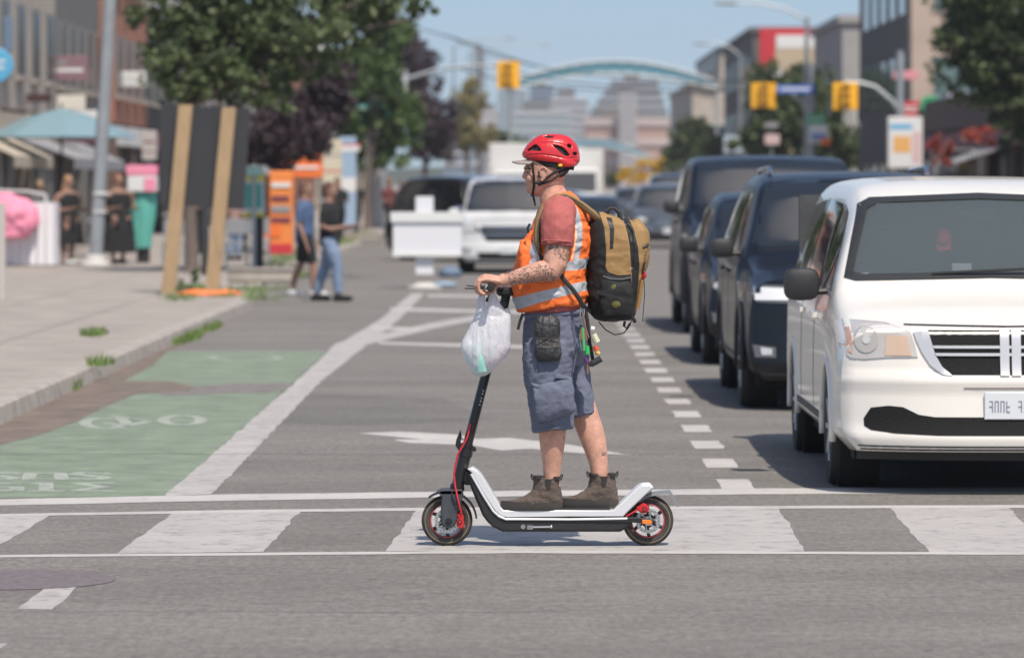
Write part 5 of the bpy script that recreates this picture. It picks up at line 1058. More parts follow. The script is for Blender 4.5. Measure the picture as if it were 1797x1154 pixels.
def suv(name, label, cat, X, D, paint_m, W=.95, Hh=1.70, hood=1.12, nose=.98, L_=4.6, grp=Q, rz=0, **k):
    lm = k.pop('lampm', None); gr_ = k.pop('grille', 'bars'); wst = k.pop('wst', 1.85); cowl = k.pop('cowl', 1.2); roofw = k.pop('roofw', .70); boxy = k.pop('boxy', 0)
    keys = gen_keys(L_, W, Hh, hood, nose, cowl, wst, boxy, roofw); ft = suv_front(W, Hh, hood, nose, wst, cowl, grille=gr_, roofw=roofw, lampm=lm, L_=L_)
    r, h = make_car(name, label, cat, (X, D, 0), paint_m, keys, (.9, L_-.95), k.pop('wr', .36), grp, 'suv', ft, rz, bow=.24, prof=SPROF, **k)
    for sg in (-1, 1):
        if 'bright headlights' in label:
            b = MB(); b.tube([(sg*W*.66, wst+.35, Hh-.03), (sg*W*.66, wst+.45, Hh+.03), (sg*W*.66, L_-1.2, Hh+.01), (sg*W*.65, L_-1.05, Hh-.05)], .017, 8); local('roof_rail', b, M_CHR, r)
    return r
suv('suv', 'navy SUV with bright headlights directly behind the white minivan', 'suv', 2.68, 32.3, NAVY, .99, 1.88, 1.23, 1.04, 5.0, wr=.38, boxy=.4, lampm=LAMPW, mirror_m=M_TRIM, wst=1.9, cowl=1.25)
suv('car', 'dark blue compact SUV, third vehicle in the waiting queue', 'suv', 2.68, 40.3, NVD, .95, 1.70, 1.14, .93, 4.5, grille='two', mirror_m=M_TRIM)
suv('pickup_truck', 'tall dark blue vehicle with a wide windscreen, fourth in the waiting queue', 'suv', 2.96, 48.6, NAVY, 1.10, 2.12, 1.47, 1.22, 5.6, wr=.44, boxy=.8, mirror_m=M_TRIM, wst=2.0, cowl=1.4, roofw=.77)
suv('car', 'silver blue car with a lit headlight farther back beyond the tall dark vehicle', 'car', 3.88, 113, SILV, .97, 1.74, 1.05, .9, 4.6, detail=0, lampm=LAMPW)
suv('car', 'dark SUV with a bright roof edge behind the silver blue car', 'suv', 4.75, 130, BLKP, 1.0, 2.05, 1.25, 1.05, 4.9, detail=0)
suv('suv', 'large white SUV facing the camera behind the rider and the white sign', 'suv', -.35, 81, WHT, .99, 1.90, 1.17, 1.0, 4.9, grp='oncoming cars in the middle lane', mirror_m=WHT, boxy=.3, wst=1.8, grille='two')
suv('suv', 'black SUV turned at an angle behind the white SUV and the white sign', 'suv', .3, 92.5, BLKP, .97, 1.95, 1.15, 1.0, 4.9, grp='oncoming cars in the middle lane', mirror_m=M_CHR, rz=.62)
for (X, D, pm, Wd, Hd, lab) in ((.9, 128, GREYP, .95, 1.55, 'grey car glimpsed just right of the rider helmet in the far queue'), (1.3, 141, WHT, .93, 1.5, 'low white car behind the grey car near the helmet'), (2.0, 122, BLKP, .93, 1.42, 'low black car seen just above the backpack'), (-2.1, 150, SILV, .95, 1.7, 'silver car in the distance left of the rider'), (4.6, 175, SILV, .95, 1.6, 'pale car far behind the silver blue car'), (-.6, 180, NAVY, .95, 1.7, 'dark blue car far down the middle lane'),
                                (7.2, 95, GREYP, .95, 1.6, 'grey car in the far lane hidden mostly by the queue')):
    suv('car', lab, 'car', X, D, pm, Wd, Hd, 1.02 if Hd < 1.65 else 1.1, .88, 4.5, detail=0, grp='cars far down the street')
# ------------------------------------------------------------------ trees
def leafmat(name, dark, mid, light):
    m = bpy.data.materials.new(name); m.use_nodes = True; t = m.node_tree; L = t.links.new; b = t.nodes['Principled BSDF']
    g_ = t.nodes.new('ShaderNodeNewGeometry'); r = t.nodes.new('ShaderNodeValToRGB'); e = r.color_ramp.elements
    e[0].color = tuple(dark)+(1,); e[1].color = tuple(light)+(1,); x = e.new(.5); x.color = tuple(mid)+(1,)
    L(g_.outputs['Random Per Island'], r.inputs[0]); L(r.outputs[0], b.inputs['Base Color']); b.inputs['Roughness'].default_value = .55
    tr = t.nodes.new('ShaderNodeBsdfTranslucent'); L(r.outputs[0], tr.inputs[0]); mx = t.nodes.new('ShaderNodeMixShader'); mx.inputs[0].default_value = .3
    L(b.outputs[0], mx.inputs[1]); L(tr.outputs[0], mx.inputs[2]); L(mx.outputs[0], t.nodes['Material Output'].inputs[0]); return m
LG = leafmat('green_leaves', (.03, .052, .016), (.065, .10, .032), (.19, .23, .10)); LGB = leafmat('bright_green_leaves', (.045, .085, .02), (.08, .135, .035), (.17, .24, .08))
LP = leafmat('purple_leaves', (.03, .018, .022), (.055, .032, .04), (.12, .085, .10)); LY = leafmat('yellow_green_leaves', (.16, .14, .04), (.26, .22, .07), (.38, .33, .13))
LYB = leafmat('yellow_blossom', (.45, .28, .02), (.7, .45, .03), (.85, .62, .08))
M_BARK = mat('bark', (.13, .10, .085), .95, var=.35, vs=9, bump=.6, bs=25)
def crown(clumps, n, size, seed=1, flat=.6):
    rg = np.random.default_rng(seed); tot = sum(c[3]*c[4]*c[5] for c in clumps); V = []; Fc = []
    P_ = []
    for (x, y, z, rx, ry, rz) in clumps:
        k = int(n*rx*ry*rz/tot); ns = max(6, int(k/40))
        d = rg.normal(size=(ns, 3)); d /= np.linalg.norm(d, axis=1)[:, None]; c = d*(rg.random((ns, 1))**.45)
        w_ = rg.integers(0, ns, k); q = c[w_]+rg.normal(size=(k, 3))*.10*rg.uniform(.5, 1.5, (ns, 1))[w_]
        P_.append(q*np.array([rx, ry, rz])+np.array([x, y, z]))
    P_ = np.concatenate(P_); k = len(P_)
    a = rg.normal(size=(k, 3)); a /= np.linalg.norm(a, axis=1)[:, None]; b_ = rg.normal(size=(k, 3)); nn = np.cross(a, b_); nn /= np.linalg.norm(nn, axis=1)[:, None]; b_ = np.cross(nn, a)
    s_ = size*rg.uniform(.6, 1.35, (k, 1)); a = a*s_*.5; b_ = b_*s_*.3
    V = np.stack([P_-a, P_+b_, P_+a, P_-b_], 1).reshape(-1, 3)
    me = bpy.data.meshes.new('crown'); me.vertices.add(4*k); me.vertices.foreach_set('co', V.ravel()); me.loops.add(4*k); me.loops.foreach_set('vertex_index', np.arange(4*k))
    me.polygons.add(k); me.polygons.foreach_set('loop_start', np.arange(0, 4*k, 4)); me.polygons.foreach_set('loop_total', np.full(k, 4)); me.update(); return me
def tree(label, x, y, tr, th, clumps, m, n, size, seed, group='street trees', name='tree'):
    root = thing(name, label, 'tree', (x, y, 0), group); rr = random.Random(seed)
    b = MB(); top = Vector((x+rr.uniform(-.2, .2), y, th)); b.tube([(x, y, 0), (x+.02, y, .3), (x-.03, y, th*.5), top], [tr*1.5, tr, tr*.85, tr*.7], 12); trk = link('trunk', b, M_BARK, root)
    b = MB()
    for c in clumps: 
        e = Vector(c[:3]); mid = (top+e)/2+Vector((rr.uniform(-.3, .3), 0, rr.uniform(0, .4))); b.tube([top-Vector((0, 0, .2)), mid, e, e+Vector((rr.uniform(-.5, .5)*c[3], 0, c[5]*.6))], [tr*.45, tr*.3, tr*.18, .01], 6)
    link('limb', b, M_BARK, root)
    link('crown', crown(clumps, n, size, seed), m, root, False, fix=False); return root
def cl(px, py, D, rx, rz, ry=None):      # clump from picture position at a distance, radii in px
    q = P(px, py, D); s_ = F/D; return (q.x, q.y, q.z, rx/s_, ry if ry else rx/s_, rz/s_)
t1 = P(335, 490, 76.5)
tree('big green street tree rising behind the black notice board', t1.x, 76.5, .13, 3.3, [cl(330, 110, 76, 85, 75), cl(430, 100, 77, 105, 92), cl(540, 60, 76, 100, 80), cl(620, 20, 77, 85, 70), cl(690, -20, 76, 60, 55), cl(380, -20, 77, 130, 95), cl(520, -90, 77, 140, 90), cl(470, 150, 75.5, 70, 45), cl(290, 30, 76, 60, 60), cl(740, 30, 76, 40, 30)], LG, 26000, .15, 3)
tree('dark purple leaved tree below the big green tree', -5.7, 96, .1, 1.9, [cl(510, 235, 95, 80, 55), cl(560, 190, 96, 60, 50), cl(470, 270, 95, 50, 35), cl(580, 150, 96, 50, 50)], LP, 14000, .15, 5)
tree('bright green tree behind the white square sign', -5.6, 147, .14, 3, [cl(640, 120, 147, 70, 60), cl(700, 200, 148, 45, 60), cl(620, 210, 147, 45, 40), cl(690, 260, 148, 45, 35), cl(680, 60, 147, 50, 40), cl(610, 260, 147, 40, 40)], LGB, 14000, .2, 6)
tree('tall dark purple leaved tree farther along the left kerb', -5.4, 225, .2, 3, [cl(730, 130, 225, 45, 60), cl(755, 210, 225, 50, 55), cl(715, 80, 225, 35, 30), cl(760, 255, 225, 45, 30), cl(700, 150, 225, 35, 40)], LP, 12000, .3, 7)
tree('pale yellow green tree at the far left of the skyline', -5.2, 372, .25, 4, [cl(822, 180, 372, 30, 40), cl(808, 235, 372, 38, 32), cl(845, 240, 372, 28, 25)], LY, 6000, .45, 8)
tree('small green tree under the white tower', -4.9, 430, .25, 3, [cl(880, 248, 430, 45, 18), cl(850, 255, 430, 25, 18)], LG, 3000, .5, 9)
tree('round green tree beside the lamp post right of the arch', 12.2, 285, .2, 2.5, [cl(1213, 235, 285, 32, 42), cl(1238, 260, 285, 42, 36), cl(1185, 275, 285, 30, 22)], LG, 7000, .35, 10)
tree('broad dark green tree under the red framed billboard', 12.8, 185, .2, 2.5, [cl(1380, 210, 185, 70, 75), cl(1450, 240, 185, 60, 55), cl(1350, 150, 185, 40, 40), cl(1330, 255, 185, 50, 40), cl(1420, 150, 186, 50, 40), cl(1500, 260, 186, 40, 35)], LG, 16000, .26, 11)
tree('large leafy tree overhanging the shops at far right', 13.6, 112, .2, 3.2, [cl(1740, 60, 112, 95, 70), cl(1720, 130, 112, 80, 60), cl(1790, 180, 112, 70, 60), cl(1690, 60, 112, 55, 50), cl(1760, -20, 112, 120, 70), cl(1840, 90, 112, 80, 80), cl(1800, 230, 112, 55, 40)], LG, 24000, .19, 12)
def shrub(label, clumps, m, n, size, seed, cat='shrub', base=None):
    c = base or (clumps[0][0], clumps[0][1], 0); root = thing('shrub', label, cat, c, None); b = MB()
    for i in range(4): b.tube([(c[0]+i*.05-.1, c[1], c[2]), (c[0]+i*.15-.25, c[1], clumps[0][2])], [.02, .008], 5)
    link('stem', b, M_BARK, root); link('crown', crown(clumps, n, size, seed), m, root, False, fix=False); return root
shrub('yellow blossoming shrub far away above the low black car', [cl(1105, 300, 243, 25, 15), cl(1145, 285, 243, 28, 14), cl(1120, 312, 243, 38, 12)], LYB, 1500, .22, 21)
shrub('low green shrub round the yellow blossoms', [cl(1170, 300, 250, 25, 18), cl(1080, 312, 250, 22, 14)], LG, 1500, .25, 22)
shrub('small bush between the wooden posts of the notice board', [cl(328, 500, 66.5, 20, 14), cl(340, 480, 66.5, 12, 10)], LGB, 500, .07, 23, base=(P(330, 515, 66.5).x, 66.5, KH))

# ------------------------------------------------------------------ left street front: buildings with their own parts
def bands(b, x, y0, y1, z0, z1, n):
    pass
M_CREAM = mat('cream_stucco', (.38, .33, .28), .9, var=.12, vs=1.2); M_WSTUC = mat('pale_render', (.55, .52, .50), .9, var=.1, vs=1.5); M_GREY = mat('grey_render', (.14, .135, .13), .9, var=.15, vs=1.5)
def brickmat(name, c1, c2, sc=1.0, rot=(PI/2, 0, PI/2)):
    m = bpy.data.materials.new(name); m.use_nodes = True; t = m.node_tree; b = t.nodes['Principled BSDF']; tc = t.nodes.new('ShaderNodeTexCoord'); mp = t.nodes.new('ShaderNodeMapping'); br = t.nodes.new('ShaderNodeTexBrick')
    sx_ = t.nodes.new('ShaderNodeSeparateXYZ'); cb_ = t.nodes.new('ShaderNodeCombineXYZ'); ad = t.nodes.new('ShaderNodeMath'); ad.operation = 'ADD'
    t.links.new(tc.outputs['Object'], sx_.inputs[0]); t.links.new(sx_.outputs[0], ad.inputs[0]); t.links.new(sx_.outputs[1], ad.inputs[1]); t.links.new(ad.outputs[0], cb_.inputs[0]); t.links.new(sx_.outputs[2], cb_.inputs[1])
    t.links.new(cb_.outputs[0], mp.inputs[0]); mp.inputs['Scale'].default_value = (sc, sc, sc); t.links.new(mp.outputs[0], br.inputs[0])
    br.inputs['Color1'].default_value = tuple(c1)+(1,); br.inputs['Color2'].default_value = tuple(c2)+(1,); br.inputs['Mortar'].default_value = (.35, .3, .26, 1); br.inputs['Scale'].default_value = 4; br.inputs['Mortar Size'].default_value = .012
    t.links.new(br.outputs[0], b.inputs['Base Color']); b.inputs['Roughness'].default_value = .9; return m
M_BRICK = brickmat('orange_brick', (.36, .13, .07), (.28, .10, .055)); M_BRICKP = brickmat('pink_brick', (.42, .26, .21), (.36, .22, .18), .6); M_BRICKD = brickmat('dark_brick', (.09, .05, .04), (.07, .04, .035))
M_SHOPG = mat('shop_glass', (.015, .018, .02), .25, spec=.4); M_WHITE = mat('white_enamel', (.65, .65, .63), .5); M_DKSH = mat('dark_shopfront', (.03, .03, .032), .6)
M_AWB = mat('beige_awning', (.42, .36, .29), .85); M_AWG = mat('grey_awning', (.25, .25, .26), .85); M_MAR = mat('maroon_panel', (.16, .04, .06), .6); M_TEAL = mat('soft_teal', (.10, .38, .32), .7); M_SAGE = mat('sage_paint', (.16, .19, .15), .7)
def facade_left(name, label, X, y0, y1, hz, wall, ground, bays, awn=None, cornice=True, wm=None, upw=2, signm=None, fr_m=mat('grey_frame', (.20, .19, .18), .6), group='shop buildings along the left pavement'):
    r = thing(name, label, 'building', (X-4, (y0+y1)/2, KH), group); dirx = 1 if X < 0 else -1
    def bx(nm, m, xa, xb, ya, yb, za, zb, par=None, bev=.0):
        b = MB(); xl, xr = sorted((X+dirx*xa, X+dirx*xb)); b.box(xl, xr, ya, yb, za, zb); return link(nm, b, m, par or r, False)
    bx('wall', wall, -9, 0, y0+.01, y1-.01, 3.5, hz); bx('ground_floor', ground, -9, -.25, y0+.01, y1-.01, KH, 3.5)
    if cornice: bx('cornice', M_WHITE, -.1, .35, y0+.02, y1-.02, hz-.5, hz-.1); 
    L_ = (y1-y0)/bays
    for i in range(bays):
        a = y0+L_*i; bx('pilaster', wm or wall, -.24, .08, a+.02, a+.45, KH, 3.45)
        sh = bx('shop_window', M_SHOPG, -.24, -.14, a+.5, a+L_-.1, .75, 2.7); bx('sill', M_WHITE, -.13, -.05, a+.55, a+L_-.15, .68, .74, sh); bx('mullion', M_TRIM, -.13, -.09, a+L_*.5, a+L_*.5+.08, .8, 2.65, sh)
    bx('fascia_sign', signm or M_WHITE, -.2, .12, y0+.3, y1-.3, 2.85, 3.4)
    n = upw*bays; U = (y1-y0)/n; z = 4.3
    while z+1.7 < hz-.5:
        for i in range(n):
            a = y0+U*i+U*.25; f = bx('window', fr_m, .0, .06, a, a+U*.5, z, z+1.7); bx('pane', M_SHOPG, .061, .075, a+.08, a+U*.5-.08, z+.08, z+1.62, f); bx('window_sill', M_CONC, .0, .16, a-.08, a+U*.5+.08, z-.12, z-.01, f)
        z += 3.1
    if awn:
        for (ya, yb, m_, d_) in awn:
            b = MB(); b.loft([[(X+dirx*.14, yy, 2.85), (X+dirx*d_, yy, 2.35), (X+dirx*d_, yy, 2.1), (X+dirx*d_-dirx*.02, yy, 2.1), (X+dirx*d_-dirx*.02, yy, 2.33), (X+dirx*.14, yy, 2.8)] for yy in (ya, yb)]); link('awning', b, m_, r, False)
    return r
facade_left('shop_building', 'cream two storey shop building at the far left edge', -12, 82, 106, 9.5, M_CREAM, M_SAGE, 4, [(88, 95, M_AWB, 1.2), (97, 103, M_AWG, 1.5)], wm=M_CREAM, signm=M_AWB)
facade_left('shop_building', 'grey rendered shop building left of the steel lamp pole', -12.2, 106, 119, 9.0, M_GREY, M_DKSH, 3, [(108, 113, M_AWG, 1.3)], signm=M_MAR)
facade_left('shop_building', 'orange brick building with white bands right of the steel pole', -11.8, 119, 129.5, 10.5, M_BRICK, M_BRICKD, 2, None, wm=M_BRICKD, signm=M_WHITE)
facade_left('shop_building', 'dark fronted restaurant building behind the notice board', -11.9, 129.5, 150, 7.5, M_DKSH, M_DKSH, 4, [(131, 136, M_TRIM, 1.5)], signm=M_MAR)
facade_left('shop_building', 'pale shop building half hidden behind the purple tree', -12, 150, 185, 8.5, M_WSTUC, M_DKSH, 5, [(155, 163, mat('orange_canvas', (.55, .12, .03), .8), 1.6), (168, 176, M_WHITE, 1.5)])
facade_left('shop_building', 'brick shop building far along the left pavement', -12, 185, 240, 9.5, M_BRICK, M_DKSH, 7, [(190, 200, M_MAR, 1.6)])
facade_left('shop_building', 'cream building at the far end of the left pavement', -12, 240, 340, 10, M_CREAM, M_GREY, 9, None)
def proj_sign(name, label, px, py, D, wpx, hpx, m, round_=False, th=.12, post=None, cat='sign', group=None, frame=None, marks=None, bracket=None):
    s_ = F/D; c = P(px, py, D); r = thing(name, label, cat, tuple(c if post is None else (c.x, c.y, post)), group); w2, h2 = wpx/s_/2, hpx/s_/2; b = MB()
    if round_: b.lathe(c-Vector((0, th/2, 0)), (0, 1, 0), [(0, 0), (w2*.94, 0), (w2, .02), (w2, th-.02), (w2*.94, th), (0, th)], 32)
    else: b.bbox(c.x-w2, c.x+w2, D-th/2, D+th/2, c.z-h2, c.z+h2, .015)
    pn = link('panel', b, m, r)
    for (u0, v0, u1, v1, mm) in (marks or []):
        b = MB(); b.box(c.x-w2+2*w2*u0, c.x-w2+2*w2*u1, D-th/2-.006, D-th/2, c.z+h2-2*h2*v1, c.z+h2-2*h2*v0); link('marking', b, mm, pn, False)
    if post is not None: b = MB(); b.tube([(c.x, D+th/2+.04, post), (c.x, D+th/2+.04, c.z+h2*.8)], .04, 10); link('post', b, M_GALV, r)
    if bracket is not None: b = MB(); b.tube([(c.x+w2*.0, D, c.z+h2*.6), (bracket, D, c.z+h2*.6)], .025, 6); link('bracket', b, M_TRIM, r)
    return r
M_GALV = mat('galvanised_steel', (.36, .38, .39), .45, metal=.5, var=.12, vs=3)
M_BLUE = mat('sky_blue_sign', (.10, .38, .62), .4); M_GRN = mat('green_sign', (.03, .30, .13), .5); M_DBL = mat('blue_sign', (.05, .16, .55), .4); M_REDS = mat('red_sign', (.50, .03, .04), .5); M_ORS = mat('orange_sign', (.75, .16, .03), .6); M_YEL = mat('signal_yellow', (.80, .42, .02), .45); M_PINK = mat('pink', (.75, .25, .36), .7)
proj_sign('round_sign', 'round sky blue sign projecting from the cream building', -8, 115, 94, 62, 66, M_BLUE, True, bracket=-12.0, marks=[(.2, .35, .8, .42, M_WHITE), (.25, .52, .75, .6, M_WHITE)])
proj_sign('shop_sign', 'slate blue blade sign hanging above the round sign', 8, 60, 95, 28, 60, mat('slate_blue', (.13, .19, .27), .6), bracket=-12.0)
proj_sign('shop_sign', 'small white box sign on the brick building', 232, 139, 121, 48, 26, M_WHITE, bracket=-11.8, marks=[(.15, .3, .85, .4, MATS['grey_letters']), (.15, .6, .6, .7, MATS['grey_letters'])])
proj_sign('shop_sign', 'mauve sign on the grey building behind the pole', 110, 120, 108, 90, 44, mat('mauve', (.22, .13, .15), .7), bracket=-12.2, marks=[(.1, .2, .6, .35, M_AWG), (.4, .5, .9, .65, M_WHITE)])
proj_sign('shop_sign', 'dark maroon canopy board above the blue parasol', 62, 172, 100, 56, 14, mat('brown_dark', (.05, .02, .018), .7), bracket=-12)
proj_sign('shop_sign', 'white banner board right above the blue parasol', 148, 205, 110, 70, 22, M_WHITE, bracket=-12.1); proj_sign('shop_sign', 'white upper banner near the steel pole', 125, 180, 106, 50, 26, mat('warm_white', (.6, .56, .5), .7), bracket=-12.1)
proj_sign('menu_board', 'stack of pale menu panels beside the notice board', 262, 255, 118, 26, 52, mat('pale_panel', (.42, .39, .37), .7), post=KH, marks=[(.1, .35, .9, .42, M_MAR), (.1, .7, .9, .74, M_MAR)])
# parasol
def parasol(label, px, py, D, wpx, hpx, m):
    s_ = F/D; c = P(px, py, D); r = thing('parasol', label, 'parasol', (c.x, D, KH)); R_ = wpx/s_/2; hh = hpx/s_; b = MB(); n = 8; rg = []
    for (rr_, z) in ((.02, 0), (.3, -.18), (.62, -.48), (1, -.98), (1, -1.0), (.62, -.52), (.3, -.23), (.02, -.06)): rg.append([(c.x+R_*rr_*math.cos(2*PI*k/n+.2)*(1 if k % 2 else 1), D+R_*rr_*math.sin(2*PI*k/n+.2), c.z+hh*z) for k in range(n)])
    b.loft(rg); cn = link('canopy', b, m, r, False); b = MB(); b.tube([(c.x, D, c.z+.01), (c.x, D, c.z+.1)], .03, 8); link('finial', b, M_TRIM, cn)
    b = MB(); b.tube([(c.x, D, KH+.05), (c.x, D, c.z)], .025, 8); link('pole', b, M_TRIM, r); b = MB(); b.lathe((c.x, D, KH), (0, 0, 1), [(.28, 0), (.28, .06), (.05, .1)], 16); link('base', b, M_CONC, r)
parasol('pale blue parasol open on the pavement at far left', 108, 190, 92, 265, 52, mat('pale_blue_canvas', (.16, .25, .29), .8))
# posts and poles
def pole(name, label, px, pbase, D, r0, r1, ztop, m=None, lean=0, base=True, cat='pole', zb=KH, group=None, X=None):
    x = P(px, pbase, D).x if X is None else X; r = thing(name, label, cat, (x, D, zb), group); b = MB(); b.tube([(x, D, zb), (x+lean*.5*(ztop-zb), D, (zb+ztop)/2), (x+lean*(ztop-zb), D, ztop)], [r0, (r0+r1)/2, r1], 16); link('shaft', b, m or M_GALV, r)
    if base: b = MB(); b.lathe((x, D, zb), (0, 0, 1), [(r0*2.1, 0), (r0*2.1, .05), (r0*1.5, .09), (r0*1.3, .2), (r0, .22)], 20); link('base', b, mat('pale_base', (.5, .48, .46), .7), r)
    return r
sp_ = pole('lamp_pole', 'thick galvanised steel pole on the left pavement in front of the women', 167, 466, 82, .14, .12, 8.5, lean=.055)
b = MB(); b.torus((P(175, 330, 82).x, 82, P(0, 372, 82).z), (0, 0, 1), .145, .02, 24, 6); link('band', b, M_WHITE, sp_); b = MB(); b.torus((P(177, 330, 82).x, 82, P(0, 340, 82).z), (0, 0, 1), .145, .03, 24, 6); link('band', b, M_WHITE, sp_)
pole('bollard_post', 'pale post at the extreme left edge of the pavement', 2, 560, 58, .06, .06, 1.5, mat('cream_post', (.45, .42, .38), .7), base=False)
# black notice board on two timber posts
nb = thing('notice_board', 'large black notice board fixed to two leaning timber posts', 'notice board', (P(330, 515, 61.7).x, 61.7, KH))
s66 = F/61.7
for (xb, yb_, xt, yt, wd) in ((295, 515, 326, 184, 24), (371, 521, 402, 189, 24)):
    a = P(xb, yb_, 61.6); t_ = P(xt, yt, 61.6); b = MB(); h_ = wd/s66/2; a.z = KH-.05
    b.loft([[(q.x-h_, 61.56, q.z), (q.x+h_, 61.56, q.z), (q.x+h_, 61.70, q.z), (q.x-h_, 61.70, q.z)] for q in (a, t_)]); link('post', b, mat('raw_timber', (.36, .25, .14), .85, var=.22, vs=2, stretch=(14, 14, 1.2)), nb, False)
a = [P(283, 183, 61.75), P(440, 190, 61.75), P(428, 368, 61.75), P(280, 358, 61.75)]; b = MB(); b.loft([[(q.x, y, q.z) for q in a] for y in (61.71, 61.75)]); link('board', b, mat('black_board', (.028, .029, .034), .7, var=.15, vs=1.5), nb, False)
b = MB(); q0 = P(262, 530, 62.2); q0 = G(265, 533, KH); q1 = G(392, 531, KH)
rg = []
for i in range(14):
    t = i/13; x = q0.x+(q1.x-q0.x)*t; hh = .045+.05*math.sin(PI*t)*(1+.4*math.sin(9*t)); wd = .22*math.sin(PI*min(1, t*1.1+.05))+.05; rg.append([(x, 60.6-wd, KH), (x, 60.6-wd*.6, KH+hh*.8), (x, 60.6, KH+hh), (x, 60.6+wd*.7, KH+hh*.7), (x, 60.6+wd, KH)])
b.loft(rg); link_o = tag(link('sandbag', b, mat('orange_plastic', (.75, .19, .05), .5), None, 'all'), 'flattened orange plastic sack lying at the foot of the timber posts', 'sack')
pole('pipe_post', 'dark square post behind the right timber post', 360, 490, 74, .07, .07, 2.0, M_DKSH, base=False)
b = MB(); 
# planters, posters, boxes between tree and road
def boxthing(name, label, cat, px0, px1, py0, py1, D, m, depth=.4, parts=None, group=None, feet=True):
    s_ = F/D; c0 = P(px0, py1, D); c1 = P(px1, py0, D); z0 = max(c0.z, KH); r = thing(name, label, cat, ((c0.x+c1.x)/2, D+depth/2, z0), group); b = MB(); b.bbox(c0.x, c1.x, D, D+depth, z0, c1.z, min(.03, depth*.2)); bd_ = link('body', b, m, r)
    for (nm, u0, v0, u1, v1, mm) in (parts or []):
        b = MB(); b.bbox(c0.x+(c1.x-c0.x)*u0, c0.x+(c1.x-c0.x)*u1, D-.025, D-.002, c1.z-(c1.z-z0)*v1, c1.z-(c1.z-z0)*v0, .004); link(nm, b, mm, r)
    return r
boxthing('post_sign', 'dark post carrying a yellow and green bordered sign', 'sign', 442, 462, 290, 470, 80, M_DKSH, .15, [('sign_face', -.75, .0, 1.05, .5, mat('pale_yellow', (.62, .58, .2), .6)), ])
proj_sign('street_sign', 'white sign with yellow and green bands on the dark post', 445, 335, 79.8, 38, 88, M_WHITE, marks=[(0, .15, 1, .3, mat('lemon', (.7, .6, .06), .6)), (.08, .35, .92, .85, M_TEAL), (0, .93, 1, 1, MATS['lemon'])], post=KH)
proj_sign('street_sign', 'small mint coloured round sign on top of the dark post', 445, 301, 79.6, 30, 16, mat('mint', (.35, .55, .48), .6), post=KH)
boxthing('poster_column', 'orange poster column with dark lettering bands by the planter', 'poster column', 472, 514, 300, 445, 84, mat('orange_poster', (.72, .22, .05), .7), .35, [('poster', .1, .14, .9, .2, M_WHITE), ('poster', .1, .3, .85, .36, M_MAR), ('poster', .1, .42, .9, .5, M_AWG), ('poster', .1, .56, .9, .62, M_MAR), ('poster', -.2, .64, .5, .8, M_ORS), ('poster', 0, .88, .95, 1, M_REDS)])
boxthing('shop_hoarding', 'orange and red sign board with white and green panels', 'sign', 495, 566, 243, 312, 112, M_ORS, .15, [('panel', .0, .08, .5, .3, M_WHITE), ('panel', .55, .1, .95, .35, mat('olive', (.25, .3, .08), .7)), ('panel', .2, .7, .9, .78, M_WHITE)])
proj_sign('shop_sign', 'cream stacked sign panels beside the orange board', 583, 290, 118, 34, 90, mat('cream_panel', (.55, .50, .38), .7), post=KH, marks=[(0, .3, 1, .33, M_AWG), (0, .6, 1, .63, M_REDS)])
proj_sign('shop_sign', 'pale blue vertical banner left of the grey pole', 610, 320, 125, 30, 160, mat('pale_blue_banner', (.28, .38, .50), .7), post=KH, marks=[(-.4, .1, 1.2, .16, M_WHITE), (-.2, .08, 1.3, .1, M_REDS), (0, .45, 1, .6, M_WHITE)])
boxthing('planter', 'low concrete planter wall behind the two walkers', 'planter', 400, 520, 470, 505, 68.5, mat('planter_concrete', (.36, .32, .27), .9, var=.2, vs=3), .5, [('rim', -.02, 0, 1.02, .18, M_CONC)])
boxthing('planter', 'second low concrete planter farther along the kerb', 'planter', 590, 665, 408, 432, 118, MATS['planter_concrete'], .6, [('rim', -.02, 0, 1.02, .2, M_CONC)])
for i, (a, c, d_) in enumerate(((395, 425, 'nearest the timber post'), (432, 460, 'beside the dark sign post'), (285, 300, 'left of the timber posts'))):
    x = P(a, 0, 82).x; b = MB(); w_c = .42
    r = thing('cafe_chair', 'grey metal cafe chair '+d_, 'chair', (x, 82, KH), 'cafe chairs on the left pavement')
    for (u, v_) in ((0, 0), (w_c, 0), (0, w_c), (w_c, w_c)): b = MB(); b.tube([(x+u, 82+v_, KH), (x+u, 82+v_, KH+(.9 if v_ else .45))], .014, 6); link('leg', b, M_GALV, r)
    b = MB(); b.bbox(x, x+w_c, 82, 82+w_c, KH+.44, KH+.47, .01); link('seat', b, M_AWG, r); b = MB(); b.bbox(x, x+w_c, 82+w_c-.01, 82+w_c+.02, KH+.62, KH+.92, .01); link('backrest', b, M_AWG, r)
# mid distance pole with signs
pl_ = pole('lamp_pole', 'grey pole with a white square sign standing near the left kerb', 660, 408, 150, .16, .12, 9, base=False)
b = MB(); b.tube([(P(660, 0, 150).x, 150, KH), (P(660, 0, 150).x, 150, 2.4)], [.30, .2], 16); link('sleeve', b, mat('concrete_sleeve', (.42, .40, .38), .8), pl_)
proj_sign('street_sign', 'blank white square sign on the grey pole', 686, 149, 149.5, 58, 50, mat('sign_back', (.50, .52, .56), .5), bracket=-5.4)
proj_sign('street_sign', 'turquoise street name sign below the white square sign', 650, 199, 149.6, 66, 36, mat('turquoise', (.08, .48, .42), .5), bracket=-5.4, marks=[(.0, .2, .5, .3, M_WHITE), (.1, .55, .7, .62, M_WHITE)])
proj_sign('street_sign', 'grey sign plate under the turquoise sign', 661, 228, 149.6, 36, 40, mat('grey_plate', (.45, .44, .41), .6), bracket=-5.4)
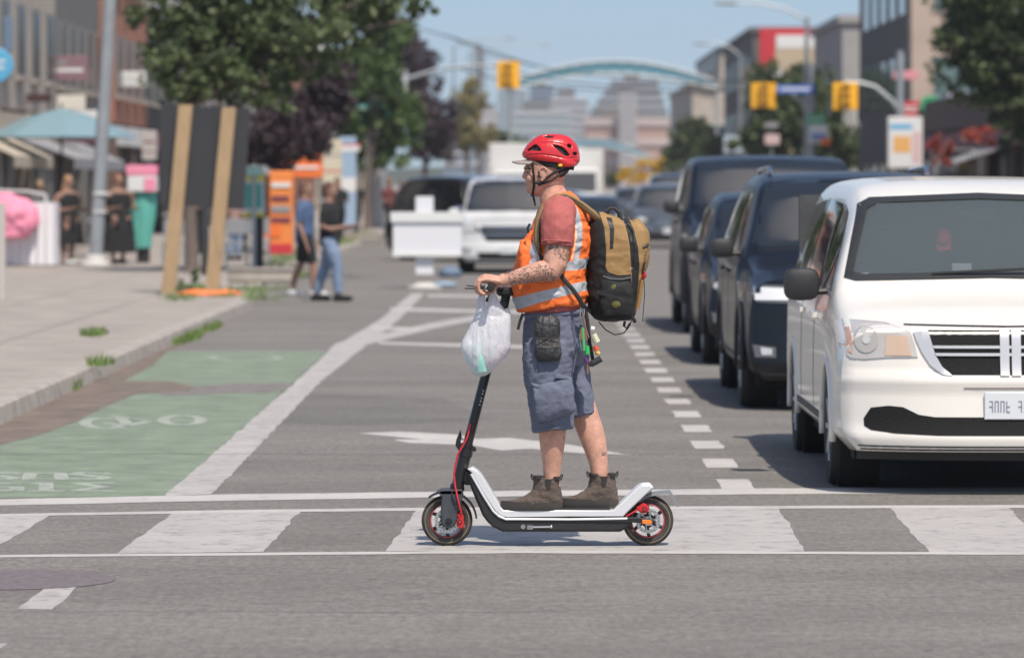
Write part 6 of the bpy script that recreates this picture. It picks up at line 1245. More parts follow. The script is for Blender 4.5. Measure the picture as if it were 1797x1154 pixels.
# white board barrier standing on its foot in the lane edge
wb = thing('barrier_sign', 'white board sign on a post and heavy base standing on the lane line', 'sign', (P(745, 505, 70).x, 70, 0))
s70 = F/70; c = P(750, 412, 70); b = MB(); b.bbox(c.x-.58, c.x+.58, 69.94, 70.0, P(0, 448, 70).z, P(0, 376, 70).z, .01); bo = link('board', b, mat('white_board', (.66, .66, .68), .55), wb); b = MB(); b.bbox(c.x-.62, c.x+.6, 69.90, 69.938, P(0, 390, 70).z, P(0, 372, 70).z, .006); b.bbox(c.x-.58, c.x+.58, 69.91, 69.938, P(0, 450, 70).z, P(0, 443, 70).z, .003); link('edge_strip', b, M_WHITE, bo)
b = MB(); b.bbox(c.x-.2, c.x+.1, 70.01, 70.15, P(0, 482, 70).z, P(0, 345, 70).z, .01); link('post', b, MATS['white_board'], wb)
b = MB(); b.loft([[(c.x-.05+w2*math.cos(2*PI*k/20), 70.05+w2*.7*math.sin(2*PI*k/20), z) for k in range(20)] for w2, z in ((.30, 0), (.30, .03), (.2, .05), (.15, .08), (.13, .1))]); link('base', b, mat('dirty_white', (.48, .46, .43), .8), wb)
for i, (px, py, cc, lab) in enumerate(((790, 486, (.12, .17, .24), 'dark blue ballast bag behind the white sign base'), (778, 503, (.25, .34, .44), 'pale blue ballast bag flat beside the white sign base'))):
    q = G(px, py); b = MB(); b.loft([[(q.x+r_*math.cos(2*PI*k/16)*1.3, q.y+r_*math.sin(2*PI*k/16), z) for k in range(16)] for r_, z in ((.13, 0), (.18, .03), (.16, .06 if i else .14), (.08, .08 if i else .2))]); me = b.mesh('bag'); wrinkle(me, .02, 6, i); tag(link('ballast_bag', me, mat('bag%d' % i, cc, .7), None, 'all'), lab, 'bag')
# stall and clothes rack at the far left
st_ = thing('market_stall', 'white cloth covered stall table with pink fabric heaped on it', 'stall', (P(45, 455, 82).x, 82, KH))
c0 = P(-30, 455, 82); c1 = P(97, 345, 82); b = MB(); n = 26; rg = []
for j_, z in enumerate((KH+.02, .5, .9, c1.z-.12)): rg.append([(c0.x+(c1.x-c0.x)*k/n+(.05*(3-j_)/3 if k == n else 0), 82+.05*math.sin(k*2.1)*(1-j_/4), z) for k in range(n+1)]+[(c1.x, 83, z), (c0.x, 83, z)])
b.loft(rg); link('cloth', b, mat('white_cloth', (.66, .65, .67), .85), st_, False)
b = MB(); b.loft(secs([(-20, 340, 20, 338, .15), (-25, 360, 55, 355, .3), (-25, 385, 72, 385, .3), (-25, 415, 45, 418, .25)], 2.2, conv=lambda x, y, dy: P(x, y, 81.8)+Vector((0, dy, 0)), sub=3)); me = blob(b, .03, 2); wrinkle(me, .05, 4, 3); link('pink_fabric', me, M_PINK, st_, 'all')
b = MB(); b.tube([P(-20, 333, 82.2), P(50, 336, 82.2), P(80, 341, 82.2)], .02, 6); b.tube([P(-20, 333, 82.2), P(-20, 455, 82.2)], .02, 6); b.tube([P(80, 341, 82.2), P(82, 455, 82.2)], .02, 6); link('rail', b, M_WHITE, st_)
hb2 = thing('display_box', 'pink and white box on a turquoise draped stand', 'display', (P(250, 440, 85).x, 85, KH))
q0 = P(222, 337, 85); q1 = P(276, 290, 85); b = MB(); b.bbox(q0.x, q1.x, 84.8, 85.3, P(0, 308, 85).z, q1.z, .02); link('pink_box', b, M_PINK, hb2); b = MB(); b.bbox(q0.x+.03, q1.x, 84.8, 85.3, q0.z, P(0, 309, 85).z, .02); bw = link('white_box', b, M_WHITE, hb2); b = MB(); b.bbox(q0.x+.38, q1.x-.01, 84.78, 84.79, q0.z+.02, P(0, 312, 85).z, .002); link('pink_label', b, M_PINK, bw)
b = MB(); b.loft(secs([(226, 338, 275, 338, .2), (228, 380, 272, 380, .22), (226, 410, 268, 412, .22), (232, 436, 266, 436, .2)], 2.3, conv=lambda x, y, dy: P(x, y, 85.1)+Vector((0, dy, 0)), sub=3)); me = blob(b, .02, 2); wrinkle(me, .03, 5, 5, (1, 1, .2)); link('drape', me, M_TEAL, hb2, 'all')
b = MB(); b.box(P(240, 0, 85).x, P(262, 0, 85).x, 85, 85.15, KH, 1.0); link('stand', b, M_TRIM, hb2)
# ------------------------------------------------------------------ right side of the street
M_DKST_SHADE = mat('dark_and_shaded_stone', (.10, .09, .085), .85, var=.15, vs=.8); M_BEIG = mat('beige_stone', (.42, .33, .27), .85, var=.08, vs=.8)  # first tone: a dark building's own stone, and painted shade on the beige one
def block(name, label, x0, x1, y0, y1, z1, wall, floors=3, bays=4, side_m=None, glass=None, group=None, wmat=None, z0=KH, gfl=True, fh=3.4):
    r = thing(name, label, 'building', ((x0+x1)/2, (y0+y1)/2, z0), group); b = MB(); b.box(x0, x1, y0, y1, z0, z1); link('wall', b, wall, r, False)
    if side_m: b = MB(); b.box(x0-.12, x0-.003, y0+.01, y1, z0, z1-.01); link('shaded_side', b, side_m, r, False)  # thin dark layer on the street side, its shade put into the colour
    b = MB(); b.box(x0-.2, x1+.2, y0-.2, y1+.2, z1, z1+.35); link('parapet', b, wmat or wall, r, False)
    g_ = glass or M_SHOPG; W_ = (x1-x0)/bays
    for f in range(floors):
        zz = z0+(1.0 if not gfl or f else .5)+f*fh
        for i in range(bays):
            a = x0+W_*i+W_*.2; b = MB(); b.box(a, a+W_*.6, y0-.05, y0-.003, zz, zz+fh*.55); w0 = link('window', b, wmat or M_WHITE, r, False); b = MB(); b.box(a+.08, a+W_*.6-.08, y0-.07, y0-.052, zz+.08, zz+fh*.55-.08); link('pane', b, g_, w0, False)
        m_ = int((y1-y0)/4)
        for i in range(m_):
            a = y0+1+i*4; b = MB(); b.box(x0-.16, x0-.123, a, a+2.2, zz, zz+fh*.55); link('side_window', b, g_, r, False)
    return r
block('office_building', 'tall beige stone building with shade painted on its street side, top right', 14, 32, 151, 173, 17, M_BEIG, 4, 5, side_m=M_DKST_SHADE, glass=mat('teal_glass', (.10, .16, .16), .1, coat=.5), wmat=M_BEIG)
facade_left('shop_building', 'low brick shop row on the right with red fronts', 14, 100, 150.5, 4.6, M_BRICKD, M_DKSH, 8, [(120, 130, M_AWG, 1.6)], signm=M_MAR, cornice=False, group='shops on the right side')
block('building', 'cream building behind the billboard on the right', 13, 24, 222, 250, 8.2, mat('cream_wall', (.50, .43, .30), .9), 2, 4)
block('building', 'beige building beyond the round tree right of the arch', 13.2, 30, 330, 380, 9.4, M_CREAM, 2, 5); block('building', 'stepped beige upper block with a dark roof right of the arch', 15.5, 32, 332, 376, 12.2, M_CREAM, 1, 3, z0=9.8, gfl=False, wmat=M_DKSH)
block('building', 'narrow dark building edge left of the billboard', 14.3, 22, 262, 300, 11.2, M_DKST_SHADE, 3, 3)
block('building', 'slim grey concrete block between billboard and tall stone building', 14.9, 18, 196, 215, 9.3, mat('grey_concrete', (.30, .29, .28), .9, var=.1, vs=1), 2, 1)
bb = thing('billboard', 'red framed billboard with a white panel above the trees', 'billboard', tuple(P(1398, 130, 218))); D = 218
a = P(1333, 130, D); c = P(1464, 50, D); b = MB(); b.bbox(a.x, c.x, D, D+.3, a.z, c.z, .03); link('frame', b, M_REDS, bb); b = MB(); q = P(1362, 85, D); q2 = P(1460, 62, D); b.bbox(q.x, q2.x, D-.05, D-.003, q.z, q2.z, .01); link('white_panel', b, M_WHITE, bb)
q = P(1360, 130, D); q2 = P(1461, 86, D); b = MB(); b.bbox(q.x, q2.x, D-.05, D-.003, q.z, q2.z, .01); link('lower_panel', b, mat('tan_panel', (.45, .36, .25), .8), bb); b = MB()
for xx in (1345, 1400, 1455): b.tube([(P(xx, 0, D).x, D+.4, 7.0), (P(xx, 0, D).x, D+.4, a.z+.3)], .08, 8)
b.box(a.x, c.x, D+.32, D+.45, a.z-.9, a.z-.1); link('support', b, M_DKSH, bb)
proj_sign('shop_sign', 'white lozenge sign under the red billboard', 1350, 127, 216, 46, 12, M_WHITE, bracket=14.5)
proj_sign('shop_sign', 'red shop sign on the right beside the green disc', 1605, 192, 148, 58, 28, M_REDS, bracket=14, marks=[(.1, .3, .8, .42, M_WHITE), (.1, .55, .6, .65, M_WHITE)])
proj_sign('round_sign', 'round green and white sign on the right shops', 1632, 186, 146, 36, 34, M_GRN, True, bracket=14.2, marks=[(.2, .42, .8, .58, M_WHITE)])
proj_sign('shop_sign', 'pink and red sign high beside the beige column', 1590, 132, 149, 44, 16, mat('salmon', (.6, .25, .27), .7), bracket=14)
proj_sign('shop_sign', 'pale lilac hanging banner right of the green disc', 1680, 190, 142, 34, 60, mat('lilac', (.38, .36, .45), .7), bracket=14.3)
proj_sign('info_panel', 'tall white information panel with blue and orange blocks', 1588, 250, 128, 60, 90, M_WHITE, th=.3, post=KH, marks=[(.05, .15, .7, .24, M_BLUE), (.15, .38, .65, .7, mat('pale_orange', (.7, .38, .12), .6)), (.7, .3, .95, .9, mat('pale_pink', (.6, .42, .42), .6))])
proj_sign('street_sign', 'green street sign on the right signal pole', 1432, 210, 159.6, 34, 18, M_GRN, bracket=11.0, marks=[(.1, .35, .9, .5, M_WHITE)]); proj_sign('street_sign', 'white and blue sign below the green sign on the right pole', 1436, 235, 159.6, 34, 34, M_WHITE, bracket=11.0, marks=[(.1, .5, .9, .7, M_DBL)])
proj_sign('street_sign', 'small red round sign low on the right pole', 1449, 249, 159.5, 18, 12, M_ORS, bracket=11.0)
proj_sign('street_sign', 'pale blue panel low on the right lamp post', 1287, 253, 205, 34, 30, mat('pale_blue_panel', (.42, .50, .58), .6), post=KH); proj_sign('street_sign', 'white and red parking sign under the dark tree', 1355, 245, 170, 26, 18, mat('pinkish_white', (.6, .45, .43), .6), post=KH); proj_sign('street_sign', 'small pale sign above the parking sign', 1354, 220, 170.3, 24, 10, M_AWG, post=KH)
for (px, py, D, rx, rz, sd, lab) in ((1715, 235, 118, 32, 13, 31, 'red flowering shrub outside the right shops'), (1650, 262, 120, 22, 26, 32, 'dark red flowering bush by the right shop door')):
    q = P(px, py, D); shrub(lab, [cl(px, py, D, rx, rz), cl(px+18, py+18, D, rx*.6, rz*.8)], leafmat('red_flowers%d' % sd, (.25, .02, .015), (.5, .05, .03), (.4, .25, .18)), 900, .12, sd, base=(q.x, D, KH))
boxthing('shop_kiosk', 'pale kiosk with a yellow sign strip at the right pavement', 'kiosk', 1640, 1712, 262, 330, 125, mat('kiosk_grey', (.30, .30, .31), .8), 1.5, [('sign_strip', .2, .32, .9, .5, mat('pale_lemon', (.6, .52, .2), .6)), ('glass', .1, .02, .9, .3, M_SHOPG)])
# traffic signals on mast arms
SG = 'yellow traffic signals on mast arms'
def signal(label, px, py, D, wpx, hpx, polex, arm_z_px, curve=1):
    s_ = F/D; c = P(px, py, D); w2, h2 = wpx/s_/2, hpx/s_/2; r = thing('traffic_signal', label, 'traffic signal', (polex, D, KH), SG)
    b = MB(); b.tube([(polex, D, KH), (polex, D, P(0, arm_z_px, D).z+1.0)], [.16, .11], 14); link('pole', b, M_GALV, r)
    za = P(0, arm_z_px, D).z; dx = c.x-polex; b = MB(); b.tube([(polex, D, za-.9), (polex+dx*.15, D, za-.55), (polex+dx*.45, D, za-.12), (polex+dx*.7, D, za), (c.x, D, za+.02)], [.09, .08, .07, .06, .05], 10); link('mast_arm', b, M_GALV, r)
    b = MB(); b.bbox(c.x-w2, c.x+w2, D-.12, D-.08, c.z-h2, c.z+h2, .01); bk = link('backboard', b, M_YEL, r); b = MB(); b.bbox(c.x-w2*.42, c.x+w2*.42, D-.34, D-.125, c.z-h2*.92, c.z+h2*.92, .03); hd_ = link('housing', b, M_YEL, r)
    for i in range(3):
        z = c.z+h2*.6-i*h2*.6; b = MB(); b.lathe((c.x, D-.36, z), (0, 1, 0), [(w2*.30, 0), (w2*.30, .02), (0, .02)], 16); link('lens', b, mat('lens_amber_dark', (.35, .16, .02), .3), hd_); b = MB(); b.tube([(c.x+w2*.34*math.cos(t), D-.44, z+w2*.34*math.sin(t)) for t in [PI*k/8 for k in range(9)]], .02, 5); b.tube([(c.x+w2*.34*math.cos(t), D-.36, z+w2*.34*math.sin(t)) for t in [PI*k/8 for k in range(9)]], .02, 5); link('visor', b, M_YEL, hd_)
    return r
signal('leftmost yellow traffic signal hanging at the left end of the blue arch', 892, 132, 160, 40, 48, -5.5, 116); signal('middle yellow traffic signal beside the blue street name sign', 1340, 168, 160, 44, 44, 11.0, 157); signal('rightmost yellow traffic signal on its own curved arm', 1483, 169, 129, 44, 48, 11.6, 146)
proj_sign('street_sign', 'blue street name sign on the arm beside the middle signal', 1396, 157, 159.7, 66, 14, M_DBL, bracket=11.0, marks=[(.1, .3, .9, .62, M_WHITE)])
def lamp(label, X, D, ztop, xh, group='street lamps along both kerbs'):
    r = thing('street_lamp', label, 'street lamp', (X, D, KH), group); b = MB(); b.tube([(X, D, KH), (X, D, ztop-.6)], [.14, .08], 12); link('pole', b, M_GALV, r); b = MB(); d_ = xh-X; b.tube([(X, D, ztop-.7), (X+d_*.3, D, ztop-.25), (X+d_*.65, D, ztop-.05), (xh, D, ztop)], [.06, .05, .045, .04], 8); link('arm', b, M_GALV, r)
    b = MB(); sg_ = 1 if d_ > 0 else -1; b.loft([[(xh+sg_*t*.9, D+w_*.2*math.cos(a_), ztop-.03+w_*.08*math.sin(a_)) for a_ in [2*PI*k/10 for k in range(10)]] for t, w_ in ((-.1, .4), (.1, .9), (.5, 1), (.9, .7), (1, .2))]); link('lamp_head', b, mat('lamp_grey', (.32, .32, .33), .5), r)
lamp('street lamp reaching over the street right of the purple tree', -5.2, 300, 12.2, -1.6); lamp('street lamp whose head floats above the arch left end', -5.2, 380, 14.3, 1.4); lamp('street lamp leaning in from the right below the sky', 11.6, 225, 9.3, 9.9); lamp('street lamp at the top right reaching from the signal pole', 11.2, 166, 8.95, 8.4)
pole('utility_pole', 'dark wooden utility pole left of the leftmost signal', 845, 0, 415, .2, .16, 15.4, M_BARK, base=False, X=-4.6)
# overhead wires
wr_ = thing('overhead_wires', 'dark overhead wires crossing the street in front of the arch', 'wires', tuple(P(900, 120, 200)))
for pts in ([(780, 62), (850, 85), (920, 110), (990, 128), (1060, 133), (1200, 143), (1330, 140)], [(700, 40), (790, 66), (860, 96), (940, 116)], [(900, 128), (1000, 145), (1080, 153), (1200, 150), (1330, 141)], [(800, 118), (900, 148), (1100, 162), (1320, 160)], [(1330, 141), (1400, 128), (1480, 118), (1560, 100), (1640, 84)]):
    b = MB(); b.tube([P(x, y, 205) for x, y in pts], .032, 5); link('wire', b, M_TRIM, wr_)
# ------------------------------------------------------------------ blue arches over the street
def arch(label, pts, D, th, post):
    q = [P(x, y, D) for x, y in pts]; r = thing('street_arch', label, 'arch', (q[0].x, D, 0), 'blue arches over the street'); b = MB(); mb = mat('arch_blue', (.06, .19, .25), .5, var=.15, vs=2); n = len(q); k = [math.sin(PI*(i/(n-1)))**.5*.6+.4 for i in range(n)]
    b.loft([[(p.x, D-.35, p.z+th*kk/2), (p.x, D+.35, p.z+th*kk/2), (p.x, D+.35, p.z-th*kk/2), (p.x, D-.35, p.z-th*kk/2)] for p, kk in zip(q, k)]); link('arch_beam', b, mb, r, False)
    for sg in (1, -1): b = MB(); b.tube([p+Vector((0, -.38, sg*th*kk/2)) for p, kk in zip(q, k)], .08, 6); link('edge_tube', b, M_WHITE, r)
    b = MB()
    for i in range(n-1): b.tube([q[i]+Vector((0, -.36, th*k[i]*.45*(1 if i % 2 else -1))), q[i+1]+Vector((0, -.36, th*k[i+1]*.45*(-1 if i % 2 else 1)))], .05, 5)
    link('truss_web', b, mat('arch_pale', (.25, .42, .48), .5), r)
    for i in post: b = MB(); b.tube([(q[i].x, D, 0), tuple(q[i])], .14, 8); link('support', b, M_GALV, r)
n_ = 28
arch('large blue steel arch spanning the street beyond the signals', [(896+362*i/n_, 160-38*math.sin(PI*(.08+.84*i/n_))*1.1) for i in range(n_+1)], 330, 1.0, (0, n_))
arch('second smaller blue arch behind the rider helmet', [(940+200*i/n_, 282-32*math.sin(PI*(.05+.9*i/n_))) for i in range(n_+1)], 640, 1.2, (0, n_))
# ------------------------------------------------------------------ skyline
def tower(label, px0, px1, ytop, ybot, D, wall, floors, band, depth=30, group='distant tower blocks', pyramid=None):
    a = P(px0, ybot, D); c = P(px1, ytop, D); r = thing('tower_block', label, 'building', ((a.x+c.x)/2, D+depth/2, 0), group); ins = pyramid or 0; b = MB(); x0, x1 = a.x, c.x; w_ = (x1-x0)
    b.loft([[(x0, D, 0), (x1, D, 0), (x1, D+depth, 0), (x0, D+depth, 0)], [(x0, D, a.z), (x1, D, a.z), (x1, D+depth, a.z), (x0, D+depth, a.z)], [(x0+w_*ins, D+2*ins*8, c.z), (x1-w_*ins*.4, D+2*ins*8, c.z), (x1-w_*ins*.4, D+depth-2, c.z), (x0+w_*ins, D+depth-2, c.z)]]); link('wall', b, wall, r, False)
    z0 = max(a.z, 2); hz = c.z-z0; b = MB()
    for i in range(floors):
        z = z0+hz*(i+.6)/floors; t = (z-a.z)/(c.z-a.z) if ins else 0; t = max(0, t); b.box(x0+w_*ins*t-.3, x1-w_*ins*.4*t+.3, D-.6+2*ins*8*t, D-.02+2*ins*8*t+.6, z, z+hz/floors*.35)
    link('floor_band', b, band, r, False)
    b = MB(); b.box(x0+w_*(ins+.15), x1-w_*.35, D+6, D+depth-6, c.z, c.z+2.5); link('roof_plant', b, M_GREY, r, False)
    return r
GL1 = mat('pale_tower_glass', (.26, .34, .38), .3); GL2 = mat('blue_tower_glass', (.14, .19, .25), .3); GLD = mat('dark_tower_glass', (.07, .085, .10), .2); W1 = mat('pale_concrete', (.48, .48, .48), .9); W2 = mat('pinkish_concrete', (.45, .38, .36), .9)
tower('white and teal banded tower block left of the helmet', 902, 1000, 196, 300, 900, GL1, 7, W1); tower('slim blue grey tower behind the arch', 930, 972, 150, 300, 1250, GL2, 12, mat('blue_band', (.2, .25, .3), .6)); tower('pale slim tower at the left signal', 874, 925, 158, 300, 1150, W1, 11, GL1)
tower('grey tower block right of the banded tower', 968, 1032, 172, 300, 1100, mat('grey_tower', (.27, .28, .30), .8), 9, W1); tower('dark glass building with a sloping left side under the arch', 1032, 1172, 140, 204, 1000, GLD, 4, mat('steel_band', (.2, .21, .23), .5), pyramid=.33)
tower('broad pink brick block below the dark glass building', 1028, 1178, 207, 310, 960, M_BRICKP, 3, W2); tower('pale striped stair shaft in front of the pink block', 1088, 1116, 165, 310, 950, W2, 12, W1, depth=8); tower('pale low white block right of the pink block', 1172, 1245, 200, 300, 1050, W1, 5, GL1)
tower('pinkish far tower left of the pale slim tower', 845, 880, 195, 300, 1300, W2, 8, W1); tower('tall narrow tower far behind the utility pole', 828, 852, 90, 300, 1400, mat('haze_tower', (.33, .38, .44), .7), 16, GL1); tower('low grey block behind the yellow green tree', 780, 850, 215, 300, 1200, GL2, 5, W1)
far = MB()
rr = random.Random(4)
struct('hills', (lambda b: (b.loft([[(-420+i*60, 2600, -1) for i in range(30)], [(-420+i*60, 2600, 6+6*rr.random()) for i in range(30)], [(-420+i*60, 2700, -1) for i in range(30)]], cap=False, close=False), b)[-1])(MB()), mat('far_wood', (.06, .08, .05), .95), 'low line of distant wooded ground at the end of the street', 'hills')
# white box truck and white delivery van far down the street
def truck(label, X, D, w_, h_, L_, cabm, boxm, name='box_truck'):
    r = thing(name, label, 'truck', (X, D, 0)); b = MB(); b.bbox(X-w_/2, X+w_/2, D+1.6, D+L_, .9, h_, .05); link('cargo_box', b, boxm, r); b = MB(); wc = w_*.86
    b.loft([[(X-wc/2*k, D+y, z) for k, z in ((1, .5), (1, zt*.55), (.9, zt))]+[(X+wc/2*k, D+y, z) for k, z in ((.9, zt), (1, zt*.55), (1, .5))] for y, zt in ((0, 1.25), (.12, 1.35), (.55, 2.3), (1.55, 2.4))]); cb_ = link('cab', b, cabm, r)
    b = MB(); b.loft([[(X+wc/2*.86*s_, D+y-.02, z) for s_ in (-1, 1)]+[(X+wc/2*.86*s_, D+y+.02, z) for s_ in (1, -1)] for y, z in ((.13, 1.42), (.5, 2.2))]); link('windscreen', b, M_GLASS, cb_); b = MB(); b.bbox(X-.5, X+.5, D-.04, D-.002, .75, 1.1, .01); link('grille', b, M_TRIM, cb_)
    for s_ in (-1, 1): b = MB(); b.bbox(X+s_*wc*.4-.15, X+s_*wc*.4+.15, D-.05, D-.003, .85, 1.05, .01); link('headlight', b, M_LAMP, cb_)
    for s_ in (-1, 1):
        for y in (.9, L_-1): b = MB(); b.lathe((X+s_*(w_/2-.02), D+y, .45), (-s_, 0, 0), [(0, 0), (.3, 0), (.45, .04), (.45, .28), (0, .28)], 20); link('wheel', b, M_TY, r)
truck('white box truck behind the white SUV left of the helmet', -.62, 203, 2.4, 3.7, 7.5, WHT, mat('white_box_paint', (.6, .6, .58), .5)); truck('white delivery truck just right of the helmet', 1.95, 165, 2.3, 3.1, 6, WHT, MATS['white_box_paint'])
# ------------------------------------------------------------------ people on the left pavement
M_SK2 = mat('skin_walker', (.27, .15, .105), .7)
def figure(label, x, D, ht, rz, legs='apart', hair=(.10, .05, .03), top=None, bottom=None, shoes=None, dress=None, armpose='fwd', z0=KH, grp='people on the left pavement', broad=1.0, longhair=False, bag=None):
    k = ht/1.72; st = .20 if legs == 'apart' else .04; bw = broad
    b = MB(); T = lambda *p: Vector((p[0]*k, p[1]*k, p[2]*k))
    def E(cz, rx, ry, cy=0, e=2.3): return [(rx*k*bw*math.copysign(abs(math.cos(a))**(2/e), math.cos(a)), (cy+ry*math.copysign(abs(math.sin(a))**(2/e), math.sin(a)))*k, cz*k) for a in [2*PI*i/20 for i in range(20)]]
    tors = [(.86, .15, .11), (.95, .165, .12), (1.08, .145, .105), (1.22, .165, .115), (1.35, .18, .10), (1.42, .13, .075), (1.46, .06, .055), (1.55, .052, .055)]
    b.loft([E(z, rx, ry) for z, rx, ry in tors]); b.ball(T(0, -.015, 1.625), (.074*k, .092*k, .112*k)); b.ball(T(0, -.05, 1.57), (.05*k, .055*k, .055*k)); b.tube([T(0, -.105, 1.64), T(0, -.122, 1.60), T(0, -.108, 1.59)], [.01, .014, .01], 8)
    for s_ in (-1, 1): b.ball(T(s_*.076, 0, 1.61), (.012, .018, .03))
    arms = {}
    for s_ in (-1, 1):
        if armpose == 'fwd': A = [T(s_*.16*bw, 0, 1.38), T(s_*.205*bw, .01, 1.30), T(s_*.225*bw, .03, 1.10), T(s_*.21*bw, -.10, 1.06), T(s_*.15*bw, -.30, 1.10)]
        else: A = [T(s_*.16*bw, 0, 1.38), T(s_*.205*bw, .01, 1.30), T(s_*.23*bw, .02, 1.08), T(s_*.235*bw, -.03, .98), T(s_*.24*bw, -.09, .82)]
        arms[s_] = A; b.tube(A, [.05*k, .048*k, .040*k, .036*k, .026*k], 12); h = A[-1]; d = (A[-1]-A[-2]).normalized(); sd = Vector((0, 0, 1)).cross(d).normalized() if abs(d.z) < .9 else Vector((1, 0, 0))
        b.tube([h, h+d*.045*k, h+d*.09*k], [.028*k, .034*k, .030*k], 10, flat=(d.cross(sd).normalized(), .6))
        for i, ln in enumerate((.06, .075, .078, .062)): o = sd*(.027-.018*i)*k; b.tube([h+d*.08*k+o, h+d*(.09+ln*.6)*k+o*1.15, h+d*(.085+ln)*k+o*1.2-Vector((0, 0, .02*k))], [.0095*k, .0085*k, .007*k], 7)
        b.tube([h+d*.03*k+sd*.03*k, h+d*.075*k+sd*.052*k, h+d*.105*k+sd*.055*k], [.011*k, .010*k, .008*k], 7)
    L_ = {}
    for s_ in (-1, 1):
        yy = st*s_; A = [T(s_*.085*bw, 0, .92), T(s_*.095*bw, yy*.35-.02, .70), T(s_*.09*bw, yy*.6-.03, .50), T(s_*.09*bw, yy*.85+.01, .30), T(s_*.09*bw, yy+.03, .09)]; L_[s_] = A
        b.tube(A, [.095*k*bw, .085*k*bw, .058*k, .054*k, .036*k], 14); b.loft([[T(s_*.09+w_*math.cos(a), yy+.02+y, .035+hh*math.sin(a)) for a in [2*PI*i/12 for i in range(12)]] for y, w_, hh in ((.06, .025, .03), (0, .036, .04), (-.09, .042, .03), (-.17, .035, .02))])
    me = blob(b, .0085, 3); o = link('person', me, M_SK2, None, 'all'); tag(o, label, 'person', grp)
    def ch(nm, bb_, m_, vox=.012, wr=.006, par=o):
        me = blob(bb_, vox, 2); 
        if wr: wrinkle(me, wr, 9, int(abs(x)*7)); 
        c_ = link(nm, me, m_, None, 'all'); c_.parent = par; return c_
    hm_ = mat('hair_%02d_%02d' % (int(hair[0]*100), int(hair[1]*100)), hair, .7, bump=.5, bs=120)
    b = MB(); b.ball(T(0, .012, 1.655), (.085*k, .098*k, .105*k)); b.ball(T(0, .05, 1.60), (.075*k, .065*k, .10*k))
    if longhair: b.tube([T(0, .06, 1.62), T(0, .09, 1.48), T(0, .09, 1.33)], [.07*k, .075*k, .05*k], 10)
    me = blob(b, .01, 2); co = co_of(me); c_ = link('hair', me, hm_, None, 'all'); c_.parent = o
    b = MB(); [b.ball(T(s_*.028, -.098, 1.635), .008) for s_ in (-1, 1)]; e_ = link('eyes', b, MATS['eye_dark'], None); e_.parent = o
    if dress:
        b = MB(); b.loft([E(z, rx, ry) for z, rx, ry in ((dress[1], .24, .20), (.65, .225, .18), (.86, .20, .15), (.97, .18, .135), (1.08, .16, .12), (1.22, .18, .13), (1.32, .175, .12), (1.39, .15, .09))]); ch('dress', b, dress[0], wr=.010)
    else:
        b = MB(); b.loft([E(z, rx, ry) for z, rx, ry in ((.82, .19, .14), (.95, .185, .14), (1.08, .17, .13), (1.22, .19, .135), (1.35, .20, .12), (1.43, .13, .085), (1.455, .08, .065))])
        for s_ in (-1, 1): A = arms[s_]; b.tube([A[0], A[1], A[1].lerp(A[2], .75)], [.062*k, .066*k, .062*k], 12)
        ch('shirt', b, top)
        b = MB(); b.loft([E(z, rx, ry) for z, rx, ry in ((.80, .175, .13), (.88, .18, .135), (.96, .175, .13))])
        for s_ in (-1, 1): A = L_[s_]; n_s = 4 if bottom[1] == 'long' else 2; pts = A[:n_s]+([A[3].lerp(A[4], .85)] if bottom[1] == 'long' else [A[1].lerp(A[2], .9)]); b.tube(pts, [.11*k*bw, .10*k*bw, .08*k, .075*k, .066*k][:len(pts)], 14)
        ch('trousers' if bottom[1] == 'long' else 'shorts', b, bottom[0])
    for s_ in (-1, 1):
        yy = st*s_; b = MB(); b.loft([[T(s_*.09+w_*math.copysign(abs(math.cos(a))**.7, math.cos(a)), yy+.02+y, max(.0, .045+hh*math.sin(a))) for a in [2*PI*i/14 for i in range(14)]] for y, w_, hh in ((.085, .03, .05), (.03, .045, .06), (-.07, .052, .05), (-.16, .048, .04), (-.205, .03, .025))]); c_ = link('shoe', b, shoes or M_BLK2, None, 'all'); c_.parent = o
    o.location = (x, D, z0); o.rotation_euler = (0, 0, rz); return o
BLKC = mat('black_cloth', (.012, .012, .013), .9); NAVC = mat('blue_cloth', (.06, .10, .19), .9); JEAN = mat('light_denim', (.17, .23, .33), .9, var=.15, vs=20); SHW = mat('white_shoe', (.5, .5, .5), .6)
def px_x(px, D): return (px-CX)*D/F
figure('woman in a black knee length dress standing left of the steel pole', px_x(120, 83), 83, 1.76, .9, 'still', (.35, .2, .1), dress=(BLKC, .42), armpose='fwd', broad=1.5, longhair=True, shoes=SHW)
figure('woman in a long black dress standing right of the steel pole', px_x(208, 84), 84, 1.78, .6, 'still', (.28, .12, .08), dress=(BLKC, .22), armpose='fwd', broad=1.5, shoes=BLKC)
figure('person in a blue shirt and black trousers walking behind the other walker', px_x(535, 65), 65, 1.78, 1.35, 'apart', (.12, .06, .04), top=NAVC, bottom=(BLKC, 'short'), shoes=SHW, z0=0, broad=1.15, armpose='down', grp='walkers crossing by the planter')
figure('person in a black t-shirt and light jeans walking in front near the kerb', px_x(578, 62.5), 62.5, 1.76, 1.3, 'apart', (.10, .045, .03), top=BLKC, bottom=(JEAN, 'long'), shoes=BLKC, z0=0, broad=1.1, armpose='fwd', grp='walkers crossing by the planter')
figure('distant pedestrian in dark clothes beside the grey pole', px_x(625, 128), 128, 1.75, .4, 'apart', (.05, .03, .02), top=BLKC, bottom=(BLKC, 'long'), shoes=BLKC)
figure('distant pedestrian in black beside the black SUV', px_x(705, 132), 132, 1.8, .2, 'still', (.05, .03, .02), top=BLKC, bottom=(BLKC, 'long'), shoes=BLKC, z0=0)
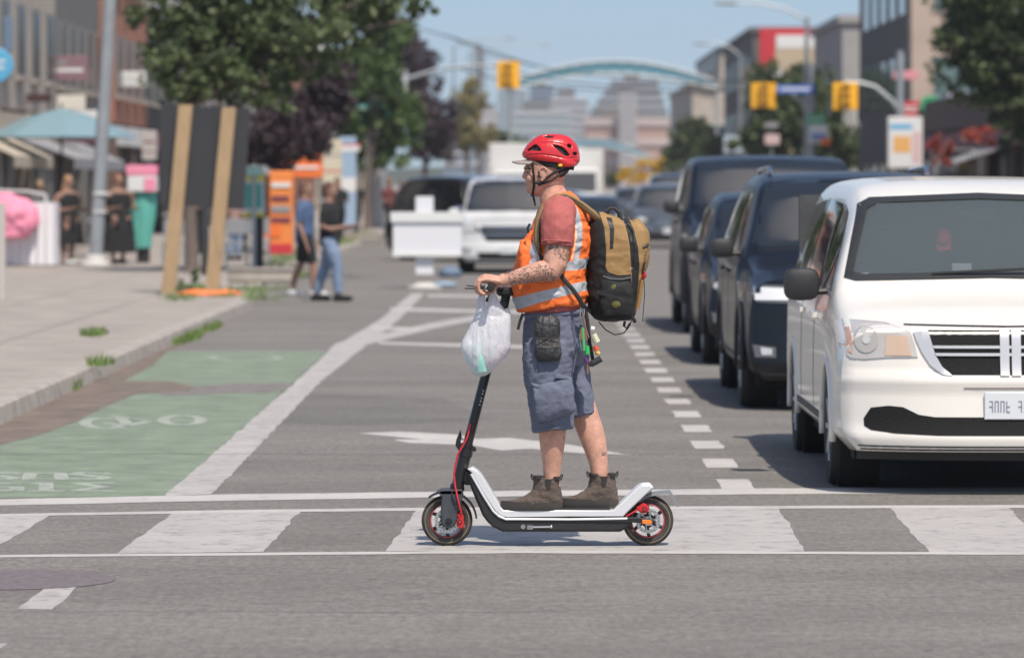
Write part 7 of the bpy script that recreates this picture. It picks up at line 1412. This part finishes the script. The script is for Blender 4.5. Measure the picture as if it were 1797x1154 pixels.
figure('pedestrian in grey sitting height near the cafe chairs', px_x(412, 88), 88, 1.45, 2.6, 'still', (.3, .2, .1), top=mat('grey_pink_cloth', (.35, .22, .19), .9), bottom=(JEAN, 'long'), shoes=BLKC)

figure('shopper in dark clothes standing between the two timber posts', px_x(350, 96), 96, 1.72, 1.0, 'still', (.06, .04, .03), top=BLKC, bottom=(BLKC, 'long'), shoes=BLKC, broad=1.2)
figure('shopper in a dark blue shirt right of the orange poster column', px_x(498, 100), 100, 1.75, .5, 'still', (.2, .1, .05), top=mat('deep_blue_cloth', (.03, .045, .09), .9), bottom=(BLKC, 'long'), shoes=BLKC, broad=1.2)
figure('shopper in brown clothes between the dark sign post and the board', px_x(424, 99), 99, 1.68, 2.4, 'still', (.1, .06, .04), top=mat('brown_cloth', (.10, .05, .035), .9), bottom=(BLKC, 'long'), shoes=BLKC, broad=1.2)
figure('pedestrian in a black coat just left of the pale blue banner', px_x(592, 115), 115, 1.76, .3, 'still', (.05, .03, .02), top=BLKC, bottom=(BLKC, 'long'), shoes=BLKC, broad=1.2)
figure('pedestrian in black trousers between the grey pole and the black SUV', px_x(683, 125), 125, 1.76, .8, 'apart', (.15, .09, .05), top=mat('dark_red_cloth', (.12, .03, .03), .9), bottom=(BLKC, 'long'), shoes=BLKC)
figure('person in grey clothes at the stall behind the pink fabric', px_x(70, 87), 87, 1.66, .4, 'still', (.3, .22, .12), top=mat('ash_cloth', (.10, .10, .10), .9), bottom=(BLKC, 'long'), shoes=BLKC, broad=1.2)
# ------------------------------------------------------------------ summer haze over the whole street
b = MB(); b.box(-900, 900, -70, 1700, -1.2, 60); hz_ = link('haze', b, None, None, False); tag(hz_, 'thin summer haze over the street', 'haze', kind='stuff')
hm_ = bpy.data.materials.new('haze'); hm_.use_nodes = True; t = hm_.node_tree; t.nodes.remove(t.nodes['Principled BSDF']); pv = t.nodes.new('ShaderNodeVolumePrincipled'); pv.inputs['Color'].default_value = (.93, .95, 1, 1); pv.inputs['Density'].default_value = 0.00024; pv.inputs['Anisotropy'].default_value = .2
t.links.new(pv.outputs[0], t.nodes['Material Output'].inputs['Volume']); hz_.data.materials.append(hm_)
